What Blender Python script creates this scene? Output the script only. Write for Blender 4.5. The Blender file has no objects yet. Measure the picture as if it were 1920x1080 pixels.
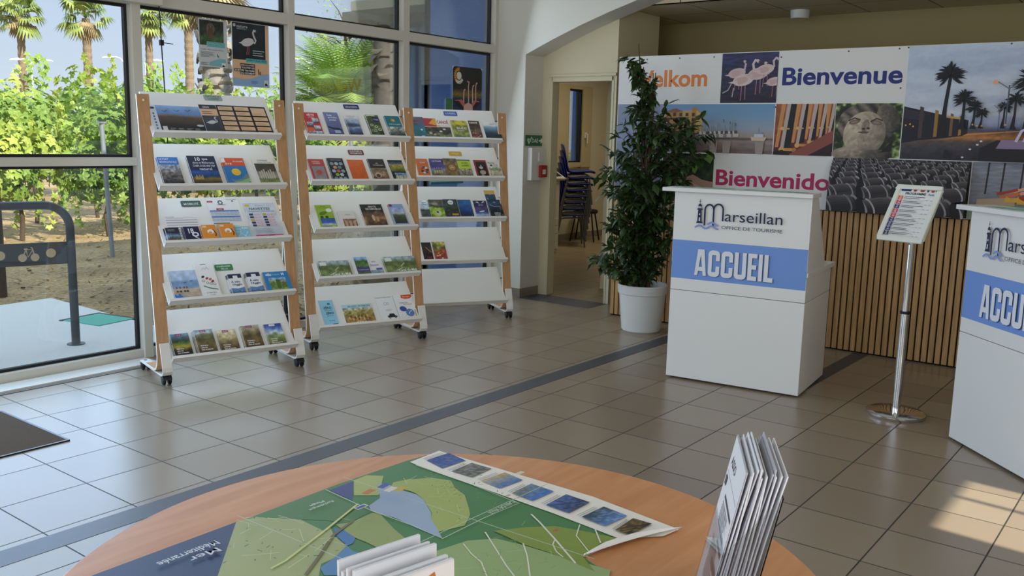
import bpy, bmesh, math, random
import numpy as np
from mathutils import Matrix, Vector, noise as mnoise

C = bpy.context
SC = C.scene
COL = SC.collection
PI = math.pi

# ---------------------------------------------------------------- camera
CAM_POS = Vector((-2.6262, -5.1774, 1.5151))
YAW, PITCH, ROLL, FPX = 0.92070, 0.16121, 0.02400, 1721.27
cam_d = bpy.data.cameras.new('camera')
cam = bpy.data.objects.new('camera', cam_d)
COL.objects.link(cam)
fwd = Vector((math.sin(YAW)*math.cos(PITCH), math.cos(YAW)*math.cos(PITCH), -math.sin(PITCH)))
rgt = Vector((math.cos(YAW), -math.sin(YAW), 0))
upv = rgt.cross(fwd)
r2 = rgt*math.cos(ROLL) + upv*math.sin(ROLL)
u2 = -rgt*math.sin(ROLL) + upv*math.cos(ROLL)
cam.matrix_world = Matrix(((r2.x, u2.x, -fwd.x, CAM_POS.x), (r2.y, u2.y, -fwd.y, CAM_POS.y), (r2.z, u2.z, -fwd.z, CAM_POS.z), (0, 0, 0, 1)))
cam_d.sensor_width = 36
cam_d.lens = 36*FPX/1920
cam_d.clip_start = 0.05
cam_d.clip_end = 400
SC.camera = cam

# ---------------------------------------------------------------- colour management
SC.view_settings.view_transform = 'Standard'
SC.view_settings.look = 'None'
SC.view_settings.gamma = 1
SC.view_settings.use_curve_mapping = False
SC.view_settings.exposure = 0.0

# ---------------------------------------------------------------- sky, sun, added fill lamps
SUN_EL, SKY_STR, SUN_STR = math.radians(38), 1.05, 9.3
world = bpy.data.worlds.new('sky')
SC.world = world
world.use_nodes = True
wn = world.node_tree
wn.nodes.clear()
wo = wn.nodes.new('ShaderNodeOutputWorld')
wb = wn.nodes.new('ShaderNodeBackground')
wtc = wn.nodes.new('ShaderNodeTexCoord')
wsp = wn.nodes.new('ShaderNodeSeparateXYZ')
wr = wn.nodes.new('ShaderNodeValToRGB')
cr = wr.color_ramp
for pos, c in ((0.0, (0.76, 0.83, 0.91)), (0.06, (0.64, 0.74, 0.90)), (0.17, (0.52, 0.66, 0.88)), (0.36, (0.66, 0.82, 1.0)), (1.0, (0.58, 0.78, 1.0))):
    if pos in (0.0, 1.0):
        e = cr.elements[0 if pos == 0.0 else -1]
    else:
        e = cr.elements.new(pos)
    e.position = pos
    e.color = c+(1,)
wn.links.new(wtc.outputs['Generated'], wsp.inputs[0])
wn.links.new(wsp.outputs[2], wr.inputs[0])
wb.inputs['Strength'].default_value = SKY_STR
# the high sky, strengthened above the view, gives most of the outdoor shade light
wmr = wn.nodes.new('ShaderNodeMapRange')
wmr.inputs['From Min'].default_value = 0.17
wmr.inputs['From Max'].default_value = 0.45
wmr.inputs['To Min'].default_value = SKY_STR
wmr.inputs['To Max'].default_value = SKY_STR*2.0
wn.links.new(wsp.outputs[2], wmr.inputs['Value'])
wn.links.new(wmr.outputs[0], wb.inputs['Strength'])
wn.links.new(wr.outputs[0], wb.inputs['Color'])
wn.links.new(wb.outputs[0], wo.inputs['Surface'])

def lamp(kind, name, loc, direction, energy, color, **kw):
    d = bpy.data.lights.new(name, kind)
    d.energy = energy
    d.color = color
    for k, v in kw.items():
        setattr(d, k, v)
    o = bpy.data.objects.new(name, d)
    COL.objects.link(o)
    o.location = loc
    o.rotation_euler = Vector(direction).to_track_quat('-Z', 'Y').to_euler()
    return o

lamp('SUN', 'sun', (0, -20, 20), (0.08, 1, -math.tan(SUN_EL)), SUN_STR, (1.0, 0.93, 0.80), angle=math.radians(0.53))
lamp('AREA', 'fill_lamp_west', (-5.7, -3.6, 2.1), (1, 0.05, -0.15), 88, (0.92, 0.96, 1.0), shape='RECTANGLE', size=5.0, size_y=2.6)  # added fill lamp at the unseen west opening, brightens the hall
lamp('AREA', 'fill_lamp_south', (-2.2, -7.7, 2.1), (0.1, 1, -0.1), 60, (1.0, 0.95, 0.88), shape='RECTANGLE', size=4.5, size_y=2.4)  # added warm fill lamp at the unseen south opening
lamp('AREA', 'fill_lamp_front', (2.5, 0.30, 1.6), (0, -1, -0.25), 34, (0.72, 0.85, 1.0), shape='RECTANGLE', size=3.6, size_y=2.6)  # extra area lamp inside the glass, boosts the window daylight
lamp('AREA', 'fill_lamp_left_bay', (-0.7, 0.30, 1.35), (0.05, -1, -0.15), 62, (0.46, 0.67, 1.0), shape='RECTANGLE', size=2.5, size_y=2.4)  # added blue area lamp, lays a bright sheen on the nearby floor
lamp('AREA', 'fill_lamp_back_room', (8.4, 1.2, 2.85), (0, 0, -1), 24, (1.0, 0.94, 0.82), shape='RECTANGLE', size=1.2, size_y=0.6)  # added lamp to lift the dim back room, no fitting there

# ---------------------------------------------------------------- colours and materials
def lin(h):
    """'#rrggbb' -> linear rgb"""
    h = h.lstrip('#')
    h = h if len(h) == 6 else ''.join(x+x for x in h)
    out = []
    for i in (0, 2, 4):
        c = int(h[i:i+2], 16)/255
        out.append(c/12.92 if c <= 0.04045 else ((c+0.055)/1.055)**2.4)
    return tuple(out)

def lin_arr(a):
    a = np.clip(a, 0, 1)
    return np.where(a <= 0.04045, a/12.92, ((a+0.055)/1.055)**2.4)

def hexs(h):
    h = h.lstrip('#')
    h = h if len(h) == 6 else ''.join(x+x for x in h)
    return np.array([int(h[i:i+2], 16)/255 for i in (0, 2, 4)])

MATS = {}
def mat(name, color='#808080', rough=0.5, metal=0.0, vary=0.0, scale=8.0, bump=0.0, bscale=60.0, spec=0.5, sheen=0, subs=None, coat=0.0):
    """principled material with a little procedural noise in tone and bump"""
    if name in MATS:
        return MATS[name]
    m = bpy.data.materials.new(name)
    m.use_nodes = True
    nt = m.node_tree
    p = nt.nodes['Principled BSDF']
    p.inputs['Roughness'].default_value = rough
    p.inputs['Metallic'].default_value = metal
    p.inputs['Specular IOR Level'].default_value = spec
    if coat:
        p.inputs['Coat Weight'].default_value = coat
    c = lin(color)
    tc = nt.nodes.new('ShaderNodeTexCoord')
    if vary > 0:
        nz = nt.nodes.new('ShaderNodeTexNoise')
        nz.inputs['Scale'].default_value = scale
        nz.inputs['Detail'].default_value = 5
        nt.links.new(tc.outputs['Object'], nz.inputs['Vector'])
        mx = nt.nodes.new('ShaderNodeMix')
        mx.data_type = 'RGBA'
        mx.inputs[6].default_value = tuple(max(0, x*(1-vary)) for x in c) + (1,)
        mx.inputs[7].default_value = tuple(min(1, x*(1+vary)) for x in c) + (1,)
        nt.links.new(nz.outputs[0], mx.inputs[0])
        nt.links.new(mx.outputs[2], p.inputs['Base Color'])
    else:
        p.inputs['Base Color'].default_value = c + (1,)
    if bump > 0:
        n2 = nt.nodes.new('ShaderNodeTexNoise')
        n2.inputs['Scale'].default_value = bscale
        n2.inputs['Detail'].default_value = 4
        nt.links.new(tc.outputs['Object'], n2.inputs['Vector'])
        b = nt.nodes.new('ShaderNodeBump')
        b.inputs['Strength'].default_value = bump
        b.inputs['Distance'].default_value = 0.02
        nt.links.new(n2.outputs[0], b.inputs['Height'])
        nt.links.new(b.outputs[0], p.inputs['Normal'])
    MATS[name] = m
    return m

def wood(name, c1, c2, rough=0.4, axis=2, stretch=12.0, scale=6.0, coat=0.0):
    if name in MATS:
        return MATS[name]
    m = bpy.data.materials.new(name)
    m.use_nodes = True
    nt = m.node_tree
    p = nt.nodes['Principled BSDF']
    p.inputs['Roughness'].default_value = rough
    p.inputs['Coat Weight'].default_value = coat
    tc = nt.nodes.new('ShaderNodeTexCoord')
    mp = nt.nodes.new('ShaderNodeMapping')
    s = [stretch]*3
    s[axis] = 1.0
    mp.inputs['Scale'].default_value = s
    nz = nt.nodes.new('ShaderNodeTexNoise')
    nz.inputs['Scale'].default_value = scale
    nz.inputs['Detail'].default_value = 6
    nz.inputs['Distortion'].default_value = 0.6
    rp = nt.nodes.new('ShaderNodeValToRGB')
    rp.color_ramp.elements[0].position = 0.3
    rp.color_ramp.elements[1].position = 0.7
    rp.color_ramp.elements[0].color = lin(c1) + (1,)
    rp.color_ramp.elements[1].color = lin(c2) + (1,)
    nt.links.new(tc.outputs['Object'], mp.inputs['Vector'])
    nt.links.new(mp.outputs[0], nz.inputs['Vector'])
    nt.links.new(nz.outputs[0], rp.inputs[0])
    nt.links.new(rp.outputs[0], p.inputs['Base Color'])
    MATS[name] = m
    return m

def print_mat(name, rough):
    """printed paper: the ink colours are a colour attribute of the sheet's own mesh"""
    m = bpy.data.materials.new(name)
    m.use_nodes = True
    nt = m.node_tree
    p = nt.nodes['Principled BSDF']
    a = nt.nodes.new('ShaderNodeAttribute')
    a.attribute_name = 'ink'
    nt.links.new(a.outputs['Color'], p.inputs['Base Color'])
    p.inputs['Roughness'].default_value = rough
    MATS[name] = m
    return m
PRINT = print_mat('printed_paper', 0.42)
PRINT_MATT = print_mat('printed_matt_board', 0.6)

def glass_mat(name, tint=(1, 1, 1), amount=1.0):
    m = bpy.data.materials.new(name)
    m.use_nodes = True
    nt = m.node_tree
    nt.nodes.clear()
    o = nt.nodes.new('ShaderNodeOutputMaterial')
    t = nt.nodes.new('ShaderNodeBsdfTransparent')
    t.inputs[0].default_value = tint + (1,)
    g = nt.nodes.new('ShaderNodeBsdfGlossy')
    g.inputs['Roughness'].default_value = 0.02
    f = nt.nodes.new('ShaderNodeFresnel')
    f.inputs[0].default_value = 1.45
    ml = nt.nodes.new('ShaderNodeMath')
    ml.operation = 'MULTIPLY'
    ml.inputs[1].default_value = amount
    mx = nt.nodes.new('ShaderNodeMixShader')
    nt.links.new(f.outputs[0], ml.inputs[0])
    nt.links.new(ml.outputs[0], mx.inputs[0])
    nt.links.new(t.outputs[0], mx.inputs[1])
    nt.links.new(g.outputs[0], mx.inputs[2])
    nt.links.new(mx.outputs[0], o.inputs[0])
    MATS[name] = m
    return m
GLASS = glass_mat('window_glass', (0.97, 0.985, 0.98), 0.8)
ACRYL = glass_mat('clear_acrylic', (0.95, 0.96, 0.97), 1.0)

def leaf_mat(name, c1, c2, rough=0.5, trans=0.3, scale=3.0):
    m = bpy.data.materials.new(name)
    m.use_nodes = True
    nt = m.node_tree
    p = nt.nodes['Principled BSDF']
    o = nt.nodes['Material Output']
    p.inputs['Roughness'].default_value = rough
    tc = nt.nodes.new('ShaderNodeTexCoord')
    nz = nt.nodes.new('ShaderNodeTexNoise')
    nz.inputs['Scale'].default_value = scale
    nz.inputs['Detail'].default_value = 3
    rp = nt.nodes.new('ShaderNodeValToRGB')
    rp.color_ramp.elements[0].position = 0.35
    rp.color_ramp.elements[1].position = 0.65
    rp.color_ramp.elements[0].color = lin(c1) + (1,)
    rp.color_ramp.elements[1].color = lin(c2) + (1,)
    nt.links.new(tc.outputs['Object'], nz.inputs['Vector'])
    nt.links.new(nz.outputs[0], rp.inputs[0])
    nt.links.new(rp.outputs[0], p.inputs['Base Color'])
    tr = nt.nodes.new('ShaderNodeBsdfTranslucent')
    nt.links.new(rp.outputs[0], tr.inputs[0])
    mx = nt.nodes.new('ShaderNodeMixShader')
    mx.inputs[0].default_value = trans
    nt.links.new(p.outputs[0], mx.inputs[1])
    nt.links.new(tr.outputs[0], mx.inputs[2])
    nt.links.new(mx.outputs[0], o.inputs[0])
    MATS[name] = m
    return m

WHITE_LAM = mat('white_laminate', '#e2e1dc', 0.35)
WHITE_PAINT = mat('white_plaster', '#d9d6cc', 0.85, vary=0.03, scale=2, bump=0.05, bscale=90)
CREAM_PAINT = mat('cream_plaster', '#d3c9a9', 0.85, vary=0.03, scale=2, bump=0.05, bscale=90)
ALU = mat('cream_white_aluminium', '#d2cfc4', 0.4)
RUBBER = mat('black_rubber', '#0c0d11', 0.5)
BLACK_PL = mat('black_plastic', '#111114', 0.35)
CHROME = mat('chrome', '#e0e0e0', 0.08, 1.0)
PAPER = mat('white_paper', '#eceae6', 0.7)
BEECH = wood('beech_veneer', '#b4875a', '#c69a6a', 0.42, axis=2, stretch=14, scale=5)
WHITE_POWDER = mat('white_painted_steel', '#e6e4de', 0.38)

# ---------------------------------------------------------------- mesh builder
class MB:
    def __init__(s):
        s.v, s.f, s.m = [], [], []
        s.M = Matrix.Identity(4)
        s.cur = 0
    def add(s, vs, fs, mi=None):
        b = len(s.v)
        s.v += [tuple(s.M @ Vector(p)) for p in vs]
        s.f += [tuple(b+i for i in f) for f in fs]
        s.m += [s.cur if mi is None else mi]*len(fs)
        return s
    def box(s, a, b, mi=None):
        x0, y0, z0 = a
        x1, y1, z1 = b
        return s.add([(x0, y0, z0), (x1, y0, z0), (x1, y1, z0), (x0, y1, z0), (x0, y0, z1), (x1, y0, z1), (x1, y1, z1), (x0, y1, z1)],
                     [(0, 3, 2, 1), (4, 5, 6, 7), (0, 1, 5, 4), (1, 2, 6, 5), (2, 3, 7, 6), (3, 0, 4, 7)], mi)
    def prism(s, pts, d0, d1, axis='x', mi=None):
        """closed polygon extruded along an axis: pts are the other two coordinates in order"""
        def P(p, d):
            return (d, p[0], p[1]) if axis == 'x' else ((p[0], d, p[1]) if axis == 'y' else (p[0], p[1], d))
        n = len(pts)
        vs = [P(p, d0) for p in pts] + [P(p, d1) for p in pts]
        fs = [tuple(range(n)), tuple(range(2*n-1, n-1, -1))] + [(i, i+n, (i+1) % n+n, (i+1) % n) for i in range(n)]
        return s.add(vs, fs, mi)
    def strip(s, prof, th, x0, x1, mi=None, mi_front=None):
        """a bent plate: an open profile of (y, z) points given a thickness, x0..x1 wide"""
        n = len(prof)
        offs = []
        for i in range(n):
            a = prof[max(0, i-1)]
            b = prof[min(n-1, i+1)]
            d = Vector((b[0]-a[0], b[1]-a[1])).normalized()
            offs.append((prof[i][0]-d.y*th, prof[i][1]+d.x*th))
        vs = []
        for p, q in zip(prof, offs):
            vs += [(x0, p[0], p[1]), (x1, p[0], p[1]), (x0, q[0], q[1]), (x1, q[0], q[1])]
        for i in range(n-1):
            a, b = 4*i, 4*i+4
            s.add([vs[a], vs[a+1], vs[b], vs[b+1]], [(0, 1, 3, 2)], mi if mi_front is None else mi_front)
            s.add([vs[a+2], vs[a+3], vs[b+2], vs[b+3]], [(0, 2, 3, 1)], mi if mi_front is None else mi_front)
            s.add([vs[a], vs[a+2], vs[b], vs[b+2]], [(0, 2, 3, 1)], mi)
            s.add([vs[a+1], vs[a+3], vs[b+1], vs[b+3]], [(0, 1, 3, 2)], mi)
        for a in (0, 4*(n-1)):
            s.add([vs[a], vs[a+1], vs[a+2], vs[a+3]], [(0, 1, 3, 2)], mi)
        return s
    def tube(s, pts, r, n=10, mi=None):
        pts = [Vector(p) for p in pts]
        rs = r if isinstance(r, (list, tuple)) else [r]*len(pts)
        vs, fs = [], []
        up = None
        for i, p in enumerate(pts):
            d = (pts[min(i+1, len(pts)-1)]-pts[max(i-1, 0)]).normalized()
            if up is None:
                up = d.orthogonal().normalized()
            up = (up - d*up.dot(d)).normalized()
            w = d.cross(up)
            for k in range(n):
                a = 2*PI*k/n
                vs.append(p + (up*math.cos(a)+w*math.sin(a))*rs[i])
        for i in range(len(pts)-1):
            for k in range(n):
                k2 = (k+1) % n
                fs.append((i*n+k, i*n+k2, (i+1)*n+k2, (i+1)*n+k))
        fs.append(tuple(range(n-1, -1, -1)))
        fs.append(tuple((len(pts)-1)*n+k for k in range(n)))
        return s.add(vs, fs, mi)
    def lathe(s, prof, n=32, center=(0, 0, 0), mi=None):
        """profile of (r, z) turned about z"""
        cx, cy, cz = center
        vs, fs = [], []
        for r, z in prof:
            for k in range(n):
                a = 2*PI*k/n
                vs.append((cx+r*math.cos(a), cy+r*math.sin(a), cz+z))
        for i in range(len(prof)-1):
            for k in range(n):
                k2 = (k+1) % n
                fs.append((i*n+k, i*n+k2, (i+1)*n+k2, (i+1)*n+k))
        return s.add(vs, fs, mi)
    def build(s, name, mats, parent=None, smooth=False, bevel=0.0, seg=2, angle=40):
        me = bpy.data.meshes.new(name)
        me.from_pydata(s.v, [], s.f)
        for m in (mats if isinstance(mats, (list, tuple)) else [mats]):
            me.materials.append(m)
        me.polygons.foreach_set('material_index', s.m)
        bm = bmesh.new()
        bm.from_mesh(me)
        bmesh.ops.remove_doubles(bm, verts=bm.verts, dist=1e-5)
        bmesh.ops.recalc_face_normals(bm, faces=bm.faces)
        bm.to_mesh(me)
        bm.free()
        if smooth:
            me.polygons.foreach_set('use_smooth', [True]*len(me.polygons))
            me.set_sharp_from_angle(angle=math.radians(angle))
        o = bpy.data.objects.new(name, me)
        COL.objects.link(o)
        if parent:
            o.parent = parent
        if bevel:
            b = o.modifiers.new('bevel', 'BEVEL')
            b.width = bevel
            b.segments = seg
            b.limit_method = 'ANGLE'
            b.angle_limit = math.radians(35)
        return o

def tag(o, label=None, cat=None, group=None, kind=None):
    if label:
        o['label'] = label
    if cat:
        o['category'] = cat
    if group:
        o['group'] = group
    if kind:
        o['kind'] = kind
    return o

def empty(name, M, label=None, cat=None, group=None):
    o = bpy.data.objects.new(name, None)
    COL.objects.link(o)
    o.empty_display_size = 0.1
    o.matrix_world = M
    return tag(o, label, cat, group)

def at(x, y, z=0.0, deg=0.0):
    return Matrix.Translation((x, y, z)) @ Matrix.Rotation(math.radians(deg), 4, 'Z')

def frame(origin, ex, ey):
    """matrix whose x and y axes are ex and ey"""
    ex = Vector(ex).normalized()
    ey = Vector(ey).normalized()
    ez = ex.cross(ey)
    return Matrix(((ex.x, ey.x, ez.x, origin[0]), (ex.y, ey.y, ez.y, origin[1]), (ex.z, ey.z, ez.z, origin[2]), (0, 0, 0, 1)))

def copy_tree(o, parent=None):
    c = o.copy()
    COL.objects.link(c)
    if parent:
        c.parent = parent
    for ch in list(o.children):
        copy_tree(ch, c)
    return c

# ---------------------------------------------------------------- printed art: flat shapes in ink on a sheet
_tc = {}
def text_shape(txt, bold=0.0, res=2):
    k = (txt, bold, res)
    if k in _tc:
        return _tc[k]
    cu = bpy.data.curves.new('lettering_source', 'FONT')
    cu.body = txt
    cu.size = 1.0
    cu.resolution_u = res
    cu.offset = bold
    cu.fill_mode = 'FRONT'
    cu.align_x = 'LEFT'
    ob = bpy.data.objects.new('lettering_source', cu)
    COL.objects.link(ob)
    dg = C.evaluated_depsgraph_get()
    dg.update()
    me = ob.evaluated_get(dg).to_mesh()
    v = np.array([tuple(p.co)[:2] for p in me.vertices]) if len(me.vertices) else np.zeros((1, 2))
    f = [tuple(p.vertices) for p in me.polygons]
    ob.evaluated_get(dg).to_mesh_clear()
    bpy.data.objects.remove(ob)
    bpy.data.curves.remove(cu)
    mn, mx = v.min(0), v.max(0)
    r = (v-mn)/np.maximum(mx-mn, 1e-6), f, (mx-mn)
    _tc[k] = r
    return r

def fbm(U, V, seed=0, octaves=4, scale=4.0):
    rng = np.random.RandomState(seed)
    out = np.zeros_like(U)
    amp, tot = 1.0, 0.0
    for o in range(octaves):
        n = 64
        g = rng.rand(n, n)
        x = (U*scale*2**o+rng.rand()*50) % n
        y = (V*scale*2**o+rng.rand()*50) % n
        xi, yi = x.astype(int) % n, y.astype(int) % n
        fx, fy = x-np.floor(x), y-np.floor(y)
        fx, fy = fx*fx*(3-2*fx), fy*fy*(3-2*fy)
        x2, y2 = (xi+1) % n, (yi+1) % n
        out += amp*((g[yi, xi]*(1-fx)+g[yi, x2]*fx)*(1-fy)+(g[y2, xi]*(1-fx)+g[y2, x2]*fx)*fy)
        tot += amp
        amp *= 0.55
    return out/tot

def stops(t, st):
    xs = [a for a, _ in st]
    cs = np.array([hexs(c) for _, c in st])
    return np.stack([np.interp(t, xs, cs[:, i]) for i in range(3)], -1)

class Art:
    """ink on a sheet w x h metres, in unit coordinates (0,0) bottom left to (1,1) top right; each layer lies a hair above the last"""
    def __init__(s, w, h, step=0.00015):
        s.w, s.h, s.z, s.step = w, h, step, step
        s.v, s.f, s.c = [], [], []
    def _add(s, uv, faces, col, step=True):
        if isinstance(col, str) and len(uv) < 80 and any(p[0] < 0 or p[0] > 1 or p[1] < 0 or p[1] > 1 for p in uv):
            nu, nf = [], []
            for f in faces:
                P = [tuple(uv[i]) for i in f]
                for ax, lim, sg in ((0, 0.0, 1), (0, 1.0, -1), (1, 0.0, 1), (1, 1.0, -1)):
                    Q = []
                    for i in range(len(P)):
                        p, q = P[i-1], P[i]
                        a, b = (p[ax]-lim)*sg, (q[ax]-lim)*sg
                        if (a < 0) != (b < 0):
                            t = a/(a-b)
                            Q.append((p[0]+(q[0]-p[0])*t, p[1]+(q[1]-p[1])*t))
                        if b >= 0:
                            Q.append(q)
                    P = Q
                    if not P:
                        break
                if len(P) >= 3:
                    nf.append(tuple(range(len(nu), len(nu)+len(P))))
                    nu += P
            if not nf:
                return
            uv, faces = nu, nf
        b = len(s.v)
        s.v += [(p[0]*s.w, p[1]*s.h, s.z) for p in uv]
        s.f += [tuple(b+i for i in f) for f in faces]
        if isinstance(col, str):
            s.c += [lin(col)]*len(uv)
        else:
            s.c += [tuple(x) for x in col]
        if step:
            s.z += s.step
    def grid(s, u0, v0, u1, v1, nx, ny, fn):
        U, V = np.meshgrid(np.linspace(0, 1, nx+1), np.linspace(0, 1, ny+1))
        c = lin_arr(fn(U, V)).reshape(-1, 3)
        uv = np.stack([u0+(u1-u0)*U, v0+(v1-v0)*V], -1).reshape(-1, 2)
        n = nx+1
        fs = [(j*n+i, j*n+i+1, (j+1)*n+i+1, (j+1)*n+i) for j in range(ny) for i in range(nx)]
        s._add(uv, fs, c)
    def grad(s, u0, v0, u1, v1, st, amt=0.15, seed=0, scale=5.0, n=18, aspect=None):
        """a photograph of a place: bands of colour from bottom to top broken up by noise"""
        asp = (u1-u0)*s.w/max(1e-6, (v1-v0)*s.h)
        nx, ny = max(4, int(n*math.sqrt(asp))), max(4, int(n/math.sqrt(asp)))
        def fn(U, V):
            a = fbm(U*asp, V, seed, 4, scale)-0.5
            b = fbm(U*asp, V, seed+7, 3, scale*1.7)-0.5
            c = stops(np.clip(V+a*amt*1.6, 0, 1), st)
            return c*(1+b[..., None]*amt*5.0)
        s.grid(u0, v0, u1, v1, nx, ny, fn)
    def rect(s, u0, v0, u1, v1, col):
        s._add([(u0, v0), (u1, v0), (u1, v1), (u0, v1)], [(0, 1, 2, 3)], col)
    def rrect(s, u0, v0, u1, v1, col, r=0.01):
        ru, rv = r/s.w, r/s.h
        pts = []
        for cu, cv, a0 in ((u1-ru, v0+rv, -90), (u1-ru, v1-rv, 0), (u0+ru, v1-rv, 90), (u0+ru, v0+rv, 180)):
            for k in range(5):
                a = math.radians(a0+22.5*k)
                pts.append((cu+ru*math.cos(a), cv+rv*math.sin(a)))
        s._add(pts, [tuple(range(len(pts)))], col)
    def poly(s, pts, col):
        s._add(pts, [tuple(range(len(pts)))], col)
    def ell(s, cu, cv, ru, rv, col, rot=0, n=18):
        """radii in units of the sheet width"""
        a0 = math.radians(rot)
        k = s.w/s.h
        pts = []
        for i in range(n):
            a = 2*PI*i/n
            x, y = ru*math.cos(a), rv*math.sin(a)
            pts.append((cu+x*math.cos(a0)-y*math.sin(a0), cv+(x*math.sin(a0)+y*math.cos(a0))*k))
        s._add(pts, [tuple(range(n))], col)
    def line(s, pts, wd, col):
        """stroke; width in units of the sheet width"""
        k = s.w/s.h
        P = [Vector((p[0], p[1]/k)) for p in pts]
        L, R = [], []
        for i in range(len(P)):
            d = (P[min(i+1, len(P)-1)]-P[max(i-1, 0)])
            d = d.normalized() if d.length > 0 else Vector((1, 0))
            n = Vector((-d.y, d.x))*(wd/2 if not isinstance(wd, (list, tuple)) else wd[i]/2)
            L.append(P[i]+n)
            R.append(P[i]-n)
        uv = [(p.x, p.y*k) for p in L]+[(p.x, p.y*k) for p in R]
        m = len(P)
        s._add(uv, [(i, i+m, i+m+1, i+1) for i in range(m-1)], col)
    def text(s, txt, u0, v0, u1, v1, col, bold=0.0, res=2, flip=False, keep=False):
        v, f, ext = text_shape(txt, bold, res)
        if keep:
            hh = (v1-v0)*s.h
            ww = hh*ext[0]/ext[1]
            if ww < (u1-u0)*s.w:
                cu = (u0+u1)/2
                u0, u1 = cu-ww/2/s.w, cu+ww/2/s.w
        if flip:
            v = 1-v
        s._add([(u0+(u1-u0)*p[0], v0+(v1-v0)*p[1]) for p in v], f, col)
    def lines(s, u0, v0, u1, v1, n, col, th=0.35, seed=1):
        """rows of small print"""
        rng = random.Random(seed)
        dh = (v1-v0)/n
        for i in range(n):
            y = v1-(i+0.7)*dh
            s._add([(u0, y), (u0+(u1-u0)*rng.uniform(0.55, 1), y), (u0+(u1-u0)*rng.uniform(0.55, 1), y+dh*th), (u0, y+dh*th)], [(0, 1, 2, 3)], col, False)
        s.z += s.step
    def build(s, name, parent=None, material=None, M=None):
        me = bpy.data.meshes.new(name)
        me.from_pydata(s.v, [], s.f)
        me.materials.append(material or PRINT)
        ca = me.color_attributes.new('ink', 'FLOAT_COLOR', 'POINT')
        buf = np.ones((len(s.v), 4), dtype=np.float32)
        buf[:, :3] = np.clip(np.array(s.c, dtype=np.float32), 0, 1)
        ca.data.foreach_set('color', buf.ravel())
        o = bpy.data.objects.new(name, me)
        COL.objects.link(o)
        if parent:
            o.parent = parent
        if M is not None:
            o.matrix_local = M
        return o
    def flamingo(s, cu, cv, sz, body='#e8d8d8', flip=1, legs='#c98a92', leglen=1.0):
        """a wading flamingo; sz is its body length in sheet widths"""
        k = s.w/s.h
        f = flip
        P = lambda x, y: (cu+f*x*sz, cv+y*sz*k)
        s.line([P(-0.05, -0.2), P(-0.02, -0.55*leglen), P(-0.1, -0.95*leglen)], sz*0.05, legs)
        s.line([P(0.08, -0.2), P(0.1, -0.6*leglen), P(0.05, -0.95*leglen)], sz*0.05, legs)
        s.ell(cu, cv, sz*0.5, sz*0.26, body, 14*f)
        s.poly([P(-0.35, 0.06), P(-0.72, -0.1), P(-0.3, -0.16)], body)
        s.line([P(0.36, 0.1), P(0.56, -0.02), P(0.64, 0.16), P(0.5, 0.4), P(0.42, 0.62), P(0.5, 0.8), P(0.62, 0.76)], sz*0.13, body)
        s.ell(*P(0.6, 0.76), sz*0.11, sz*0.075, body, -25*f)
        s.poly([P(0.66, 0.8), P(0.8, 0.6), P(0.7, 0.62), P(0.62, 0.7)], '#3a3034')
# ================================================================ THE ROOM
def struct(o):
    o['kind'] = 'structure'
    return o

def floor_mat(name, c1, c2, grout, size, oy1, oy2, split, rough):
    m = bpy.data.materials.new(name)
    m.use_nodes = True
    nt = m.node_tree
    p = nt.nodes['Principled BSDF']
    L = nt.links.new
    def N(op, a, b=None, c=None):
        n = nt.nodes.new('ShaderNodeMath')
        n.operation = op
        for i, x in enumerate((a, b, c)):
            if x is None:
                continue
            if isinstance(x, (int, float)):
                n.inputs[i].default_value = x
            else:
                L(x, n.inputs[i])
        return n.outputs[0]
    tc = nt.nodes.new('ShaderNodeTexCoord')
    sp = nt.nodes.new('ShaderNodeSeparateXYZ')
    L(tc.outputs['Object'], sp.inputs[0])
    x, y = sp.outputs[0], sp.outputs[1]
    far = N('LESS_THAN', y, split)
    yo = N('ADD', y, N('ADD', oy1, N('MULTIPLY', far, oy2-oy1)))
    tx, ty = N('DIVIDE', x, size), N('DIVIDE', yo, size)
    fx, fy = N('FRACT', tx), N('FRACT', ty)
    dx = N('MINIMUM', fx, N('SUBTRACT', 1.0, fx))
    dy = N('MINIMUM', fy, N('SUBTRACT', 1.0, fy))
    d = N('MINIMUM', dx, dy)
    g = N('LESS_THAN', d, 0.0085)
    cmb = nt.nodes.new('ShaderNodeCombineXYZ')
    L(N('FLOOR', tx), cmb.inputs[0])
    L(N('FLOOR', ty), cmb.inputs[1])
    L(far, cmb.inputs[2])
    wn_ = nt.nodes.new('ShaderNodeTexWhiteNoise')
    L(cmb.outputs[0], wn_.inputs['Vector'])
    nz = nt.nodes.new('ShaderNodeTexNoise')
    nz.inputs['Scale'].default_value = 3
    nz.inputs['Detail'].default_value = 2
    L(tc.outputs['Object'], nz.inputs['Vector'])
    k = N('ADD', N('MULTIPLY', wn_.outputs[0], 0.75), N('MULTIPLY', nz.outputs[0], 0.25))
    mx = nt.nodes.new('ShaderNodeMix')
    mx.data_type = 'RGBA'
    mx.inputs[6].default_value = lin(c1)+(1,)
    mx.inputs[7].default_value = lin(c2)+(1,)
    L(k, mx.inputs[0])
    m2 = nt.nodes.new('ShaderNodeMix')
    m2.data_type = 'RGBA'
    L(g, m2.inputs[0])
    L(mx.outputs[2], m2.inputs[6])
    m2.inputs[7].default_value = lin(grout)+(1,)
    L(m2.outputs[2], p.inputs['Base Color'])
    L(N('ADD', N('MULTIPLY', g, 0.4), N('ADD', rough, 0.05)), p.inputs['Roughness'])
    b = nt.nodes.new('ShaderNodeBump')
    b.inputs['Strength'].default_value = 0.25
    b.inputs['Distance'].default_value = 0.003
    L(N('SUBTRACT', 1.0, g), b.inputs['Height'])
    L(b.outputs[0], p.inputs['Normal'])
    return m
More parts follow.
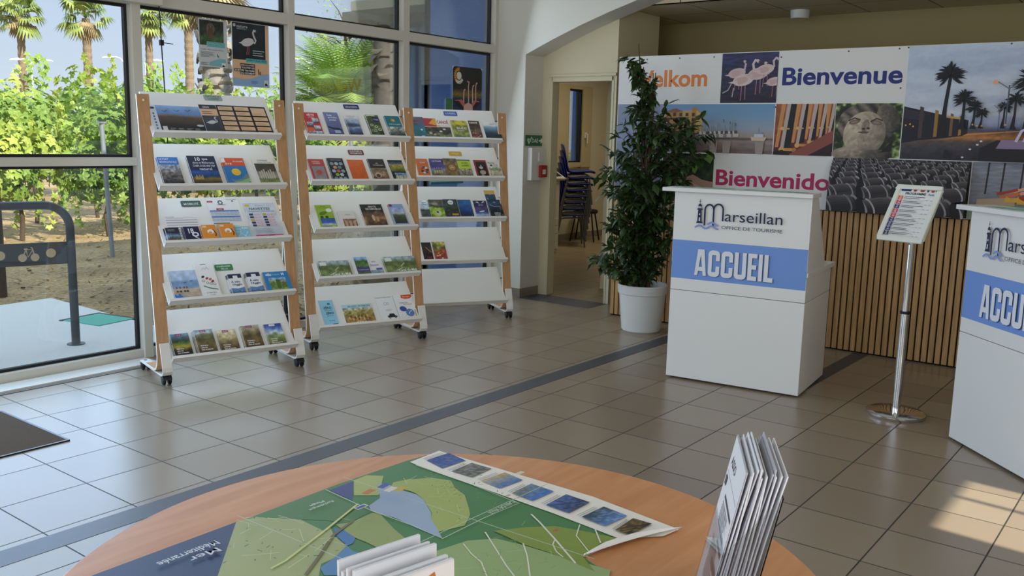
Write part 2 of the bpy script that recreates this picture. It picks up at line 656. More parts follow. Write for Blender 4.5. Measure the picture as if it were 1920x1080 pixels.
TILE = floor_mat('grey_brown_floor_tiles', '#8a7a67', '#988974', '#37322c', 0.36, 0.0, 3.204, -1.9, 0.22)
TILE2 = floor_mat('beige_back_room_tiles', '#8d7a58', '#9a8868', '#6a5d48', 0.36, 0.1, 0.1, -50, 0.3)
STRIP = mat('dark_grey_stone_strip', '#44454a', 0.42, vary=0.12, scale=20)
SKIRT = mat('grey_beige_tile_skirting', '#8c8272', 0.4, vary=0.05)

struct(MB().box((-6, -8, -0.1), (4.69, 0.5, 0)).build('floor', TILE))
struct(MB().box((4.69, -8, -0.1), (11.6, 2.72, -0.0005)).build('floor', TILE2))
struct(MB().box((-6, -1.968, -0.05), (3.92, -1.84, 0.0012)).build('trim_1', STRIP))
struct(MB().box((3.0, -3.27, -0.05), (4.25, -3.163, 0.0012)).build('trim_2', STRIP))
struct(MB().box((4.36, -0.74, -0.05), (4.70, 0.07, 0.0012)).build('trim_3', STRIP))
struct(MB().box((-6, 0.235, -0.02), (0.66, 0.40, 0.010)).box((-6, 0.19, -0.02), (0.66, 0.215, 0.003), 1).build('trim_4', [ALU, STRIP]))

struct(MB().box((-6.2, -8.2, 4.2), (4.40, 0.5, 4.3)).build('ceiling', WHITE_PAINT))
# tiled lower ceiling beyond the arch
CT = floor_mat('mineral_fibre_ceiling_tiles', '#c9bd9c', '#cfc3a4', '#4c4434', 0.60, 0.15, 0.15, -50, 0.75)
struct(MB().box((4.69, -8, 2.7), (6.1, -0.2, 2.78)).build('ceiling', CT))
struct(MB().box((4.79, -0.65, 2.9), (11.6, 2.85, 3.0)).build('ceiling', CREAM_PAINT))

struct(MB().box((4.70, -8, 2.70), (4.76, -0.75, 4.25)).build('wall_bulkhead', WHITE_PAINT))

# arch wall
arch = [(0.50, 0), (0.07, 0), (0.07, 2.29)]
R, Yc = 9.0, -3.49
zc = 2.29-math.sqrt(R*R-3.56**2)
for i in range(1, 24):
    yy = 0.07-7.12*i/24
    arch.append((yy, zc+math.sqrt(R*R-(yy-Yc)**2)))
arch += [(-7.05, 2.29), (-7.05, 0), (-8, 0), (-8, 4.25), (0.50, 4.25)]
struct(MB().prism(arch, 4.40, 4.69).build('wall_arch', WHITE_PAINT))
struct(MB().box((4.69, -0.033, 0), (4.79, 0.6, 4.2)).box((4.69, -0.75, 0), (4.79, -0.70, 4.2)).box((4.69, -0.70, 2.075), (4.79, -0.033, 4.2)).build('wall_doorway', CREAM_PAINT))
struct(MB().box((4.79, -0.75, 0), (5.43, -0.65, 3.2)).box((5.33, -0.65, 0), (5.43, -0.3, 3.2)).box((5.43, -0.3, 0), (6.1, -0.2, 3.2)).build('wall_recess', CREAM_PAINT))
struct(MB().box((6.0, -8, 0), (6.1, -0.3, 2.9)).build('wall_far', mat('olive_beige_plaster', '#a39468', 0.9, vary=0.04, scale=3)))
# door frame
dfm = mat('beige_door_frame', '#cdc3a2', 0.5)
struct(MB().box((4.685, -0.046, 0), (4.80, -0.033, 2.10)).box((4.685, -0.72, 0), (4.80, -0.70, 2.10)).box((4.685, -0.72, 2.055), (4.80, -0.033, 2.10)).box((4.67, -0.75, 2.10), (4.69, 0.0, 2.125)).build('door_1', dfm, bevel=0.004))
struct(MB().box((4.395, 0.062, 0), (4.70, 0.07, 0.085)).box((4.388, 0.062, 0), (4.40, 0.40, 0.085)).build('baseboard_arch', SKIRT))
struct(MB().box((4.79, 2.705, 0), (11.5, 2.72, 0.09)).build('baseboard_back', SKIRT))

# back room shell, blue outside
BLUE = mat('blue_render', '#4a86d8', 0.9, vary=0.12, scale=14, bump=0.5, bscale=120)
BLUE2 = mat('sunlit_blue_render', '#a9c8ec', 0.9, vary=0.10, scale=14, bump=0.5, bscale=120)  # blue render with its sunlit tone put into a lighter colour
struct(MB().box((5.7, 2.72, 0), (8.70, 2.85, 3.2)).box((9.67, 2.72, 0), (11.6, 2.85, 3.2)).box((8.70, 2.72, 0), (9.67, 2.85, 1.10)).box((8.70, 2.72, 2.33), (9.67, 2.85, 3.2)).build('wall_back', CREAM_PAINT))
struct(MB().box((11.5, -0.3, 0), (11.6, 2.85, 3.2)).box((6.0, -0.3, 0), (11.6, -0.2, 3.2)).build('wall_back_room_end', CREAM_PAINT))
struct(MB().box((4.62, 0.5, -0.05), (4.70, 1.55, 6.0)).box((4.62, 1.47, -0.05), (5.72, 1.55, 6.0)).build('wall_outside_near', BLUE))
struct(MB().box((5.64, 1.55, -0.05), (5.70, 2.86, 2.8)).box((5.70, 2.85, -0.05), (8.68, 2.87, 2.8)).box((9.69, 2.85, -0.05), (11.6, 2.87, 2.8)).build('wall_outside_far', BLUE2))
struct(MB().box((11.08, 3.7, -0.05), (11.9, 4.0, 2.8)).build('wall_outside_fin', BLUE))
eave = mat('grey_brown_eave', '#8f8672', 0.9)
struct(MB().box((5.25, 1.55, 2.80), (12, 3.5, 2.98)).build('roof', eave))
struct(MB().box((-7, -9, 4.55), (12.5, 0.95, 4.8)).build('roof', eave))

# unseen walls behind the camera, their openings shaped to let in skylight and sun
struct(MB().box((-6.15, -8, 0), (-6, 0.5, 0.8)).box((-6.15, -8, 3.4), (-6, 0.5, 4.25)).box((-6.15, -8, 0.8), (-6, -6.2, 3.4)).box((-6.15, -1.0, 0.8), (-6, 0.5, 3.4)).build('wall_west', WHITE_PAINT))
sw = MB()
x0 = -6.15
for a, b, z0, z1 in ((-4.5, 0.0, 0.9, 2.2), (0.935, 1.615, 0.35, 2.91)):
    sw.box((x0, -8.15, 0), (a, -8.0, 4.25))
    sw.box((a, -8.15, 0), (b, -8.0, z0)).box((a, -8.15, z1), (b, -8.0, 4.25))
    x0 = b
sw.box((x0, -8.15, 0), (6.1, -8.0, 4.25))
sw.box((1.352, -8.12, 0.35), (1.378, -8.05, 2.91)).box((0.935, -8.12, 2.40), (1.15, -8.05, 2.47))
struct(sw.build('wall_south', WHITE_PAINT))

# ---------------------------------------------------------------- the glazed wall
GASKET = mat('black_gasket', '#0b0c12', 0.5)
YF, YG, YB = 0.40, 0.475, 0.52
posts = [(-1.93, -1.865), (0.665, 0.73), (1.91, 1.97), (3.12, 3.195), (4.355, 4.42)]
pm = MB()
for a, b in posts:
    pm = MB().box((a, YF, 0), (b, YB, 3.5))
    struct(pm.build('trim_post', ALU, bevel=0.004))
struct(MB().box((-6.1, YF-0.02, 3.45), (4.45, YB, 4.25)).build('wall_front', WHITE_PAINT))
struct(MB().box((-6.1, 0.42, 0), (-6.0, YB, 4.2)).build('wall_front', WHITE_PAINT))

def window(n, a, b, bars, z0=0.0, z1=3.45):
    """a glazed bay between two posts: frame rails at the given heights, black gaskets, one pane per light"""
    f = MB()
    f.box((a, YF+0.02, z0), (b, YB-0.01, z0+0.062))
    for p, q in bars:
        f.box((a, YF, p), (b, YB-0.01, q))
    root = f.build('window_%d' % n, ALU, bevel=0.004)
    struct(root)
    edges = [z0+0.062]+[v for pq in bars for v in pq]+[z1]
    for i in range(0, len(edges), 2):
        p, q = edges[i], edges[i+1]
        g = MB()
        w = 0.018
        g.box((a, YG-0.02, p), (a+w, YG+0.012, q)).box((b-w, YG-0.02, p), (b, YG+0.012, q))
        g.box((a+w, YG-0.02, p), (b-w, YG+0.012, p+w)).box((a+w, YG-0.02, q-w), (b-w, YG+0.012, q))
        g.build('gasket', GASKET, root)
        MB().box((a+0.005, YG-0.003, p+0.005), (b-0.005, YG+0.003, q-0.005)).build('pane', GLASS, root)
    return root
window(1, -6.0, -1.93, [(1.285, 1.338), (2.30, 2.385)])
window(2, -1.865, 0.665, [(1.285, 1.338), (2.30, 2.385)])
window(3, 0.73, 1.91, [(2.305, 2.385)])
window(4, 1.97, 3.12, [(2.305, 2.385)])
window(5, 3.195, 4.355, [(2.310, 2.385)])
struct(MB().box((-1.9, 0.325, 2.302), (0.845, 0.40, 2.46)).build('trim_5', ALU, bevel=0.006))

# back room window with its handle
wf = MB()
for a, b, z0, z1 in ((8.70, 9.03, 1.10, 2.33), (9.39, 9.67, 1.10, 2.33), (9.03, 9.39, 2.275, 2.33), (9.03, 9.39, 1.10, 1.18)):
    wf.box((a, 2.68, z0), (b, 2.80, z1))
w5 = wf.build('window_6', mat('beige_window_frame', '#bfae84', 0.5), bevel=0.008)
struct(w5)
g = MB()
for a, b, z0, z1 in ((9.03, 9.05, 1.18, 2.275), (9.365, 9.39, 1.18, 2.275), (9.05, 9.365, 1.18, 1.2), (9.05, 9.365, 2.25, 2.275)):
    g.box((a, 2.70, z0), (b, 2.76, z1))
g.build('gasket', GASKET, w5)
MB().box((9.04, 2.735, 1.19), (9.38, 2.742, 2.265)).build('pane', GLASS, w5)
MB().box((9.46, 2.655, 1.55), (9.49, 2.68, 1.64)).box((9.465, 2.625, 1.60), (9.48, 2.665, 1.615)).box((9.462, 2.622, 1.47), (9.482, 2.635, 1.615)).build('handle', WHITE_LAM, w5, bevel=0.004)

# entrance mat
t = empty('entrance_mat', at(-1.6, -0.49), 'brown coir entrance mat let into the tiles near the glazed front', 'mat')
MB().box((-1.1, -0.35, -0.004), (1.098, 0.35, 0.006)).build('mat', mat('brown_coir', '#75604a', 1.0, vary=0.35, scale=180, bump=1.0, bscale=500), t)
MB().box((-1.1, -0.362, -0.004), (1.11, -0.35, 0.007)).box((-1.1, 0.35, -0.004), (1.11, 0.362, 0.007)).box((1.098, -0.35, -0.004), (1.11, 0.35, 0.007)).build('rim', mat('dark_metal_rim', '#3a3a3c', 0.35, 0.9), t)

# things on the glass
t = empty('pull_cord', at(0.86, 0.385), 'black cord hanging in front of the glass beside the two posters, with a small clip', 'cord')
MB().tube([(-0.008, 0, 2.32), (0, 0, 2.05), (0.012, 0, 1.75), (0.02, 0, 1.35)], 0.004, 6).build('cord', BLACK_PL, t)
MB().box((-0.012, -0.01, 2.06), (0.012, 0.01, 2.095)).tube([(0.01, 0, 2.078), (0.085, 0, 2.076)], 0.0025, 6).build('clip', BLACK_PL, t)

def sheet_on_glass(name, x0, x1, z0, z1, label, cat, art_fn, deg=0.0, mt=None):
    w, h = x1-x0, z1-z0
    b = MB().box((0, 0, -0.0012), (w, h, 0))
    o = b.build(name, PAPER)
    M = frame((x0, YG-0.006, z0), (1, 0, 0), (0, 0, 1)) @ Matrix.Rotation(math.radians(deg), 4, 'Z')
    o.matrix_world = M
    tag(o, label, cat)
    a = Art(w, h)
    art_fn(a)
    a.build('print', o, mt)
    return o

def poster_animal(a):
    a.rect(0, 0, 1, 1, '#c9cfd2')
    a.grad(0.03, 0.45, 0.88, 0.97, [(0, '#3f5a35'), (0.3, '#4c6a45'), (0.5, '#3c4238'), (1, '#2a2e2c')], 0.2, 3)
    a.ell(0.42, 0.80, 0.15, 0.17, '#6b5f52')
    a.ell(0.42, 0.72, 0.10, 0.13, '#59483c')
    a.ell(0.42, 0.64, 0.05, 0.07, '#6e4a38')
    a.line([(0.38, 0.8), (0.36, 0.87)], 0.03, '#4a3e34')
    a.line([(0.46, 0.8), (0.48, 0.87)], 0.03, '#4a3e34')
    for i, s_ in enumerate(('Un site à faire découvrir', 'Visites de nature autour', 'de la pointe du marais')):
        v = 0.50-i*0.036
        a.rect(0.27, v-0.006, 0.92, v+0.03, '#7fc4c8')
        a.text(s_, 0.30, v, 0.90, v+0.024, '#16323a')
    a.text('11 juillet - Marais de Saint-Thibéry', 0.05, 0.345, 0.86, 0.375, '#333333')
    a.lines(0.05, 0.2, 0.6, 0.32, 5, '#6a6f72', 0.35)
    a.lines(0.05, 0.03, 0.35, 0.10, 2, '#6a6f72', 0.35)
    a.poly([(0.33, 0.03), (0.36, 0.10), (0.55, 0.15), (0.75, 0.19), (0.93, 0.18), (0.95, 0.02)], '#7fb8bf')
    a.line([(0.64, 0.22), (0.645, 0.28)], 0.02, '#222222')
    a.line([(0.67, 0.21), (0.675, 0.25)], 0.02, '#222222')
    a.rect(0.78, 0.01, 0.92, 0.10, '#e8e8e4')
    a.poly([(0.80, 0.02), (0.80, 0.05), (0.85, 0.06), (0.90, 0.035), (0.90, 0.02)], '#15191c')
sheet_on_glass('poster', 1.195, 1.422, 1.957, 2.279, 'grey paper poster of a grazing animal taped to the glass', 'poster', poster_animal)

def poster_flamingo(a):
    a.rect(0, 0, 1, 1, '#d8dadc')
    a.rect(0.015, 0.01, 0.985, 0.99, '#e2b995')
    a.grad(0.015, 0.42, 0.90, 0.99, [(0, '#1d232c'), (0.3, '#232a33'), (1, '#2b323a')], 0.12, 5)
    a.flamingo(0.42, 0.70, 0.34, '#cfcdd0', 1, '#a25a62', 0.85)
    a.ell(0.07, 0.945, 0.035, 0.035, '#c8cdd0')
    a.text('nature', 0.13, 0.915, 0.42, 0.95, '#c8cdd0', 0.01)
    a.lines(0.13, 0.885, 0.45, 0.91, 2, '#c8cdd0', 0.3)
    for i in range(3):
        a.lines(0.55, 0.49+i*0.035, 0.87, 0.515+i*0.035, 1, '#b9c0c4', 0.5, i)
    a.rect(0.36, 0.385, 0.93, 0.445, '#56b3ba')
    a.text('Juillet > Août 2025', 0.385, 0.397, 0.91, 0.435, '#123a44', 0.01)
    a.poly([(0.015, 0.01), (0.985, 0.01), (0.985, 0.22), (0.80, 0.21), (0.66, 0.17), (0.5, 0.13), (0.3, 0.11), (0.015, 0.13)], '#8fb2da')
    for i, s_ in enumerate(('DÉCOUVREZ', 'TOUTES LES', 'SORTIES NATURE', 'DU MOMENT')):
        u = (0.22, 0.24, 0.06, 0.22)[i]
        v = 0.325-i*0.043
        a.rect(u-0.015, v-0.006, 0.60, v+0.037, '#1d1a20')
        a.text(s_, u, v, 0.585, v+0.028, '#f0eeee', 0.015)
    a.line([(0.70, 0.20), (0.695, 0.29)], 0.02, '#1d1a20')
    a.line([(0.74, 0.20), (0.735, 0.25)], 0.02, '#1d1a20')
    a.lines(0.48, 0.05, 0.72, 0.10, 3, '#5a76a8', 0.4)
    a.rect(0.84, 0.02, 0.96, 0.12, '#cfd6dc')
    a.poly([(0.86, 0.03), (0.86, 0.06), (0.9, 0.075), (0.945, 0.04), (0.945, 0.03)], '#15191c')
sheet_on_glass('poster', 1.461, 1.782, 1.840, 2.287, 'tall poster of a white flamingo on dark water taped to the glass', 'poster', poster_flamingo)

def sticker_fl(a):
    a.rrect(0, 0, 1, 1, '#1c1a18', 0.03)
    a.grad(0.0, 0.30, 1, 0.52, [(0, '#4a4426'), (0.5, '#7d6c2e'), (1, '#2a2418')], 0.2, 4)
    a.grad(0, 0, 1, 0.32, [(0, '#20305e'), (1, '#232f52')], 0.2, 8)
    for k in range(14):
        t_ = math.radians(90+k*18)
        a.line([(0.2+0.10*math.cos(t_), 0.80+0.11*math.sin(t_)), (0.2+0.165*math.cos(t_), 0.80+0.18*math.sin(t_))], 0.035, '#d08a2a' if k < 8 else '#e6e0d0')
    a.ell(0.2, 0.80, 0.085, 0.085, '#e6e0d0')
    for u, v, d_ in ((0.37, 0.50, 1), (0.53, 0.68, -1), (0.67, 0.60, 1), (0.78, 0.66, 1)):
        a.line([(u, 0.15), (u-0.01, v-0.1), (u+0.01, v), (u+0.05*d_, v+0.01)], 0.035, '#d8a596')
    a.poly([(0.06, 0.26), (0.30, 0.28), (0.5, 0.10), (0.42, 0.0)], '#c96a5e')
    a.poly([(0.92, 0.26), (0.72, 0.28), (0.55, 0.10), (0.62, 0.0)], '#c96a5e')
    a.poly([(0.02, 0.24), (0.2, 0.25), (0.44, 0.05), (0.40, 0.0)], '#15100f')
    a.poly([(0.97, 0.24), (0.8, 0.25), (0.60, 0.05), (0.64, 0.0)], '#15100f')
    a.ell(0.52, 0.08, 0.16, 0.13, '#d9b0a2')
sheet_on_glass('sticker', 3.835, 4.255, 1.745, 2.155, 'dark rounded sticker of pink flamingos on the glass before the blue wall', 'sticker', sticker_fl, 0.5)
def sticker_green(a):
    a.rect(0, 0, 1, 1, '#2f6a3a')
    a.rect(0.06, 0.06, 0.94, 0.94, '#3c7a46')
sheet_on_glass('sticker', 3.742, 3.83, 1.76, 1.86, 'small plain green sticker beside the flamingo sticker on the glass', 'sticker', sticker_green)
def aed(a):
    a.rect(0, 0, 1, 1, '#9fc8e2')
    a.rect(0, 0, 1, 0.13, '#1f6f78')
    a.rrect(0.05, 0.22, 0.28, 0.92, '#1f6f78', 0.01)
    a.text('AED', 0.09, 0.60, 0.24, 0.85, '#9fc8e2', 0.01)
    a.text('DAE', 0.09, 0.30, 0.24, 0.52, '#9fc8e2', 0.01)
    for u in (0.45, 0.62, 0.78):
        a.ell(u, 0.55, 0.05, 0.06, '#5f97bd')
sheet_on_glass('sticker', 3.55, 4.0, 1.09, 1.24, 'pale blue defibrillator sticker seen between the shelves of the loisirs rack', 'sticker', aed)

# on the arch pier: defibrillator sign and call point
t = empty('defibrillator_sign', frame((4.425, 0.068, 1.452), (1, 0, 0), (0, 0, 1)), 'green DAE sign with white heart and arrow on the arch pier', 'sign')
MB().box((0, 0, 0), (0.29, 0.10, 0.005)).build('plate', mat('green_sign_plastic', '#1f6a3f', 0.4), t)
a = Art(0.29, 0.10)
a.rect(0.0, 0.0, 1, 1, '#256b45')
a.text('DAE', 0.34, 0.30, 0.68, 0.68, '#e4efe6', 0.01)
a.rect(0.72, 0.42, 0.86, 0.56, '#e4efe6')
a.poly([(0.83, 0.2), (0.98, 0.49), (0.83, 0.78)], '#e4efe6')
a.ell(0.13, 0.56, 0.05, 0.05, '#e4efe6')
a.ell(0.22, 0.56, 0.05, 0.05, '#e4efe6')
a.poly([(0.075, 0.5), (0.175, 0.12), (0.275, 0.5)], '#e4efe6')
a.poly([(0.19, 0.75), (0.14, 0.45), (0.18, 0.45), (0.16, 0.2), (0.22, 0.52), (0.18, 0.52), (0.22, 0.75)], '#256b45')
a.rect(0.27, 0.72, 0.36, 0.78, '#e4efe6')
a.rect(0.30, 0.63, 0.33, 0.87, '#e4efe6')
a.build('print', t, None, Matrix.Translation((0, 0, 0.0052)))
t = empty('alarm_box', frame((4.462, 0.068, 1.125), (1, 0, 0), (0, 0, 1)), 'white alarm box with a red call point below the DAE sign', 'alarm')
MB().box((0, 0, 0), (0.25, 0.31, 0.055)).build('housing', WHITE_LAM, t, bevel=0.006)
MB().box((0.115, 0.03, 0.055), (0.215, 0.145, 0.085)).build('call_point', mat('red_plastic', '#a8242a', 0.4), t, bevel=0.005)
MB().box((0.14, 0.06, 0.085), (0.19, 0.105, 0.088)).build('label_plate', WHITE_LAM, t)
MB().box((0.10, 0.18, 0.055), (0.165, 0.27, 0.068)).build('switch_cover', WHITE_LAM, t, bevel=0.004)
# small ceiling spot over the screen
t = empty('ceiling_spot', at(5.62, -2.05, 2.7), 'round white spot fitting under the tiled ceiling beyond the arch', 'light fitting')
MB().lathe([(0.0, -0.07), (0.075, -0.07), (0.08, -0.06), (0.085, 0.0), (0, 0)], 24).build('housing', WHITE_LAM, t, smooth=True)
# ================================================================ BROCHURE RACKS
SH_Z = [1.485, 1.171, 0.838, 0.495, 0.148]
SH_D = [0.045, 0.075, 0.09, 0.09, 0.06]
def upy(z):
    return 0.06+(z-0.2)*0.145
SLOPE = math.hypot(0.255, 0.263)
def board_matrix(s):
    return frame((0, upy(SH_Z[s])-SH_D[s], SH_Z[s]), (1, 0, 0), (0, 0.255, 0.263))

def make_rack():
    root = empty('brochure_rack', Matrix.Identity(4))
    wheel = mat('caster_black', '#0d0d10', 0.45)
    for sx in (-1, 1):
        xa, xb = (0.39, 0.465) if sx > 0 else (-0.465, -0.39)
        prof = [(upy(1.722)+0.002, 1.722), (upy(1.715), 1.715), (upy(0.6), 0.6), (0.064, 0.225), (0.058, 0.165), (0.068, 0.118), (0.092, 0.09), (0.13, 0.078), (0.30, 0.078)]
        up = MB().strip([(y+0.016, z) for y, z in prof], -0.016, xa, xb, 1, 0)
        u = up.build('upright', [BEECH, WHITE_POWDER], root, bevel=0.003)
        foot = [(0.040, 0.25), (0.030, 0.215), (-0.004, 0.105), (-0.006, 0.085), (0.006, 0.068), (0.03, 0.061), (0.25, 0.061), (0.475, 0.061)]
        MB().strip(foot, -0.010, xa+0.008, xb-0.008).build('foot', WHITE_POWDER, root, bevel=0.002)
        MB().lathe([(0, 0), (0.007, 0), (0.007, 0.004), (0, 0.006)], 12, ((xa+xb)/2, 0, 0)).build('cap', WHITE_POWDER, u).matrix_local = Matrix.Translation((0, upy(1.69)-0.003, 1.69)) @ Matrix.Rotation(PI/2, 4, 'X')
        for y in (0.018, 0.452):
            c = MB()
            xm = (xa+xb)/2
            c.tube([(xm, y, 0.045), (xm, y, 0.062)], 0.010, 10)
            pts = [(y+0.030*math.cos(a), 0.028+0.030*math.sin(a)) for a in [math.radians(10+16*i) for i in range(11)]]
            c.prism(pts, xm-0.026, xm+0.026)
            co = c.build('caster', wheel, root)
            for q in (-1, 1):
                w = MB()
                xw = xm+q*0.017
                w.lathe([(0, -0.010), (0.020, -0.010), (0.0265, -0.006), (0.0265, 0.006), (0.020, 0.010), (0, 0.010)], 20)
                wo_ = w.build('wheel', RUBBER, co, smooth=True)
                wo_.matrix_local = Matrix.Translation((xw, y, 0.0265)) @ Matrix.Rotation(PI/2, 4, 'Y')
    for s in range(5):
        M = board_matrix(s)
        b = MB()
        b.box((-0.40, 0, -0.012), (0.40, SLOPE, 0)).box((-0.40, -0.008, -0.012), (0.40, 0.0, 0.036)).box((-0.40, -0.008, 0.031), (0.40, 0.012, 0.036))
        o = b.build('shelf', WHITE_POWDER, root, bevel=0.003)
        o.matrix_local = M
        for sx in (-1, 1):
            pz = M @ Vector((sx*0.39, 0.25, -0.006))
            MB().tube([(sx*0.395, pz.y, pz.z), (sx*0.43, pz.y, pz.z), (sx*0.43, upy(pz.z)+0.012, pz.z)], 0.006, 8).build('bracket', mat('grey_steel', '#8d8d8c', 0.35, 0.8), root)
    return root

proto = make_rack()
RACKS = []
for i, (x, y, d, lab) in enumerate([
        (0.804, -0.408, -15.5, 'wheeled beech and white brochure rack nearest the entrance mat, with the nature and mobility shelves'),
        (1.994, -0.374, -20.5, 'wheeled beech and white brochure rack standing between the other two racks'),
        (3.127, -0.281, -31.0, 'wheeled brochure rack nearest the arch pier, with an empty bottom shelf')]):
    r = proto if i == 0 else copy_tree(proto)
    r.matrix_world = at(x, y, 0, d)
    tag(r, lab, 'brochure rack', 'wheeled brochure racks along the windows')
    RACKS.append(r)

# rounded header labels on the boards
def header(k, s, x0, t0, w, h, col, rows, tcol='#d8dcd8'):
    sh = [c for c in RACKS[k].children if c.name.split('.')[0] == 'shelf']
    # shelves are found by height
    sh.sort(key=lambda o: -o.matrix_local.translation.z)
    a = Art(w, h)
    a.z = 0.002
    a.rrect(0, 0, 1, 1, col, 0.009)
    n = len(rows)
    for i, r in enumerate(rows):
        a.text(r, 0.12, 0.5-(i+1-n/2)*0.40+0.05 if n > 1 else 0.30, 0.88, 0.5-(i+1-n/2)*0.40+0.35 if n > 1 else 0.70, tcol, 0.01, keep=True)
    o = a.build('header_label', sh[s], None, Matrix.Translation((x0, t0, 0.0)))
    return o
header(0, 0, -0.011, 0.312, 0.117, 0.050, '#8fa294', ['NATURE &', 'LOISIRS'], '#38523f')
header(0, 2, -0.224, 0.291, 0.124, 0.049, '#3f5a50', ['MOBILITÉ'])
header(0, 3, -0.060, 0.213, 0.115, 0.049, '#2f7a40', ['ITINÉRAIRES', 'VÉLOS'])
header(1, 0, -0.032, 0.303, 0.122, 0.047, '#262a66', ['DÉCOUVERTES'])
header(1, 1, -0.035, 0.274, 0.122, 0.049, '#6d2730', ['CULTURE &', 'PATRIMOINE'])
header(2, 0, -0.048, 0.290, 0.120, 0.052, '#2f58a8', ['LOISIRS'])
header(2, 1, -0.027, 0.262, 0.113, 0.050, '#c49a35', ['~'], '#d8b860')

# ---------------------------------------------------------------- leaflets
def leaflet(k, s, x, w, h, label, fn, t=0.006, n=0, cat='brochure', z=0.0015, name='brochure', group=None, lean=0.6, extra=None, side='#d8d4cc'):
    """one leaflet on shelf s of rack k: paper block with its printed cover; n spare copies stand behind it"""
    Mb = RACKS[k].matrix_world @ board_matrix(s)
    rng = random.Random(hash((k, s, round(x*1000))) % 9973)
    step = t+0.0012
    M = Mb @ Matrix.Translation((x, 0.003, z+n*step)) @ Matrix.Rotation(-math.radians(lean), 4, 'Z')
    col = mat('paper_edge_'+side[1:], side, 0.7)
    o = MB().box((0, 0, 0), (w, h, t)).build(name, col)
    o.matrix_world = M
    tag(o, label, cat, group)
    sh = label
    for cut in (' on the', ' at the', ' in the', ' standing', ' behind', ' beside', ' half', ', next', ', second', ' next', ', at the'):
        sh = sh.split(cut)[0]
    a = Art(w, h)
    a.z = t+0.0002
    fn(a)
    a.build('cover', o)
    for i in range(n):
        c = copy_tree(o)
        c.matrix_world = Mb @ Matrix.Translation((x-0.004*(n-i)+rng.uniform(-0.002, 0.002), 0.003, z+i*step)) @ Matrix.Rotation(-math.radians(lean+rng.uniform(-0.5, 0.9)), 4, 'Z')
        tag(c, 'spare copy tucked behind the '+(extra or sh), cat, group or (sh+' pile'))
    return o

SKY = [(0.55, '#6f7f5a'), (0.6, '#c9d8e8'), (1, '#7fa6d6')]
# rack 1, top shelf: nature
def f_salins(a):
    a.rect(0, 0, 1, 1, '#c9d2de')
    a.grad(0.13, 0, 1, 1, [(0, '#12100d'), (0.3, '#1a1613'), (0.42, '#3d2f24'), (0.6, '#57422f'), (0.66, '#7a6f66'), (0.7, '#5f82b4'), (1, '#88a8d0')], 0.05, 2, 4, 40)
    for u, v in ((0.28, 0.78), (0.52, 0.80), (0.74, 0.82)):
        a.line([(u-0.05, v+0.05), (u, v), (u+0.06, v+0.06)], 0.012, '#14202c')
    a.ell(0.06, 0.9, 0.05, 0.03, '#1c222c')
    for i in range(7):
        a.rect(0.045, 0.08+0.1*i, 0.075, 0.13+0.1*i, '#4c5560')
    a.rect(0.16, 0.05, 0.25, 0.28, '#cfcac0')
    for i in range(4):
        a.lines(0.3+0.16*i, 0.04, 0.42+0.16*i, 0.24, 5, '#9a948a', 0.35, i)
    a.ell(0.9, 0.33, 0.07, 0.03, '#b9bcc0')
leaflet(0, 0, -0.379, 0.312, 0.246, 'wide dark leaflet of birds flying over salt marsh at sunset on the nature shelf', f_salins, 0.003)
def f_fl2(a):
    a.grad(0, 0, 1, 1, [(0, '#23262c'), (0.55, '#3a3f45'), (1, '#25282e')], 0.1, 4)
    a.rect(0, 0.64, 1, 0.86, '#d9ad86')
    a.text('nature', 0.22, 0.89, 0.6, 0.96, '#d4d4d4')
    a.flamingo(0.48, 0.42, 0.52, '#c4c4c6', 1, '#7a5a5c', 0.4)
    a.lines(0.1, 0.68, 0.8, 0.8, 2, '#6b5546', 0.3)
    a.rect(0.75, 0.0, 0.95, 0.09, '#d6d6d2')
leaflet(0, 0, -0.069, 0.107, 0.260, 'narrow dark leaflet with a white flamingo and peach band on the nature shelf', f_fl2, 0.004, z=0.006, lean=0.2)
def f_list(a):
    a.rect(0, 0, 1, 1, '#2a2326')
    for i in range(3):
        for j in range(6):
            u, v = 0.03+i*0.325, 0.03+j*0.16
            if i == 2 and j in (5,):
                continue
            a.rect(u, v, u+0.285, v+(0.12 if not (i == 2 and j == 4) else 0.26), '#d8b58e')
            a.lines(u+0.02, v+0.02, u+0.25, v+0.10, 2, '#9c7b5c', 0.25, i*6+j)
leaflet(0, 0, 0.042, 0.325, 0.268, 'dark leaflet filled with beige boxes of dates on the nature shelf', f_list, 0.003)
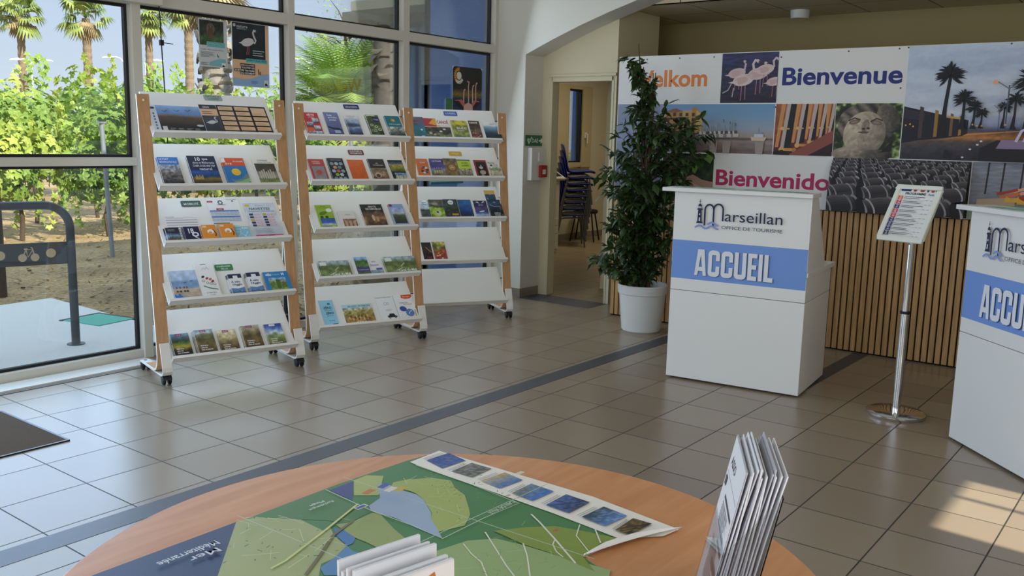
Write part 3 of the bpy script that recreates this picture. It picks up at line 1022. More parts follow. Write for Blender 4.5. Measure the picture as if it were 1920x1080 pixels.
# rack 1, second shelf
def f_city(a):
    a.grad(0, 0, 1, 0.74, [(0, '#2b2728'), (0.35, '#4a4446'), (0.6, '#7d766f'), (0.85, '#8b93a0'), (1, '#aab6c6')], 0.3, 11, 9, 22)
    a.rect(0, 0.74, 1, 1, '#3f74c4')
    a.text('LE PORT', 0.08, 0.90, 0.55, 0.96, '#e8eef6', 0.01)
    a.text('BIENVENUE EN VILLE', 0.08, 0.80, 0.9, 0.86, '#dfe8f4', 0.01)
leaflet(0, 1, -0.364, 0.122, 0.236, 'blue-topped booklet with an aerial city photo on the rack by the entrance mat', f_city, 0.007, 1)
def f_ten(a):
    a.grad(0, 0, 1, 1, [(0, '#141c2c'), (0.12, '#4a3f28'), (0.22, '#8a7434'), (0.3, '#1c3a70'), (0.45, '#2f5aa4'), (0.55, '#1a2450'), (1, '#151a3c')], 0.06, 12, 7, 30)
    for i in range(6):
        a.rect(0.10+0.05*i, 0.2, 0.13+0.05*i, 0.30+0.05*(i % 2), '#c9a94e')
    a.text('10', 0.28, 0.82, 0.45, 0.95, '#eef0f4', 0.02)
    a.text('que', 0.52, 0.83, 0.72, 0.91, '#eef0f4', 0.01)
    a.text('places en Méditerranée', 0.16, 0.71, 0.92, 0.80, '#dfe4ee', 0.01)
    a.text('CHEFS D\'OEUVRE TOP', 0.14, 0.62, 0.92, 0.69, '#dfe4ee', 0.015)
    a.text('naturel', 0.34, 0.51, 0.78, 0.60, '#dfe4ee', 0.01)
leaflet(0, 1, -0.187, 0.174, 0.243, 'large navy night-harbour magazine headed 10 on the second shelf', f_ten, 0.010, 1)
def f_sun(a):
    a.rect(0, 0, 1, 1, '#2a78b8')
    a.rect(0, 0.72, 1, 1, '#d9532c')
    a.rect(0.0, 0.84, 0.16, 0.99, '#f0ece6')
    a.text('ÉTÉ', 0.14, 0.76, 0.42, 0.83, '#f2e6d8', 0.02)
    a.text('PROGRAMME', 0.5, 0.85, 0.95, 0.90, '#f2e6d8', 0.01)
    a.ell(0.5, 0.50, 0.20, 0.20, '#f2c230')
    a.poly([(0.12, 0.30), (0.35, 0.22), (0.65, 0.26), (0.9, 0.42), (1, 0.40), (1, 0.28), (0.6, 0.14), (0.3, 0.12)], '#6c8a92')
    a.poly([(0.25, 0.16), (0.6, 0.18), (1, 0.30), (1, 0.16), (0.6, 0.08)], '#8fbf7a')
    for u in (0.15, 0.45, 0.8):
        a.ell(u, 0.07, 0.06, 0.03, '#e8734a')
leaflet(0, 1, 0.029, 0.146, 0.238, 'blue and orange leaflet with a big yellow sun on the second shelf', f_sun, 0.004, 1)
def f_castle(a):
    a.rect(0, 0, 1, 1, '#e6e4de')
    a.grad(0.06, 0.10, 0.97, 0.80, [(0, '#7c8a55'), (0.25, '#6f7a48'), (0.3, '#a59f90'), (0.55, '#8d8678'), (0.62, '#4a4436'), (1, '#3a382c')], 0.1, 14, 6, 24)
    for i in range(7):
        a.rect(0.16+0.1*i, 0.27, 0.22+0.1*i, 0.52+0.04*(i % 3), '#c4bcae')
    a.text('DOMAINE', 0.25, 0.88, 0.7, 0.93, '#55524c')
    a.text('CHÂTEAU DES VIGNES', 0.2, 0.82, 0.85, 0.86, '#55524c')
leaflet(0, 1, 0.232, 0.148, 0.246, 'white-bordered leaflet with a photo of a grand stone building on the second shelf', f_castle, 0.003)
# rack 1, third shelf: mobility
def f_form(a):
    a.rect(0, 0, 1, 1, '#e6e4e2')
    a.text('HORAIRES', 0.05, 0.93, 0.3, 0.965, '#8a3a46')
    for j in range(9):
        a.rect(0.04, 0.14+j*0.085, 0.96, 0.165+j*0.085, '#b08f96' if j % 2 else '#a9b0c4')
    a.rect(0.04, 0.90, 0.96, 0.905, '#555566')
leaflet(0, 2, -0.356, 0.206, 0.222, 'white timetable form ruled in pink lines behind the small mobility leaflets', f_form, 0.0012, cat='leaflet', name='leaflet')
def f_tt(a):
    a.rect(0, 0, 1, 1, '#e9e8e6')
    a.rrect(0.02, 0.90, 0.2, 0.945, '#b02a3a', 0.008)
    a.text('bus', 0.07, 0.91, 0.15, 0.935, '#f0e0e0')
    for k in range(8):
        t_ = k*PI/4
        a.ell(0.42+0.06*math.cos(t_), 0.90+0.042*math.sin(t_), 0.025, 0.025, '#555a60')
    a.rect(0.30, 0.845, 0.56, 0.853, '#555a60')
    a.ell(0.80, 0.93, 0.02, 0.03, '#222222')
    a.text('PLUS INFO', 0.64, 0.955, 0.94, 0.975, '#333333')
    a.rect(0.24, 0.72, 0.46, 0.765, '#a3283a')
    a.text('TARIFS', 0.28, 0.73, 0.42, 0.752, '#f0e0e0')
    for r in range(2):
        a.rect(0.02, 0.69-r*0.14, 0.9, 0.715-r*0.14, '#4c78bc')
        for j in range(4):
            a.rect(0.02, 0.60+j*0.022-r*0.14, 0.9, 0.612+j*0.022-r*0.14, '#a8b9d6')
        for i in range(7):
            a.rect(0.12+i*0.12, 0.59-r*0.14, 0.128+i*0.12, 0.69-r*0.14, '#e9e8e6')
    a.rect(0.02, 0.395, 0.5, 0.42, '#3a7a4c')
    a.lines(0.05, 0.05, 0.85, 0.36, 9, '#9aa0a8', 0.3)
leaflet(0, 2, -0.069, 0.210, 0.352, 'white shuttle timetable sheet with blue tables standing tall on the mobility shelf', f_tt, 0.0012, cat='leaflet', name='leaflet')
def f_nav(a):
    a.rect(0, 0, 1, 1, '#cfd6e0')
    a.grad(0, 0, 1, 1, [(0, '#b9c4d2'), (0.4, '#d4dae2'), (1, '#c6cfdc')], 0.04, 5)
    a.ell(0.12, 0.93, 0.08, 0.05, '#d8b83a')
    a.text('THAU', 0.38, 0.91, 0.62, 0.945, '#a0806a')
    a.text('NAVETTES', 0.16, 0.81, 0.82, 0.87, '#3a4250', 0.02)
    a.text('MARSEILLAN - MONTPELLIER', 0.1, 0.755, 0.94, 0.785, '#5a6270')
    for j in range(5):
        y = 0.66-j*0.075
        for i, u in enumerate((0.1, 0.52)):
            a.rect(u, y, u+0.12, y+0.05, ('#2a2f50', '#2a2f50', '#c9a92a', '#2a2f50', '#3a3f60')[(j+2*i) % 5])
            a.rect(u+0.14, y+0.005, u+0.36, y+0.045, '#e4cdd4')
            a.text('8h30  9h45', u+0.16, y+0.015, u+0.34, y+0.035, '#96344e')
    a.lines(0.12, 0.17, 0.8, 0.3, 4, '#8a93a4', 0.25)
    a.rrect(0.08, 0.02, 0.95, 0.13, '#d04a78', 0.006)
    a.rect(0.5, 0.03, 0.68, 0.12, '#4a2438')
    a.text('LIGNE', 0.14, 0.055, 0.4, 0.095, '#f4d8e2', 0.01)
leaflet(0, 2, 0.160, 0.210, 0.307, 'grey-blue NAVETTES poster with a pink foot on the mobility shelf', f_nav, 0.0012, cat='leaflet', name='leaflet')
def f_red(a):
    a.grad(0, 0, 1, 0.66, [(0, '#7a2a20'), (0.3, '#8f4436'), (0.45, '#3c4a3c'), (0.7, '#7f94b4'), (1, '#2c3450')], 0.2, 15)
    a.rect(0, 0.66, 1, 1, '#1d2030')
    a.lines(0.15, 0.75, 0.8, 0.9, 2, '#aab', 0.3)
leaflet(0, 2, -0.373, 0.080, 0.116, 'small dark leaflet with a red-roofed village, at the post end of the mobility shelf', f_red, 0.004, 2, z=0.004)
def f_18(a):
    a.rect(0, 0, 1, 1, '#1c1a40')
    a.rect(0, 0, 1, 0.14, '#e2e2e6')
    a.text('18', 0.28, 0.55, 0.62, 0.88, '#e8e8f0', 0.03)
    a.ell(0.68, 0.48, 0.22, 0.2, '#e8e8f0')
    a.ell(0.68, 0.48, 0.12, 0.09, '#1c1a40')
    a.line([(0.6, 0.32), (0.85, 0.2)], 0.05, '#e8e8f0')
leaflet(0, 2, -0.266, 0.094, 0.120, 'small navy leaflet numbered 18 on the mobility shelf', f_18, 0.004, 2, z=0.004)
def f_or(a):
    a.rect(0, 0, 1, 1, '#e8922e')
    a.rect(0, 0, 1, 0.16, '#e6e4e0')
    a.text('Hérault', 0.5, 0.04, 0.95, 0.12, '#666')
    a.rect(0.06, 0.82, 0.34, 0.94, '#e4d2b8')
    a.ell(0.55, 0.58, 0.24, 0.2, '#f4efe8')
    a.ell(0.52, 0.52, 0.12, 0.1, '#e8922e')
    a.line([(0.75, 0.7), (0.9, 0.45), (0.82, 0.3)], 0.07, '#20242c')
leaflet(0, 2, -0.154, 0.088, 0.128, 'small orange leaflet with a white swirl, next to the navy one numbered 18', f_or, 0.004, 2, z=0.004, group='orange mobility leaflets', extra='small orange leaflets with a white swirl')
leaflet(0, 2, -0.045, 0.092, 0.133, 'small orange leaflet with a white swirl, next to the pale blue plan', f_or, 0.004, 2, z=0.004, group='orange mobility leaflets', extra='small orange leaflets with a white swirl')
def f_plan(a):
    a.rect(0, 0, 1, 1, '#8cc4dc')
    a.rect(0, 0.88, 1, 1, '#dfe6d8')
    a.text('PLAN', 0.5, 0.72, 0.9, 0.83, '#f0f6fa', 0.02)
    for p in ([(0.1, 0.2), (0.35, 0.45), (0.6, 0.3), (0.85, 0.1)], [(0.35, 0.45), (0.4, 0.75)], [(0.6, 0.3), (0.8, 0.5)]):
        a.line(p, 0.02, '#eaf4f8')
    for u, v in ((0.12, 0.2), (0.36, 0.45), (0.6, 0.3), (0.85, 0.12), (0.8, 0.5)):
        a.ell(u, v, 0.035, 0.035, '#f2f8fa')
leaflet(0, 2, 0.053, 0.096, 0.130, 'small pale blue plan leaflet with a white line network on the mobility shelf', f_plan, 0.003, z=0.004)
# rack 1, fourth shelf: cycling
def f_beach(a):
    a.grad(0, 0, 1, 1, [(0, '#8fa4c4'), (0.1, '#b8a898'), (0.25, '#b79f88'), (0.38, '#c2b4a4'), (0.42, '#7f9cbc'), (0.62, '#7795bc'), (0.68, '#a6bcd8'), (1, '#bccce4')], 0.06, 21, 5, 26)
    a.poly([(0, 0), (0.0, 0.22), (0.12, 0.16), (0.2, 0.24), (0.3, 0.12), (1.0, 0.08), (1, 0)], '#2f6cba')
    a.text('À vélo', 0.5, 0.05, 0.9, 0.11, '#dfe8f4')
    for u in (0.15, 0.27, 0.42, 0.52):
        a.ell(u, 0.30, 0.045, 0.045, '#4a3f3c')
        a.ell(u, 0.42, 0.03, 0.05, '#8a4a3a')
    for u, v in ((0.5, 0.58), (0.75, 0.62)):
        a.line([(u-0.06, v), (u+0.06, v+0.01)], 0.02, '#3c4c62')
leaflet(0, 3, -0.358, 0.162, 0.222, 'large leaflet of cyclists on a pale beach at the post end of the cycling shelf', f_beach, 0.007, 1)
def f_caro(a):
    a.rect(0, 0, 1, 1, '#e9e7e4')
    a.rect(0.3, 0.95, 0.6, 0.97, '#5a5f80')
    a.line([(0.3, 0.80), (0.4, 0.86), (0.5, 0.80), (0.6, 0.88), (0.7, 0.80)], 0.02, '#444')
    a.ell(0.5, 0.84, 0.14, 0.05, '#d4d4d8')
    for u, v, c in ((0.25, 0.6, '#26283a'), (0.45, 0.55, '#b03a3a'), (0.62, 0.52, '#c4604a'), (0.72, 0.46, '#8a2f3a')):
        a.ell(u, v, 0.10, 0.07, c, 40)
    for u, v in ((0.22, 0.48), (0.42, 0.42), (0.6, 0.40), (0.78, 0.38)):
        a.ell(u, v, 0.075, 0.075, '#33343c')
        a.ell(u, v, 0.055, 0.055, '#e9e7e4')
    a.line([(0.15, 0.34), (0.45, 0.27), (0.9, 0.22)], 0.06, '#2f8a62')
    a.text('LA CARTE VÉLO', 0.2, 0.12, 0.75, 0.16, '#3a7a5a', 0.01)
    a.text('DU BASSIN', 0.35, 0.05, 0.65, 0.085, '#666')
leaflet(0, 3, -0.189, 0.111, 0.264, 'tall white leaflet with cartoon cyclists and a green stroke on the cycling shelf', f_caro, 0.006, 2)
def f_agglo(a):
    a.rect(0, 0, 1, 1, '#e9ecef')
    a.grad(0, 0, 1, 0.24, [(0, '#26324a'), (0.6, '#4a6a94'), (1, '#7f9ac0')], 0.2, 31)
    a.poly([(0, 0.2), (0, 0.34), (0.5, 0.30), (1, 0.36), (1, 0.22)], '#5f86b8')
    a.rect(0, 0.80, 1, 1, '#1f2848')
    a.rect(0.35, 0.76, 0.7, 0.92, '#e6ebf2')
    a.text('À vélo', 0.12, 0.58, 0.78, 0.70, '#232c48', 0.02)
    a.text('l\'Agglo', 0.16, 0.42, 0.88, 0.54, '#232c48', 0.02)
leaflet(0, 3, -0.007, 0.085, 0.161, 'white leaflet reading À vélo l\'Agglo, next to the green itineraries label', f_agglo, 0.005, 3, group='à vélo leaflets', lean=0, extra='white leaflets reading À vélo')
leaflet(0, 3, 0.112, 0.088, 0.164, 'white leaflet reading À vélo l\'Agglo, next to the blue vélo magazine', f_agglo, 0.005, 3, group='à vélo leaflets', lean=0, extra='white leaflets reading À vélo')
def f_velom(a):
    a.rect(0, 0, 1, 1, '#2a83c6')
    a.grad(0.16, 0.06, 0.84, 0.72, [(0, '#9c8e62'), (0.3, '#6f8a44'), (0.6, '#5f7a3c'), (0.7, '#a9b8a0'), (1, '#6fa0d8')], 0.22, 33)
    a.rect(0.42, 0.2, 0.58, 0.62, '#4c6a30')
    a.text('vélo', 0.08, 0.80, 0.32, 0.94, '#eaf2fa', 0.03)
    a.text('& balades', 0.34, 0.82, 0.66, 0.92, '#8fc6ea', 0.01)
    a.text('M', 0.72, 0.80, 0.82, 0.93, '#eaf2fa', 0.04)
    a.rect(0.46, 0.0, 0.68, 0.12, '#dfe6ea')
leaflet(0, 3, 0.224, 0.169, 0.166, 'wide blue vélo magazine with a green garden photo on the cycling shelf', f_velom, 0.006, 1)
# rack 1, bottom shelf
def walk(st, tint, seed, band):
    def fn(a):
        a.grad(0, 0, 1, 1, st, 0.14, seed, 5, 20)
        a.rect(0.28, 0.90, 0.62, 0.985, tint)
        a.text('Hérault', 0.33, 0.92, 0.57, 0.96, '#ead8e4', 0.01)
        if band:
            a.rect(0, 0, 1, 0.07, band)
        for i in range(3):
            a.text(('Itinéraires', 'culturels', 'Sites et beautés')[i], 0.16, 0.32-i*0.085, (0.55, 0.50, 0.78)[i], 0.38-i*0.085, '#eceae4', 0.02)
    return fn
leaflet(0, 4, -0.379, 0.109, 0.169, 'dark walking guide with people by yellow flowers on the bottom shelf', walk([(0, '#1c1a18'), (0.28, '#2a2620'), (0.4, '#a08a2a'), (0.55, '#7a8a3a'), (0.7, '#2c3a2a'), (1, '#7fa0c0')], '#8a2a5a', 41, None), 0.007, 2)
leaflet(0, 4, -0.235, 0.114, 0.177, 'walking guide with white blossom bushes and a red foot on the bottom shelf', walk([(0, '#4a3a26'), (0.4, '#7a6a3e'), (0.6, '#5c5a36'), (0.8, '#8a8a66'), (0.85, '#b8c4c8'), (1, '#9ab0c8')], '#8a2a5a', 42, '#7a2030'), 0.006, 3)
leaflet(0, 4, -0.089, 0.117, 0.169, 'walking guide with a pale gold sky in the middle of the bottom shelf', walk([(0, '#2e2418'), (0.3, '#6a5836'), (0.5, '#8a7a4c'), (0.62, '#c8b88a'), (1, '#d8ccae')], '#8a2a5a', 43, None), 0.004, 1)
leaflet(0, 4, 0.061, 0.119, 0.176, 'walking guide with brown hills and a red foot on the bottom shelf', walk([(0, '#3a2c1a'), (0.35, '#6e5a34'), (0.6, '#5c4e30'), (0.75, '#9a8c66'), (1, '#b4b09c')], '#8a2a5a', 44, '#7a2030'), 0.007, 2)
leaflet(0, 4, 0.220, 0.116, 0.175, 'walking guide with green hills under a deep blue sky on the bottom shelf', walk([(0, '#7a4a30'), (0.08, '#5a5030'), (0.35, '#7a8a4a'), (0.5, '#8a9a6a'), (0.6, '#c0ccd4'), (0.8, '#5a7ab8'), (1, '#3c4a9a')], '#d8dce8', 45, '#8a3a2c'), 0.006, 1)

# rack 2, top shelf
def f_sete(a):
    a.rect(0, 0, 1, 1, '#c22a30')
    a.text('SÈTE', 0.25, 0.86, 0.75, 0.96, '#eeded8', 0.03)
    a.text('croisières', 0.3, 0.78, 0.7, 0.84, '#eeded8')
    for u, v, c in ((0.5, 0.56, '#8fa0b4'), (0.1, 0.40, '#6a7480'), (0.5, 0.25, '#a4b0bc'), (0.06, 0.08, '#7c94a8'), (0.52, 0.02, '#8a9cb0')):
        a.grad(u, v, u+0.42, v+0.20, [(0, '#3a3c40'), (0.4, c), (1, '#c4ccd4')], 0.2, int(u*90+v*33), 4, 8)
    a.rect(0.0, 0.2, 0.45, 0.36, '#d8622a')
leaflet(1, 0, -0.379, 0.112, 0.234, 'red leaflet with small boat photos on the top shelf of the middle rack', f_sete, 0.007, 1)
def f_joutes(a):
    a.grad(0, 0, 1, 1, [(0, '#3c4468'), (0.3, '#5c6490'), (1, '#767ca8')], 0.06, 52)
    a.text('Les', 0.25, 0.84, 0.55, 0.93, '#e6e8f2', 0.02)
    a.text('grandes', 0.25, 0.74, 0.85, 0.82, '#e6e8f2', 0.02)
    a.text('joutes', 0.3, 0.64, 0.75, 0.72, '#e6e8f2', 0.02)
    a.poly([(0.05, 0.38), (0.4, 0.30), (0.95, 0.26), (0.85, 0.36), (0.4, 0.38), (0.08, 0.44)], '#1c2034')
    a.rect(0.42, 0.16, 0.8, 0.28, '#aab2cc')
leaflet(1, 0, -0.222, 0.112, 0.247, 'thick lavender-blue booklet with a dark boat on the middle rack', f_joutes, 0.012)
def f_sea2(a):
    a.rect(0, 0, 1, 1, '#e2e2e2')
    a.grad(0, 0.14, 1, 0.84, [(0, '#232a3c'), (0.18, '#3f5078'), (0.45, '#8fa2c4'), (0.5, '#4a5468'), (0.6, '#3c4a5c'), (0.75, '#8a9cb8'), (1, '#b4c0d4')], 0.12, 53, 4, 22)
    a.text('LES GRANDS SITES', 0.12, 0.92, 0.82, 0.955, '#b0604a', 0.01)
    a.text('en bateau', 0.2, 0.86, 0.7, 0.90, '#4a5a7a')
leaflet(1, 0, -0.062, 0.102, 0.231, 'white-edged leaflet with blue coast photos in the centre of the top shelf', f_sea2, 0.004, 1)
def f_park(a):
    a.grad(0, 0.13, 1, 1, [(0, '#2c3a20'), (0.3, '#55683a'), (0.6, '#3c4c2c'), (1, '#6c8a44')], 0.25, 54, 7, 22)
    a.rect(0, 0, 1, 0.13, '#e4e4dc')
    a.text('PARC', 0.3, 0.03, 0.75, 0.09, '#4a6a30', 0.02)
    a.rect(0.5, 0.68, 0.95, 0.92, '#26285a')
    a.text('À TABLE', 0.55, 0.76, 0.9, 0.84, '#d8dcf0', 0.01)
    for u, v, c in ((0.25, 0.55, '#c4c8b0'), (0.55, 0.48, '#d8d4c0'), (0.4, 0.3, '#b8c0a0'), (0.75, 0.35, '#e0dccc'), (0.2, 0.3, '#98a478')):
        a.ell(u, v, 0.13, 0.12, c)
        a.ell(u, v, 0.08, 0.07, '#4c5a34')
    a.rect(0.05, 0.93, 0.7, 0.98, '#cfd6b0')
leaflet(1, 0, 0.105, 0.101, 0.233, 'green leaflet with a navy patch, second from the post end of its top shelf', f_park, 0.007, 1)
def f_teal(a):
    a.grad(0, 0, 1, 0.56, [(0, '#1c2420'), (0.4, '#46504a'), (0.7, '#8a948a'), (1, '#c0c8c4')], 0.3, 55, 7, 20)
    a.rect(0, 0.52, 1, 1, '#17707c')
    for k in range(10):
        t_ = k*PI/5
        a.line([(0.5, 0.80), (0.5+0.16*math.cos(t_), 0.80+0.085*math.sin(t_))], 0.03, '#d8a840')
    a.ell(0.5, 0.80, 0.09, 0.09, '#d8a840')
    a.text('SITES ET VILLAGES', 0.14, 0.60, 0.9, 0.65, '#d4e8ea', 0.01)
leaflet(1, 0, 0.258, 0.121, 0.232, 'teal leaflet with a golden sun emblem on the top shelf of the middle rack', f_teal, 0.005, 1)
# rack 2, second shelf: culture
def f_coeur(a):
    a.rect(0, 0, 1, 1, '#b4443c')
    a.text('CHÂTEAU', 0.22, 0.86, 0.72, 0.92, '#ecd8cc', 0.01)
    a.text('LAURENS', 0.26, 0.78, 0.74, 0.84, '#ecd8cc', 0.01)
    a.rect(0.14, 0.06, 0.9, 0.68, '#8a8e98')
    for r, c in ((0.3, '#c06a5c'), (0.22, '#8a9aa8'), (0.14, '#c4503c')):
        for k in range(6):
            t_ = k*PI/3
            a.ell(0.5+r*0.8*math.cos(t_), 0.42+r*0.45*math.sin(t_), 0.10, 0.07, c, math.degrees(t_))
    a.ell(0.5, 0.16, 0.09, 0.09, '#a8a060')
leaflet(1, 1, -0.374, 0.117, 0.217, 'red leaflet with an ornate floral pattern on the culture shelf', f_coeur, 0.005, 1)
def f_hex(a):
    a.rect(0, 0, 1, 1, '#1c2226')
    a.text('HÉRAULT MUSÉES', 0.2, 0.90, 0.85, 0.94, '#b8c4c8')
    cs = ['#7f9aa8', '#b0bcc0', '#8aa0b0', '#c49a70', '#6f8a90', '#a8b8c0', '#b87048', '#90a8b0', '#9ab04a', '#c0ccd0', '#70909c', '#98a8a0']
    i = 0
    for r in range(5):
        for c in range(3 if r % 2 == 0 else 2):
            u, v = 0.22+0.28*c+(0.14 if r % 2 else 0), 0.76-0.155*r
            pts = [(u+0.13*math.cos(math.radians(60*k)), v+0.13*math.sin(math.radians(60*k))*a.w/a.h*1.05) for k in range(6)]
            a.poly(pts, cs[i % 12])
            i += 1
leaflet(1, 1, -0.228, 0.122, 0.228, 'black leaflet covered in hexagon photos on the culture shelf', f_hex, 0.005, 1)
def f_orange(a):
    a.grad(0, 0, 1, 1, [(0, '#c85a1c'), (1, '#d8661f')], 0.03, 63)
    a.text('musée', 0.4, 0.76, 0.66, 0.80, '#e08a50')
leaflet(1, 1, -0.073, 0.125, 0.221, 'plain orange leaflet in the centre of the culture shelf', f_orange, 0.003)
def f_abb(a):
    a.grad(0, 0.1, 1, 0.62, [(0, '#5a3a28'), (0.3, '#8a6a4c'), (0.5, '#a08a6c'), (0.8, '#6e5a44'), (1, '#9a8a70')], 0.2, 64, 5, 20)
    a.rect(0, 0.60, 1, 1, '#2a2022')
    a.rect(0, 0, 1, 0.10, '#6a2226')
    a.ell(0.35, 0.28, 0.2, 0.2, '#c8b090')
    a.ell(0.35, 0.26, 0.13, 0.14, '#5a4030')
    a.text('LES', 0.42, 0.78, 0.58, 0.83, '#e0d4c8')
    a.text('CATHÉDRALES', 0.22, 0.70, 0.86, 0.75, '#e0d4c8', 0.01)
leaflet(1, 1, 0.088, 0.126, 0.223, 'dark brown leaflet with a vaulted stone arch on the culture shelf', f_abb, 0.005, 1)
def f_med(a):
    a.rect(0, 0, 1, 1, '#15191a')
    a.grad(0.04, 0.48, 1, 0.92, [(0, '#4a5a24'), (0.4, '#8a8a3a'), (0.7, '#b49a3c'), (0.8, '#3a5a80'), (1, '#2a4060')], 0.15, 65, 5, 18)
    a.grad(0.2, 0.03, 1, 0.42, [(0, '#5a6a34'), (0.3, '#c8c4a0'), (0.6, '#9aa890'), (0.8, '#6a8aac'), (1, '#90acd0')], 0.25, 66, 5, 16)
    for i in range(4):
        a.rect(0.3+0.16*i, 0.06, 0.34+0.16*i, 0.3, '#d8d4b8')
leaflet(1, 1, 0.249, 0.119, 0.220, 'black leaflet with a golden garden above a white colonnade on the culture shelf', f_med, 0.004)
# rack 2, third shelf
def f_tram(a):
    a.rect(0, 0, 1, 1, '#93b41e')
    a.text('BULLE', 0.35, 0.92, 0.65, 0.97, '#4a5a14', 0.01)
    a.text('À VÉLO SUR RAIL', 0.14, 0.86, 0.8, 0.905, '#4a5a14', 0.01)
    a.grad(0.12, 0.1, 0.98, 0.46, [(0, '#5a6a30'), (0.3, '#c4ccd4'), (0.5, '#3f68b4'), (1, '#3a5a9a')], 0.1, 71, 4, 14)
    a.ell(0.78, 0.78, 0.18, 0.14, '#dfe6d8')
    a.ell(0.38, 0.66, 0.26, 0.12, '#5a7a20', 20)
    for u in (0.25, 0.55):
        a.ell(u, 0.5, 0.10, 0.10, '#3c4a20')
    a.ell(0.8, 0.14, 0.12, 0.10, '#a8c83a')
leaflet(1, 2, -0.348, 0.124, 0.225, 'lime green leaflet with a bicycle drawing on the middle rack', f_tram, 0.006, 1)
def f_theatre(a):
    a.rect(0, 0, 1, 1, '#dedad4')
    a.grad(0.14, 0.03, 1, 0.55, [(0, '#3a2420'), (0.4, '#7a5040'), (0.7, '#a88a6c'), (1, '#8a5a48')], 0.2, 72, 4, 14)
    for i in range(3):
        a.rect(0.24+0.26*i, 0.1, 0.4+0.26*i, 0.44, '#c09a80')
    a.text('Théâtre', 0.35, 0.75, 0.7, 0.81, '#8a7a70')
leaflet(1, 2, -0.184, 0.119, 0.168, 'short white leaflet with red painted doors on the middle rack', f_theatre, 0.006, 1)
def f_grotte(a):
    a.grad(0, 0, 1, 1, [(0, '#3a2014'), (0.15, '#6a4a2c'), (0.4, '#8a6a48'), (0.62, '#5a4230'), (0.7, '#1c1614'), (1, '#161214')], 0.25, 73, 5, 26)
    a.ell(0.45, 0.42, 0.06, 0.17, '#c8b090')
    a.ell(0.62, 0.36, 0.05, 0.14, '#b89a78')
    a.rect(0, 0, 1, 0.05, '#8a5a40')
    a.text('GROTTE', 0.36, 0.86, 0.72, 0.93, '#e6ded4', 0.02)
    a.text('DES DEMOISELLES', 0.22, 0.76, 0.92, 0.83, '#e6ded4', 0.02)
leaflet(1, 2, -0.006, 0.174, 0.220, 'large dark brown GROTTE DES DEMOISELLES leaflet on the middle rack', f_grotte, 0.008, 1)
def f_orb(a):
    a.rect(0, 0, 1, 1, '#8fa4d0')
    a.grad(0.06, 0.16, 0.94, 0.82, [(0, '#2a3424'), (0.4, '#46543a'), (0.55, '#5a6440'), (0.65, '#b4bcc8'), (1, '#9cb0dc')], 0.12, 74, 4, 18)
    a.ell(0.08, 0.94, 0.16, 0.12, '#8a2a5a')
    a.rect(0.1, 0.0, 0.9, 0.14, '#9cb4da')
leaflet(1, 2, 0.229, 0.112, 0.220, 'pale blue leaflet with a dark village and pink corner on the middle rack', f_orb, 0.004, 2)
# rack 2, fourth shelf
def f_canal(txt):
    def fn(a):
        a.grad(0, 0, 1, 1, [(0, '#5a6a40'), (0.3, '#7c8a52'), (0.5, '#66753e'), (0.7, '#56683c'), (0.8, '#8a9a90'), (1, '#a4b4bc')], 0.16, 81, 5, 30)
        a.line([(0.3, 0.2), (0.52, 0.35), (0.5, 0.46), (0.62, 0.62)], 0.025, '#c8c4a8')
        a.rect(0.06, 0.74, 0.26, 0.94, '#dfe2dc')
        a.text('Canal du Midi', 0.38, 0.16, 0.95, 0.30, '#eef0ea', 0.02)
        a.text(txt, 0.42, 0.03, 0.86, 0.13, '#eef0ea', 0.02)
    return fn
leaflet(1, 3, -0.367, 0.236, 0.155, 'landscape Canal du Midi leaflet at the entrance end of its shelf', f_canal('gourmandise'), 0.006, 1)
def f_riv(a):
    a.rect(0, 0, 1, 1, '#dfe0e0')
    a.grad(0.18, 0.12, 1, 1, [(0, '#4a5a40'), (0.22, '#5a6a50'), (0.32, '#3a3a62'), (0.45, '#5a8a40'), (0.75, '#3c5a30'), (0.9, '#8ab0d8')], 0.15, 82, 4, 18)
    a.rect(0.2, 0.24, 0.98, 0.44, '#4a3f78')
    a.text('À LA RENCONTRE', 0.26, 0.31, 0.92, 0.37, '#d8d4ea', 0.01)
    a.rect(0, 0, 1, 0.1, '#4a5a50')
leaflet(1, 3, -0.109, 0.123, 0.176, 'leaflet of a green canal bank with a purple band on the middle rack', f_riv, 0.006, 1)
def f_emb(a):
    a.rect(0, 0, 1, 1, '#e2e4e4')
    a.grad(0, 0, 1, 0.38, [(0, '#2c3a30'), (0.4, '#4c6a4a'), (0.6, '#7090a0'), (1, '#b8c8d8')], 0.2, 83, 4, 14)
    a.text('SÈTE', 0.3, 0.84, 0.6, 0.91, '#4a6a6a', 0.02)
    a.text('Découvrir', 0.14, 0.62, 0.8, 0.74, '#5a6a70', 0.01)
    a.rect(0.5, 0.38, 0.96, 0.5, '#6a5aa0')
leaflet(1, 3, 0.016, 0.105, 0.152, 'small white leaflet with a waterside photo beside the purple-banded one', f_emb, 0.004)
leaflet(1, 3, 0.139, 0.259, 0.164, 'landscape Canal du Midi leaflet at the arch-pier end of its shelf', f_canal('Béziers'), 0.006, 1)
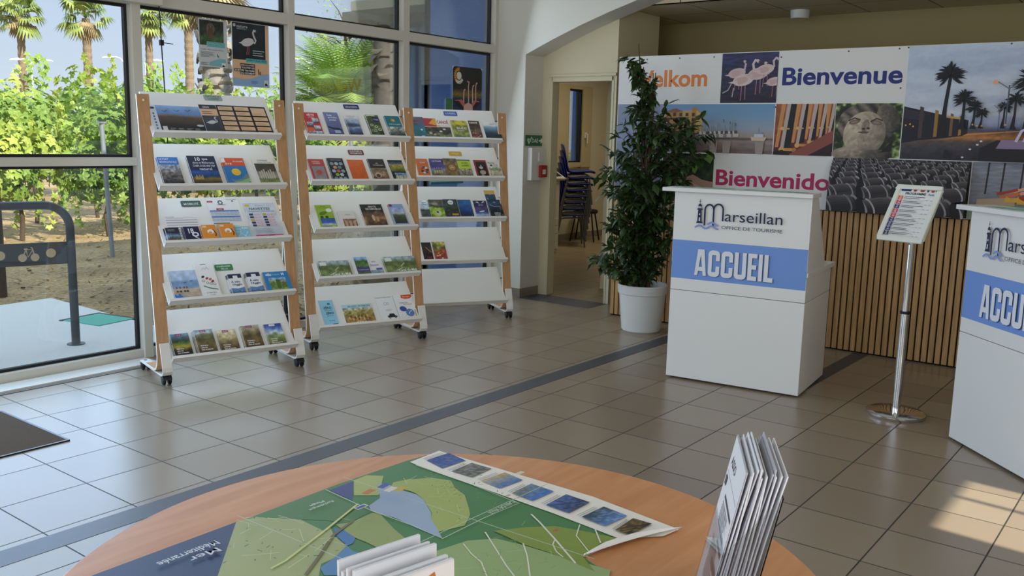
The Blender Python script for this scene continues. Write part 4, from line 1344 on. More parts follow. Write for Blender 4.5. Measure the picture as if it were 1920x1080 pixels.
# rack 2, bottom shelf
def f_zero(a):
    a.rect(0, 0, 1, 1, '#93cbe0')
    a.text('ZÉRO', 0.22, 0.68, 0.80, 0.78, '#17324c', 0.03)
    a.text('GASPILLAGE', 0.24, 0.61, 0.80, 0.66, '#3f86ac', 0.01)
    a.text('ZÉRO', 0.30, 0.48, 0.86, 0.58, '#17324c', 0.03)
    a.text('MÉGOT', 0.34, 0.41, 0.80, 0.455, '#3f86ac', 0.01)
    a.ell(0.66, 0.86, 0.10, 0.08, '#2f6a90')
    for u in (0.44, 0.58, 0.72):
        a.ell(u, 0.25, 0.045, 0.045, '#4f94b4')
    a.rect(0.6, 0.10, 0.94, 0.14, '#24506c')
leaflet(1, 4, -0.347, 0.107, 0.238, 'light blue leaflet reading ZÉRO twice on the bottom shelf', f_zero, 0.003)
def f_brun(a):
    a.grad(0, 0, 1, 0.86, [(0, '#9a7a40'), (0.3, '#b08a4a'), (0.5, '#8a7a3a'), (0.8, '#b0a060'), (1, '#a8bcb8')], 0.22, 92, 6, 26)
    a.rect(0, 0.84, 1, 1, '#b8d4dc')
    a.text('BALADES ? PATRIMOINE', 0.2, 0.86, 0.95, 0.95, '#46707c', 0.02)
    for u in (0.38, 0.47, 0.56, 0.65):
        a.ell(u, 0.14, 0.035, 0.035, '#ead8c0')
    for k in range(12):
        a.ell(0.15+0.06*k, 0.36+0.08*math.sin(k*2.1), 0.03, 0.05, '#7a4a2a' if k % 2 else '#d0b480')
leaflet(1, 4, -0.184, 0.232, 0.184, 'wide leaflet of a golden outdoor crowd on the bottom shelf of the middle rack', f_brun, 0.004)
def f_car(a):
    a.rect(0, 0, 1, 1, '#e8e8e8')
    a.rect(0.03, 0.93, 0.3, 0.95, '#888')
    a.text('CONDUIRE AUTREMENT', 0.3, 0.93, 0.94, 0.965, '#556')
    a.ell(0.48, 0.70, 0.10, 0.09, '#9aa0a8')
    a.ell(0.48, 0.70, 0.08, 0.07, '#e8e8e8')
    a.ell(0.62, 0.70, 0.08, 0.07, '#9aa0a8')
    a.ell(0.62, 0.70, 0.06, 0.05, '#e8e8e8')
    a.poly([(0.40, 0.18), (0.40, 0.25), (0.48, 0.25), (0.53, 0.32), (0.78, 0.32), (0.84, 0.24), (0.93, 0.22), (0.93, 0.18)], '#1b2030')
    for u in (0.50, 0.82):
        a.ell(u, 0.17, 0.055, 0.055, '#1b2030')
        a.ell(u, 0.17, 0.025, 0.025, '#c8c8cc')
    a.lines(0.4, 0.42, 0.8, 0.5, 2, '#aaa', 0.3)
leaflet(1, 4, 0.093, 0.141, 0.237, 'white leaflet with a black car drawing on the bottom shelf', f_car, 0.003)
def f_or2(a):
    a.rect(0, 0, 1, 1, '#e9e9e8')
    a.poly([(0.42, 0.99), (0.98, 1.0), (0.97, 0.90), (0.82, 0.84), (0.6, 0.83), (0.4, 0.88)], '#d8512c')
    a.text('Bouge', 0.5, 0.89, 0.85, 0.94, '#f4dccf', 0.01)
    a.text('VIVRE EN', 0.22, 0.66, 0.66, 0.71, '#4f8ec4', 0.02)
    a.text('SÉCURITÉ', 0.42, 0.60, 0.86, 0.65, '#d8803a', 0.02)
    a.ell(0.32, 0.46, 0.18, 0.15, '#34579c', -15)
    a.ell(0.62, 0.30, 0.22, 0.22, '#5a7ec0')
    a.line([(0.55, 0.25), (0.6, 0.32), (0.75, 0.38)], 0.03, '#e4eaf4')
    for k in range(14):
        a.ell(0.14+0.05*k, 0.16+0.06*math.sin(k*1.7), 0.014, 0.014, '#5a7a4a' if k % 2 else '#c89a3a')
    a.line([(0.88, 0.15), (0.9, 0.4)], 0.05, '#c8a83a')
leaflet(1, 4, 0.240, 0.157, 0.236, 'white leaflet with an orange flash and blue discs on the bottom shelf', f_or2, 0.003)

# rack 3, top shelf: leisure
def f_kayak(a):
    a.grad(0, 0, 1, 1, [(0, '#2a6a70'), (0.3, '#1f707c'), (0.65, '#2a6078'), (0.8, '#6a4a54'), (1, '#4a5a78')], 0.12, 101, 4, 18)
    a.ell(0.7, 0.42, 0.1, 0.09, '#d8e0e4')
    a.line([(0.1, 0.74), (0.8, 0.70)], 0.06, '#b0404c')
    a.rect(0.6, 0.02, 0.85, 0.15, '#dadfe2')
leaflet(2, 0, -0.356, 0.105, 0.252, 'teal water leaflet half hidden by the beech upright on the top loisirs shelf', f_kayak, 0.005, 1)
def f_canoe(a):
    a.grad(0, 0, 1, 0.6, [(0, '#8a2a2c'), (0.12, '#3a3f30'), (0.4, '#6a6f50'), (0.7, '#2c2c26'), (1, '#5a4a3a')], 0.3, 102, 5, 24)
    a.rect(0, 0.62, 0.5, 1, '#b02a2a')
    a.poly([(0.2, 0.75), (0.4, 0.98), (0.55, 0.98), (0.62, 0.62), (0.4, 0.7)], '#e0a020')
    a.rect(0.5, 0.68, 1, 1, '#e4e0d8')
    a.text('CANOË', 0.52, 0.76, 0.96, 0.94, '#a8282c', 0.03)
    for u, v, c in ((0.2, 0.3, '#c8c0b0'), (0.35, 0.25, '#d0a080'), (0.6, 0.4, '#e0d8d0'), (0.75, 0.5, '#d8d4cc')):
        a.ell(u, v, 0.06, 0.04, c)
    a.rect(0, 0, 0.4, 0.1, '#a82a2c')
leaflet(2, 0, -0.254, 0.226, 0.244, 'wide red and yellow CANOË leaflet on the top loisirs shelf', f_canoe, 0.005)
def f_balades(a):
    a.grad(0, 0, 1, 1, [(0, '#46707a'), (0.15, '#5a7a5a'), (0.4, '#9a9a4a'), (0.6, '#66703a'), (0.8, '#a8a83c'), (1, '#b8b04a')], 0.2, 103, 6, 24)
    a.rect(0, 0, 0.05, 1, '#c4b83a')
    a.ell(0.55, 0.86, 0.2, 0.14, '#d8c430')
    a.text('BALADES', 0.3, 0.56, 0.9, 0.67, '#e6e4d0', 0.03)
    a.lines(0.3, 0.45, 0.85, 0.53, 2, '#d8d8c0', 0.4)
leaflet(2, 0, -0.014, 0.144, 0.229, 'yellow-green BALADES leaflet in the centre of the top loisirs shelf', f_balades, 0.005)
def f_conga(a):
    a.grad(0, 0, 1, 0.82, [(0, '#b89a9a'), (0.15, '#a05a50'), (0.35, '#5a3a30'), (0.6, '#6a6248'), (0.8, '#4a3428'), (1, '#3a2c24')], 0.3, 104, 6, 20)
    a.rect(0, 0.8, 1, 1, '#4a3026')
    a.text('CANOË', 0.08, 0.85, 0.82, 0.95, '#e8ded0', 0.03)
    for k in range(9):
        a.ell(0.15+0.09*k, 0.3+0.12*math.sin(k*2.3), 0.06, 0.05, '#c4b4a4' if k % 2 else '#a83a34')
leaflet(2, 0, 0.146, 0.097, 0.232, 'narrow brown rafting leaflet with a crowd of paddlers on the top loisirs shelf', f_conga, 0.005)
def f_lake(a):
    a.grad(0, 0, 1, 1, [(0, '#dfe2e0'), (0.06, '#c8ccc8'), (0.1, '#1c2c34'), (0.4, '#2a3f4c'), (0.5, '#3f5c6c'), (0.6, '#5a8098'), (0.75, '#8ab0c8'), (0.82, '#e4e6e4'), (1, '#e8e8e6')], 0.04, 105, 4, 26)
    a.ell(0.85, 0.12, 0.14, 0.14, '#2c2a22')
    a.ell(0.85, 0.12, 0.10, 0.10, '#7a6a4a')
    a.text('escale', 0.42, 0.86, 0.7, 0.92, '#7a8a98')
leaflet(2, 0, 0.272, 0.146, 0.223, 'white-topped leaflet with a blue lagoon at the pier end of the top loisirs shelf', f_lake, 0.004)
# rack 3, second shelf
def f_foot(a):
    a.rect(0, 0, 1, 1, '#cf7038')
    for k in range(7):
        t_ = k*2*PI/7
        a.ell(0.6+0.22*math.cos(t_), 0.42+0.14*math.sin(t_), 0.13, 0.10, ('#20202c', '#e4dcd8', '#2c4a86', '#b83a34')[k % 4])
    a.text('ZONE', 0.3, 0.76, 0.75, 0.83, '#f0dcc8', 0.01)
leaflet(2, 1, -0.339, 0.100, 0.213, 'orange leaflet with dark discs half hidden by the beech upright', f_foot, 0.004, 1)
def f_pal(a):
    a.grad(0, 0, 1, 1, [(0, '#4a3a6a'), (0.15, '#6a5a3a'), (0.4, '#8a8a9a'), (0.6, '#4a4a8a'), (1, '#4a3a78')], 0.14, 112, 5, 20)
    a.text('LA PALME', 0.2, 0.84, 0.85, 0.91, '#e4dcec', 0.02)
    for u in (0.25, 0.42, 0.58, 0.75):
        a.ell(u, 0.34, 0.05, 0.16, '#c8b45a')
        a.ell(u, 0.52, 0.04, 0.04, '#c8a890')
leaflet(2, 1, -0.223, 0.122, 0.219, 'purple leaflet with yellow figures on the second loisirs shelf', f_pal, 0.006)
def f_lion(a):
    a.grad(0, 0, 1, 1, [(0, '#6a5a3a'), (0.3, '#8a7048'), (0.7, '#9a8058'), (1, '#5a4c34')], 0.2, 113, 6, 22)
    for r, c in ((0.36, '#7a5a34'), (0.24, '#b08e5a'), (0.14, '#c8a878')):
        a.ell(0.55, 0.55, r, r*1.1, c)
    a.ell(0.48, 0.6, 0.035, 0.03, '#2a2018')
    a.ell(0.64, 0.6, 0.035, 0.03, '#2a2018')
    a.ell(0.56, 0.48, 0.06, 0.04, '#4a3426')
    a.rect(0.5, 0.02, 0.95, 0.12, '#e0d8c8')
    a.text('SAFARI', 0.55, 0.045, 0.9, 0.095, '#4a4030', 0.01)
leaflet(2, 1, -0.102, 0.120, 0.225, 'tawny leaflet with a lion portrait on the second loisirs shelf', f_lion, 0.005)
def f_lime(a):
    a.grad(0, 0.16, 1, 0.56, [(0, '#6a7a50'), (0.4, '#8a7a70'), (0.7, '#a8988a'), (1, '#7a9a5a')], 0.3, 114, 6, 18)
    a.rect(0, 0.54, 1, 0.95, '#b8d43a')
    a.rect(0, 0.95, 1, 1, '#4a4a5a')
    a.rect(0, 0, 1, 0.17, '#2f7a3a')
    a.poly([(0.2, 0.04), (0.6, 0.16), (1, 0.1), (1, 0)], '#d0dca0')
    a.text('ACCRO', 0.3, 0.78, 0.8, 0.86, '#4a6a1a', 0.02)
    a.text('LOISIRS', 0.3, 0.64, 0.85, 0.73, '#4a6a1a', 0.02)
leaflet(2, 1, 0.021, 0.116, 0.214, 'lime leaflet with a crowd over a green foot on the second loisirs shelf', f_lime, 0.004)
def f_dog(a):
    a.rect(0, 0, 1, 1, '#9a2a28')
    a.rect(0.14, 0.08, 0.93, 0.9, '#17110f')
    a.ell(0.5, 0.62, 0.16, 0.2, '#c8bcb0')
    a.ell(0.42, 0.68, 0.06, 0.09, '#2a1c16')
    a.ell(0.62, 0.68, 0.06, 0.09, '#2a1c16')
    a.ell(0.55, 0.34, 0.24, 0.22, '#b0a294', 20)
    a.line([(0.4, 0.2), (0.7, 0.14)], 0.08, '#b0a294')
leaflet(2, 1, 0.166, 0.112, 0.210, 'red-framed dark leaflet with a pale animal on the second loisirs shelf', f_dog, 0.006)
def f_planet(a):
    a.rect(0, 0, 1, 1, '#e2e0d8')
    a.rect(0, 0, 1, 0.18, '#a8322c')
    a.grad(0.08, 0.2, 0.95, 0.66, [(0, '#a09a6a'), (0.4, '#c8c4b0'), (0.7, '#8a9a6a'), (1, '#dcdcd4')], 0.15, 116, 5, 16)
    a.text('Planète', 0.1, 0.84, 0.6, 0.92, '#8a2a30', 0.02)
    a.ell(0.3, 0.74, 0.1, 0.09, '#3a5a4a')
    a.lines(0.45, 0.68, 0.9, 0.8, 2, '#8a8a80', 0.4)
leaflet(2, 1, 0.284, 0.120, 0.207, 'white and red leaflet at the pier end of the second loisirs shelf', f_planet, 0.003)
# rack 3, third shelf
def f_winter(a):
    a.grad(0, 0, 1, 1, [(0, '#2a3430'), (0.35, '#56645e'), (0.5, '#3a463c'), (0.6, '#c4d4e0'), (1, '#dce6ec')], 0.12, 121, 4, 16)
    a.lines(0.3, 0.72, 0.9, 0.9, 2, '#4a6a7a', 0.4)
leaflet(2, 2, -0.326, 0.075, 0.205, 'pale leaflet half hidden by the beech upright on the third loisirs shelf', f_winter, 0.004, 1)
def f_fish(a):
    a.grad(0, 0, 1, 1, [(0, '#4a6a20'), (0.3, '#9ab83a'), (0.55, '#8ab040'), (0.6, '#3c3a2c'), (0.8, '#7a7a68'), (1, '#4a4a3a')], 0.2, 122, 5, 20)
    a.ell(0.5, 0.3, 0.3, 0.28, '#b4cc5a')
    a.ell(0.55, 0.32, 0.18, 0.2, '#d8d4c0')
    a.ell(0.5, 0.36, 0.09, 0.09, '#4a4030')
    a.ell(0.4, 0.78, 0.22, 0.12, '#98a08a')
leaflet(2, 2, -0.247, 0.121, 0.208, 'green leaflet with a round animal photo on the third loisirs shelf', f_fish, 0.006, 1)
def f_dinos(a):
    a.grad(0, 0, 1, 1, [(0, '#1c2030'), (0.3, '#3c3a34'), (0.5, '#2a3a30'), (0.75, '#384a40'), (1, '#2a3044')], 0.3, 123, 6, 20)
    a.ell(0.52, 0.84, 0.2, 0.2, '#e6e8ea')
    a.text('PARC', 0.4, 0.81, 0.64, 0.86, '#2c3440', 0.02)
    a.rect(0.46, 0.2, 0.9, 0.28, '#c8963a')
leaflet(2, 2, -0.120, 0.123, 0.213, 'dark leaflet with a white disc on the third loisirs shelf', f_dinos, 0.005, 1)
def f_blue(a):
    a.grad(0, 0, 1, 1, [(0, '#0c1c34'), (0.3, '#143a6c'), (0.6, '#1c5496'), (0.8, '#2a6cb0'), (1, '#1a4a84')], 0.12, 124, 3, 20)
    a.ell(0.3, 0.1, 0.06, 0.06, '#dfe6ee')
    a.ell(0.3, 0.1, 0.03, 0.03, '#0c1c34')
    a.text('planet', 0.42, 0.06, 0.85, 0.13, '#dfe6ee')
leaflet(2, 2, 0.011, 0.116, 0.214, 'deep blue underwater leaflet on the third loisirs shelf', f_blue, 0.004)
def f_zoo(a):
    a.grad(0, 0, 1, 1, [(0, '#1c3468'), (0.25, '#a8b8dc'), (0.4, '#34508c'), (0.55, '#5a4a7a'), (0.75, '#2c2a56'), (1, '#15163a')], 0.12, 125, 4, 20)
    a.poly([(0.15, 0.92), (0.45, 0.84), (0.35, 0.96)], '#dfe2ee')
    a.poly([(0.9, 0.94), (0.6, 0.85), (0.75, 0.97)], '#dfe2ee')
    a.text('ÉCO', 0.36, 0.74, 0.7, 0.80, '#dfe2ee', 0.02)
    a.ell(0.5, 0.42, 0.22, 0.06, '#e0e4ec', 12)
    a.rect(0.72, 0.0, 0.98, 0.14, '#dfe2e6')
leaflet(2, 2, 0.148, 0.116, 0.203, 'violet night leaflet with a white leaping shape on the third loisirs shelf', f_zoo, 0.004)
def f_space(a):
    a.grad(0, 0, 1, 1, [(0, '#1a2028'), (0.35, '#12161e'), (0.6, '#1c3450'), (0.8, '#284a6c'), (1, '#121a28')], 0.12, 126, 4, 20)
    a.line([(0.1, 0.74), (0.4, 0.64), (0.9, 0.66)], 0.03, '#c8d4e0')
    a.ell(0.5, 0.86, 0.1, 0.08, '#6a92b4')
    a.text('FORÊT DU', 0.3, 0.26, 0.75, 0.34, '#e4e8ec', 0.03)
    a.text('VOYAGE', 0.3, 0.16, 0.72, 0.23, '#e4e8ec', 0.03)
    a.ell(0.88, 0.16, 0.12, 0.18, '#5a4a44')
    a.ell(0.85, 0.55, 0.10, 0.14, '#6a4c3c')
leaflet(2, 2, 0.277, 0.118, 0.209, 'black planetarium leaflet at the pier end of the third loisirs shelf', f_space, 0.004, z=0.006)
def f_gold(a):
    f_space(a)
    a.rect(0, 0.86, 1, 1, '#c8a850')
leaflet(2, 2, 0.272, 0.092, 0.318, 'tall leaflet with a gold top edge standing behind the black planetarium one', f_gold, 0.003, z=0.001)
# rack 3, fourth shelf
def f_wine(a):
    a.grad(0, 0, 1, 1, [(0, '#3a0f10'), (0.3, '#1c1012'), (0.6, '#3a2c20'), (1, '#161012')], 0.3, 131, 5, 18)
    a.line([(0.4, 0.75), (0.8, 0.55), (0.9, 0.5)], 0.06, '#c8a040')
    a.text('NUIT', 0.4, 0.2, 0.9, 0.28, '#b02a30', 0.02)
leaflet(2, 3, -0.319, 0.082, 0.205, 'black and red leaflet half hidden by the upright on the nearly empty shelf', f_wine, 0.004)
def f_carn(a):
    a.grad(0, 0, 1, 1, [(0, '#7a2a2c'), (0.2, '#9a3a30'), (0.45, '#b8543a'), (0.7, '#6a7a3a'), (1, '#c8b44a')], 0.3, 132, 6, 20)
    for k in range(9):
        a.ell(0.25+0.06*k, 0.3+0.07*k*math.sin(k), 0.08, 0.06, ('#d8d0b8', '#c83a34', '#e0a83a')[k % 3])
leaflet(2, 3, -0.225, 0.108, 0.210, 'red and yellow costume leaflet alone beside the wide gap on the nearly empty shelf', f_carn, 0.005)
# ================================================================ RECEPTION DESKS
def make_desk():
    """local: x along the front (0..0.85), y into the desk, z up"""
    root = empty('reception_desk', Matrix.Identity(4))
    W, D = 0.855, 0.635
    MB().box((0, 0, 0.012), (W, D, 0.582)).build('base_cabinet', WHITE_LAM, root, bevel=0.002)
    for x in (0.06, W-0.06):
        for y in (0.06, D-0.06):
            MB().lathe([(0, 0), (0.02, 0), (0.02, 0.012), (0, 0.012)], 12, (x, y, 0)).build('foot', BLACK_PL, root)
    MB().box((0, 0, 0.585), (W, D, 0.735)).build('upper_cabinet', WHITE_LAM, root, bevel=0.002)
    MB().box((0.0, 0.005, 0.737), (W+0.006, 0.715, 0.765)).build('worktop', WHITE_LAM, root, bevel=0.002)
    MB().prism([(0.0, 0.765), (0.43, 0.765), (0.435, 0.80), (0.15, 1.21), (0.0, 1.21)], W-0.018, W).build('side_panel', WHITE_LAM, root, bevel=0.001)
    MB().prism([(0.0, 0.765), (0.43, 0.765), (0.435, 0.80), (0.15, 1.21), (0.0, 1.21)], 0, 0.018).build('side_panel', WHITE_LAM, root, bevel=0.001)
    MB().box((0.018, 0, 0.765), (W-0.018, 0.018, 1.21)).build('front_panel', WHITE_LAM, root)
    MB().box((-0.07, -0.045, 1.212), (W+0.012, 0.165, 1.236)).build('ledge', WHITE_LAM, root, bevel=0.002)
    # the printed sign on the front
    w, h = W-0.004, 0.55
    a = Art(w, h, 0.0002)
    vz = lambda z: (z-0.655)/h
    uu = lambda x: x/w
    a.rect(0, vz(0.66), 1, vz(0.906), '#6f94d4')
    def block(dx, dz, col):
        # heavy condensed capitals
        x, H, t_ = 0.155+dx, 0.166, 0.0215
        z = 0.690+dz
        R = lambda x0, z0, x1, z1: a.rect(uu(x0), vz(z0), uu(x1), vz(z1), col)
        for ch, w_ in (('A', 0.078), ('C', 0.074), ('C', 0.074), ('U', 0.074), ('E', 0.056), ('I', 0.0235), ('L', 0.056)):
            e = x+w_
            Pq = lambda u, v: (uu(x+u*w_), vz(z+v*H))
            if ch == 'A':
                a.poly([Pq(0, 0), Pq(0.27, 0), Pq(0.56, 1), Pq(0.24, 1)], col)
                a.poly([Pq(0.73, 0), Pq(1, 0), Pq(0.78, 1), Pq(0.44, 1)], col)
                a.poly([Pq(0.2, 0.17), Pq(0.8, 0.17), Pq(0.77, 0.33), Pq(0.24, 0.33)], col)
            elif ch in 'CU':
                c_ = 0.022
                R(x, z+c_, x+t_+0.003, z+H-(c_ if ch == 'C' else 0))
                R(e-t_-0.003, z+(H*0.60 if ch == 'C' else c_), e, z+H-(c_ if ch == 'C' else 0))
                if ch == 'C':
                    R(e-t_-0.003, z+c_, e, z+H*0.40)
                for zz, s_ in ((z, 1), (z+H, -1)):
                    if ch == 'U' and s_ < 0:
                        continue
                    a.poly([(uu(x), vz(zz+s_*c_)), (uu(x+0.006), vz(zz+s_*0.008)), (uu(x+c_), vz(zz)), (uu(e-c_), vz(zz)), (uu(e-0.006), vz(zz+s_*0.008)), (uu(e), vz(zz+s_*c_)), (uu(e), vz(zz+s_*0.030)), (uu(x), vz(zz+s_*0.030))], col)
                    # open the counter again below the curve
                if ch == 'C' or ch == 'U':
                    pass
            elif ch == 'E':
                R(x, z, x+t_+0.003, z+H)
                for f_ in (0.0, 0.42, 0.84):
                    R(x, z+f_*H, e-(0.004 if f_ == 0.42 else 0), z+f_*H+0.16*H)
            elif ch == 'I':
                R(x, z, e, z+H)
            else:
                R(x, z, x+t_+0.003, z+H)
                R(x, z, e, z+0.16*H)
            x = e+0.0105
    block(0.003, -0.004, '#45639e')
    block(0, 0, '#dedfe2')
    navy = '#121a40'
    # lighthouse
    cx = 0.172
    P = lambda x, z: (uu(x), vz(z))
    a.poly([P(cx-0.021, 1.02), P(cx+0.021, 1.02), P(cx+0.014, 1.035), P(cx+0.011, 1.105), P(cx-0.011, 1.105), P(cx-0.014, 1.035)], navy)
    a.rect(uu(cx-0.017), vz(1.103), uu(cx+0.017), vz(1.112), navy)
    a.rect(uu(cx-0.010), vz(1.112), uu(cx+0.010), vz(1.130), navy)
    a.rect(uu(cx-0.007), vz(1.114), uu(cx-0.001), vz(1.126), '#dedfe2')
    a.rect(uu(cx+0.002), vz(1.114), uu(cx+0.007), vz(1.126), '#dedfe2')
    a.poly([P(cx-0.013, 1.129), P(cx+0.013, 1.129), P(cx+0.006, 1.142), P(cx-0.006, 1.142)], navy)
    a.rect(uu(cx-0.0015), vz(1.14), uu(cx+0.0015), vz(1.170), navy)
    a.rect(uu(cx-0.006), vz(1.155), uu(cx+0.006), vz(1.158), navy)
    a.rect(uu(cx-0.003), vz(1.072), uu(cx+0.003), vz(1.082), '#dedfe2')
    a.rect(uu(cx-0.004), vz(1.034), uu(cx+0.004), vz(1.056), '#dedfe2')
    # tall M drawn as a single bent stroke
    def arcpts(x0, x1, zb, zt):
        n = 14
        pts = [P(x0, zb)]
        for i in range(n+1):
            t_ = PI*i/n
            pts.append(P((x0+x1)/2-(x1-x0)/2*math.cos(t_), zt-0.035+0.035*math.sin(t_)))
        return pts+[P(x1, zb)]
    lw = 0.0105/w
    a.line(arcpts(0.206, 0.262, 1.008, 1.140), lw, navy)
    a.line(arcpts(0.262, 0.322, 1.042, 1.145), lw, navy)
    a.line([P(0.322, 1.1), P(0.322, 1.046)], lw, navy)
    a.text('arseillan', uu(0.335), vz(1.042), uu(0.690), vz(1.108), navy, 0.0, 4)
    a.text('OFFICE DE TOURISME', uu(0.317), vz(0.994), uu(0.692), vz(1.014), '#3a3f52', 0.0, 3)
    for z0, xa, xb in ((0.999, 0.145, 0.296), (1.021, 0.226, 0.296)):
        pts = [P(xa+(xb-xa)*i/16, z0+0.009*math.sin((xa+(xb-xa)*i/16)*2*PI/0.078)) for i in range(17)]
        a.line(pts, 0.010/w, '#7d93cc')
    o = a.build('front_sign', root, PRINT_MATT)
    o.matrix_local = frame((0.002, -0.0004, 0.655), (1, 0, 0), (0, 0, 1))
    return root

d1 = make_desk()
d1.matrix_world = at(2.650, -2.448, 0, math.degrees(math.atan2(-0.9946, 0.104)))
tag(d1, 'white reception desk with a blue ACCUEIL band standing beside the potted fig', 'reception desk', 'ACCUEIL desks')
d2 = copy_tree(d1)
d2.matrix_world = at(2.520, -4.197, 0, math.degrees(math.atan2(-0.684, -0.729)))
tag(d2, 'white reception desk cut by the picture edge, beyond the chrome programme stand', 'reception desk', 'ACCUEIL desks')

def flat_map(name, root, x, y, z, w, h, deg, seed, label):
    o = MB().box((0, 0, 0), (w, h, 0.0012)).build(name, PAPER)
    o.matrix_world = root.matrix_world @ Matrix.Translation((x, y, z)) @ Matrix.Rotation(math.radians(deg), 4, 'Z')
    tag(o, label, 'map', 'folded maps on the desk ledges')
    a = Art(w, h)
    a.z = 0.0014
    a.grad(0.02, 0.04, 0.98, 0.96, [(0, '#9fc8b0'), (0.4, '#7fb890'), (0.6, '#a8cfc0'), (1, '#5fa07a')], 0.3, seed, 4, 20)
    a.line([(0.05, 0.3), (0.4, 0.6), (0.95, 0.5)], 0.01, '#f0f0e8')
    a.build('print', o)
    return o
flat_map('folded_map', d1, -0.03, -0.03, 1.2365, 0.40, 0.18, 2, 5, 'green map sheet lying at the plant end of the first desk ledge')
flat_map('folded_map', d1, 0.40, -0.02, 1.2365, 0.42, 0.17, -3, 8, 'green map sheet lying at the outer end of the first desk ledge')
flat_map('folded_map', d2, 0.10, -0.03, 1.2365, 0.60, 0.18, 1, 12, 'green map sheet lying on the ledge of the desk beyond the programme stand')

# ================================================================ WELCOME SCREEN
PX = 4.25
YL, YR = -1.035, -4.78
def screen_M(y, z, x=PX):
    """x runs to the visitor's right along the screen, y up, z out of the screen"""
    return frame((x, y, z), (0, -1, 0), (0, 0, 1))
t = empty('slatted_screen', at(PX, YL), 'vertical oak slat screen behind the reception desks', 'screen')
sl = MB()
OAK = wood('oak_slats', '#a07a4a', '#c69e68', 0.5, axis=2, stretch=16, scale=3.5)
y = -0.004
i = 0
rng = random.Random(4)
while y > YR-YL:
    sl.box((0.0, y-0.0345, 0.012), (0.022, y, 1.040))
    y -= 0.0455
OAKS = []
so = sl.build('slats', OAK, t, bevel=0.0015, seg=1)
MB().box((0.022, YR-YL, 0.0), (0.034, 0.0, 1.045)).build('backing', mat('black_felt', '#15120f', 0.95), t)

t = empty('welcome_panel', screen_M(YL, 1.045), 'long white welcome panel of holiday pictures and greetings above the oak slats', 'display panel')
PW, PH_ = YL-YR, 1.172
MB().box((0, 0, -0.03), (PW, PH_, 0)).build('board', mat('white_board', '#dcdad6', 0.5), t)
for (yy, zz) in ((-1.3, 2.19), (-1.6, 2.19), (-1.9, 2.19), (-2.45, 2.17), (-2.95, 2.195), (-3.30, 2.20), (-3.36, 2.205), (-4.0, 2.205), (-3.33, 1.93), (-2.43, 1.80)):
    MB().lathe([(0, 0.002), (0.006, 0.002), (0.006, 0), (0, 0)], 10, (YL-yy, zz-1.045, 0)).build('screw', mat('dark_screw', '#4a4038', 0.4, 0.6), t)

def lettering(txt, ya, yb, z0, z1, col, bold=0.026, up_=None):
    w, h = ya-yb, z1-z0
    a = Art(w, h)
    a.text(txt, 0, 0, 1, 1, col, bold, 5)
    a.build('lettering', t, PRINT_MATT, Matrix.Translation((YL-ya, z0-1.045, 0.0003)))
lettering('Welkom', -1.150, -1.852, 1.962, 2.10, '#dd7f3c')
lettering('Bienvenue', -2.469, -3.338, 1.960, 2.092, '#1c2c74')
lettering('Bienvenido', -1.974, -2.889, 1.186, 1.312, '#b01e55')

def picture(name, ya, yb, z0, z1, fn):
    w, h = ya-yb, z1-z0
    a = Art(w, h)
    fn(a)
    return a.build('picture', t, PRINT_MATT, Matrix.Translation((YL-ya, z0-1.045, 0.0004)))

def p_flamingos(a):
    def f(U, V):
        n = fbm(U*2, V*9, 3, 4, 3)-0.5
        return stops(V, [(0, '#241f30'), (0.5, '#2c2a44'), (1, '#33345c')])*(1+n[..., None]*0.9)
    a.grid(0, 0, 1, 1, 70, 60, f)
    # heavy pink birds
    def bird(cu, cv, s, c, neck):
        k = a.w/a.h
        a.line([(cu-0.02, cv-s*0.2*k), (cu-0.03, cv-s*0.95*k)], s*0.035, '#b07a80')
        a.line([(cu+0.04, cv-s*0.2*k), (cu+0.05, cv-s*0.9*k)], s*0.035, '#b07a80')
        a.ell(cu, cv, s*0.52, s*0.27, c, 10)
        a.ell(cu-s*0.12, cv-s*0.04, s*0.36, s*0.16, '#c4a4a2', 12)
        a.poly([(cu-s*0.3, cv), (cu-s*0.75, cv-s*0.12*k), (cu-s*0.25, cv-s*0.2*k)], c)
        pts = [(cu+p*s, cv+q*s*k) for p, q in neck]
        a.line(pts, s*0.115, c)
        e = pts[-1]
        a.ell(e[0], e[1], s*0.11, s*0.075, c, -30)
        a.poly([(e[0]+s*0.06, e[1]+s*0.05*k), (e[0]+s*0.16, e[1]-s*0.14*k), (e[0]+s*0.02, e[1]-s*0.06*k)], '#4a3a40')
    bird(0.28, 0.60, 0.30, '#c9b0ae', [(0.2, 0.1), (0.45, 0.2), (0.5, 0.5), (0.45, 0.62)])
    bird(0.40, 0.46, 0.36, '#d6c0bc', [(0.4, 0.05), (0.55, 0.05), (0.52, 0.4), (0.45, 0.72), (0.55, 0.9), (0.68, 0.85)])
    bird(0.66, 0.58, 0.36, '#cdb4b0', [(0.3, 0.05), (0.5, 0.0), (0.52, 0.3), (0.36, 0.45)])
    bird(0.78, 0.66, 0.30, '#d2bab6', [(0.3, 0.1), (0.5, 0.15), (0.45, 0.45), (0.6, 0.62), (0.72, 0.55)])
    bird(0.95, 0.42, 0.26, '#d0b8b4', [(0.2, 0.1), (0.4, 0.2), (0.3, 0.5)])
    a.line([(0.2, 0.40), (0.14, 0.26), (0.04, 0.2)], 0.02, '#a89aa0')
    a.line([(0.24, 0.3), (0.22, 0.12)], 0.02, '#b8a4a6')
picture('flamingos', -1.972, -2.432, 1.832, 2.212, p_flamingos)

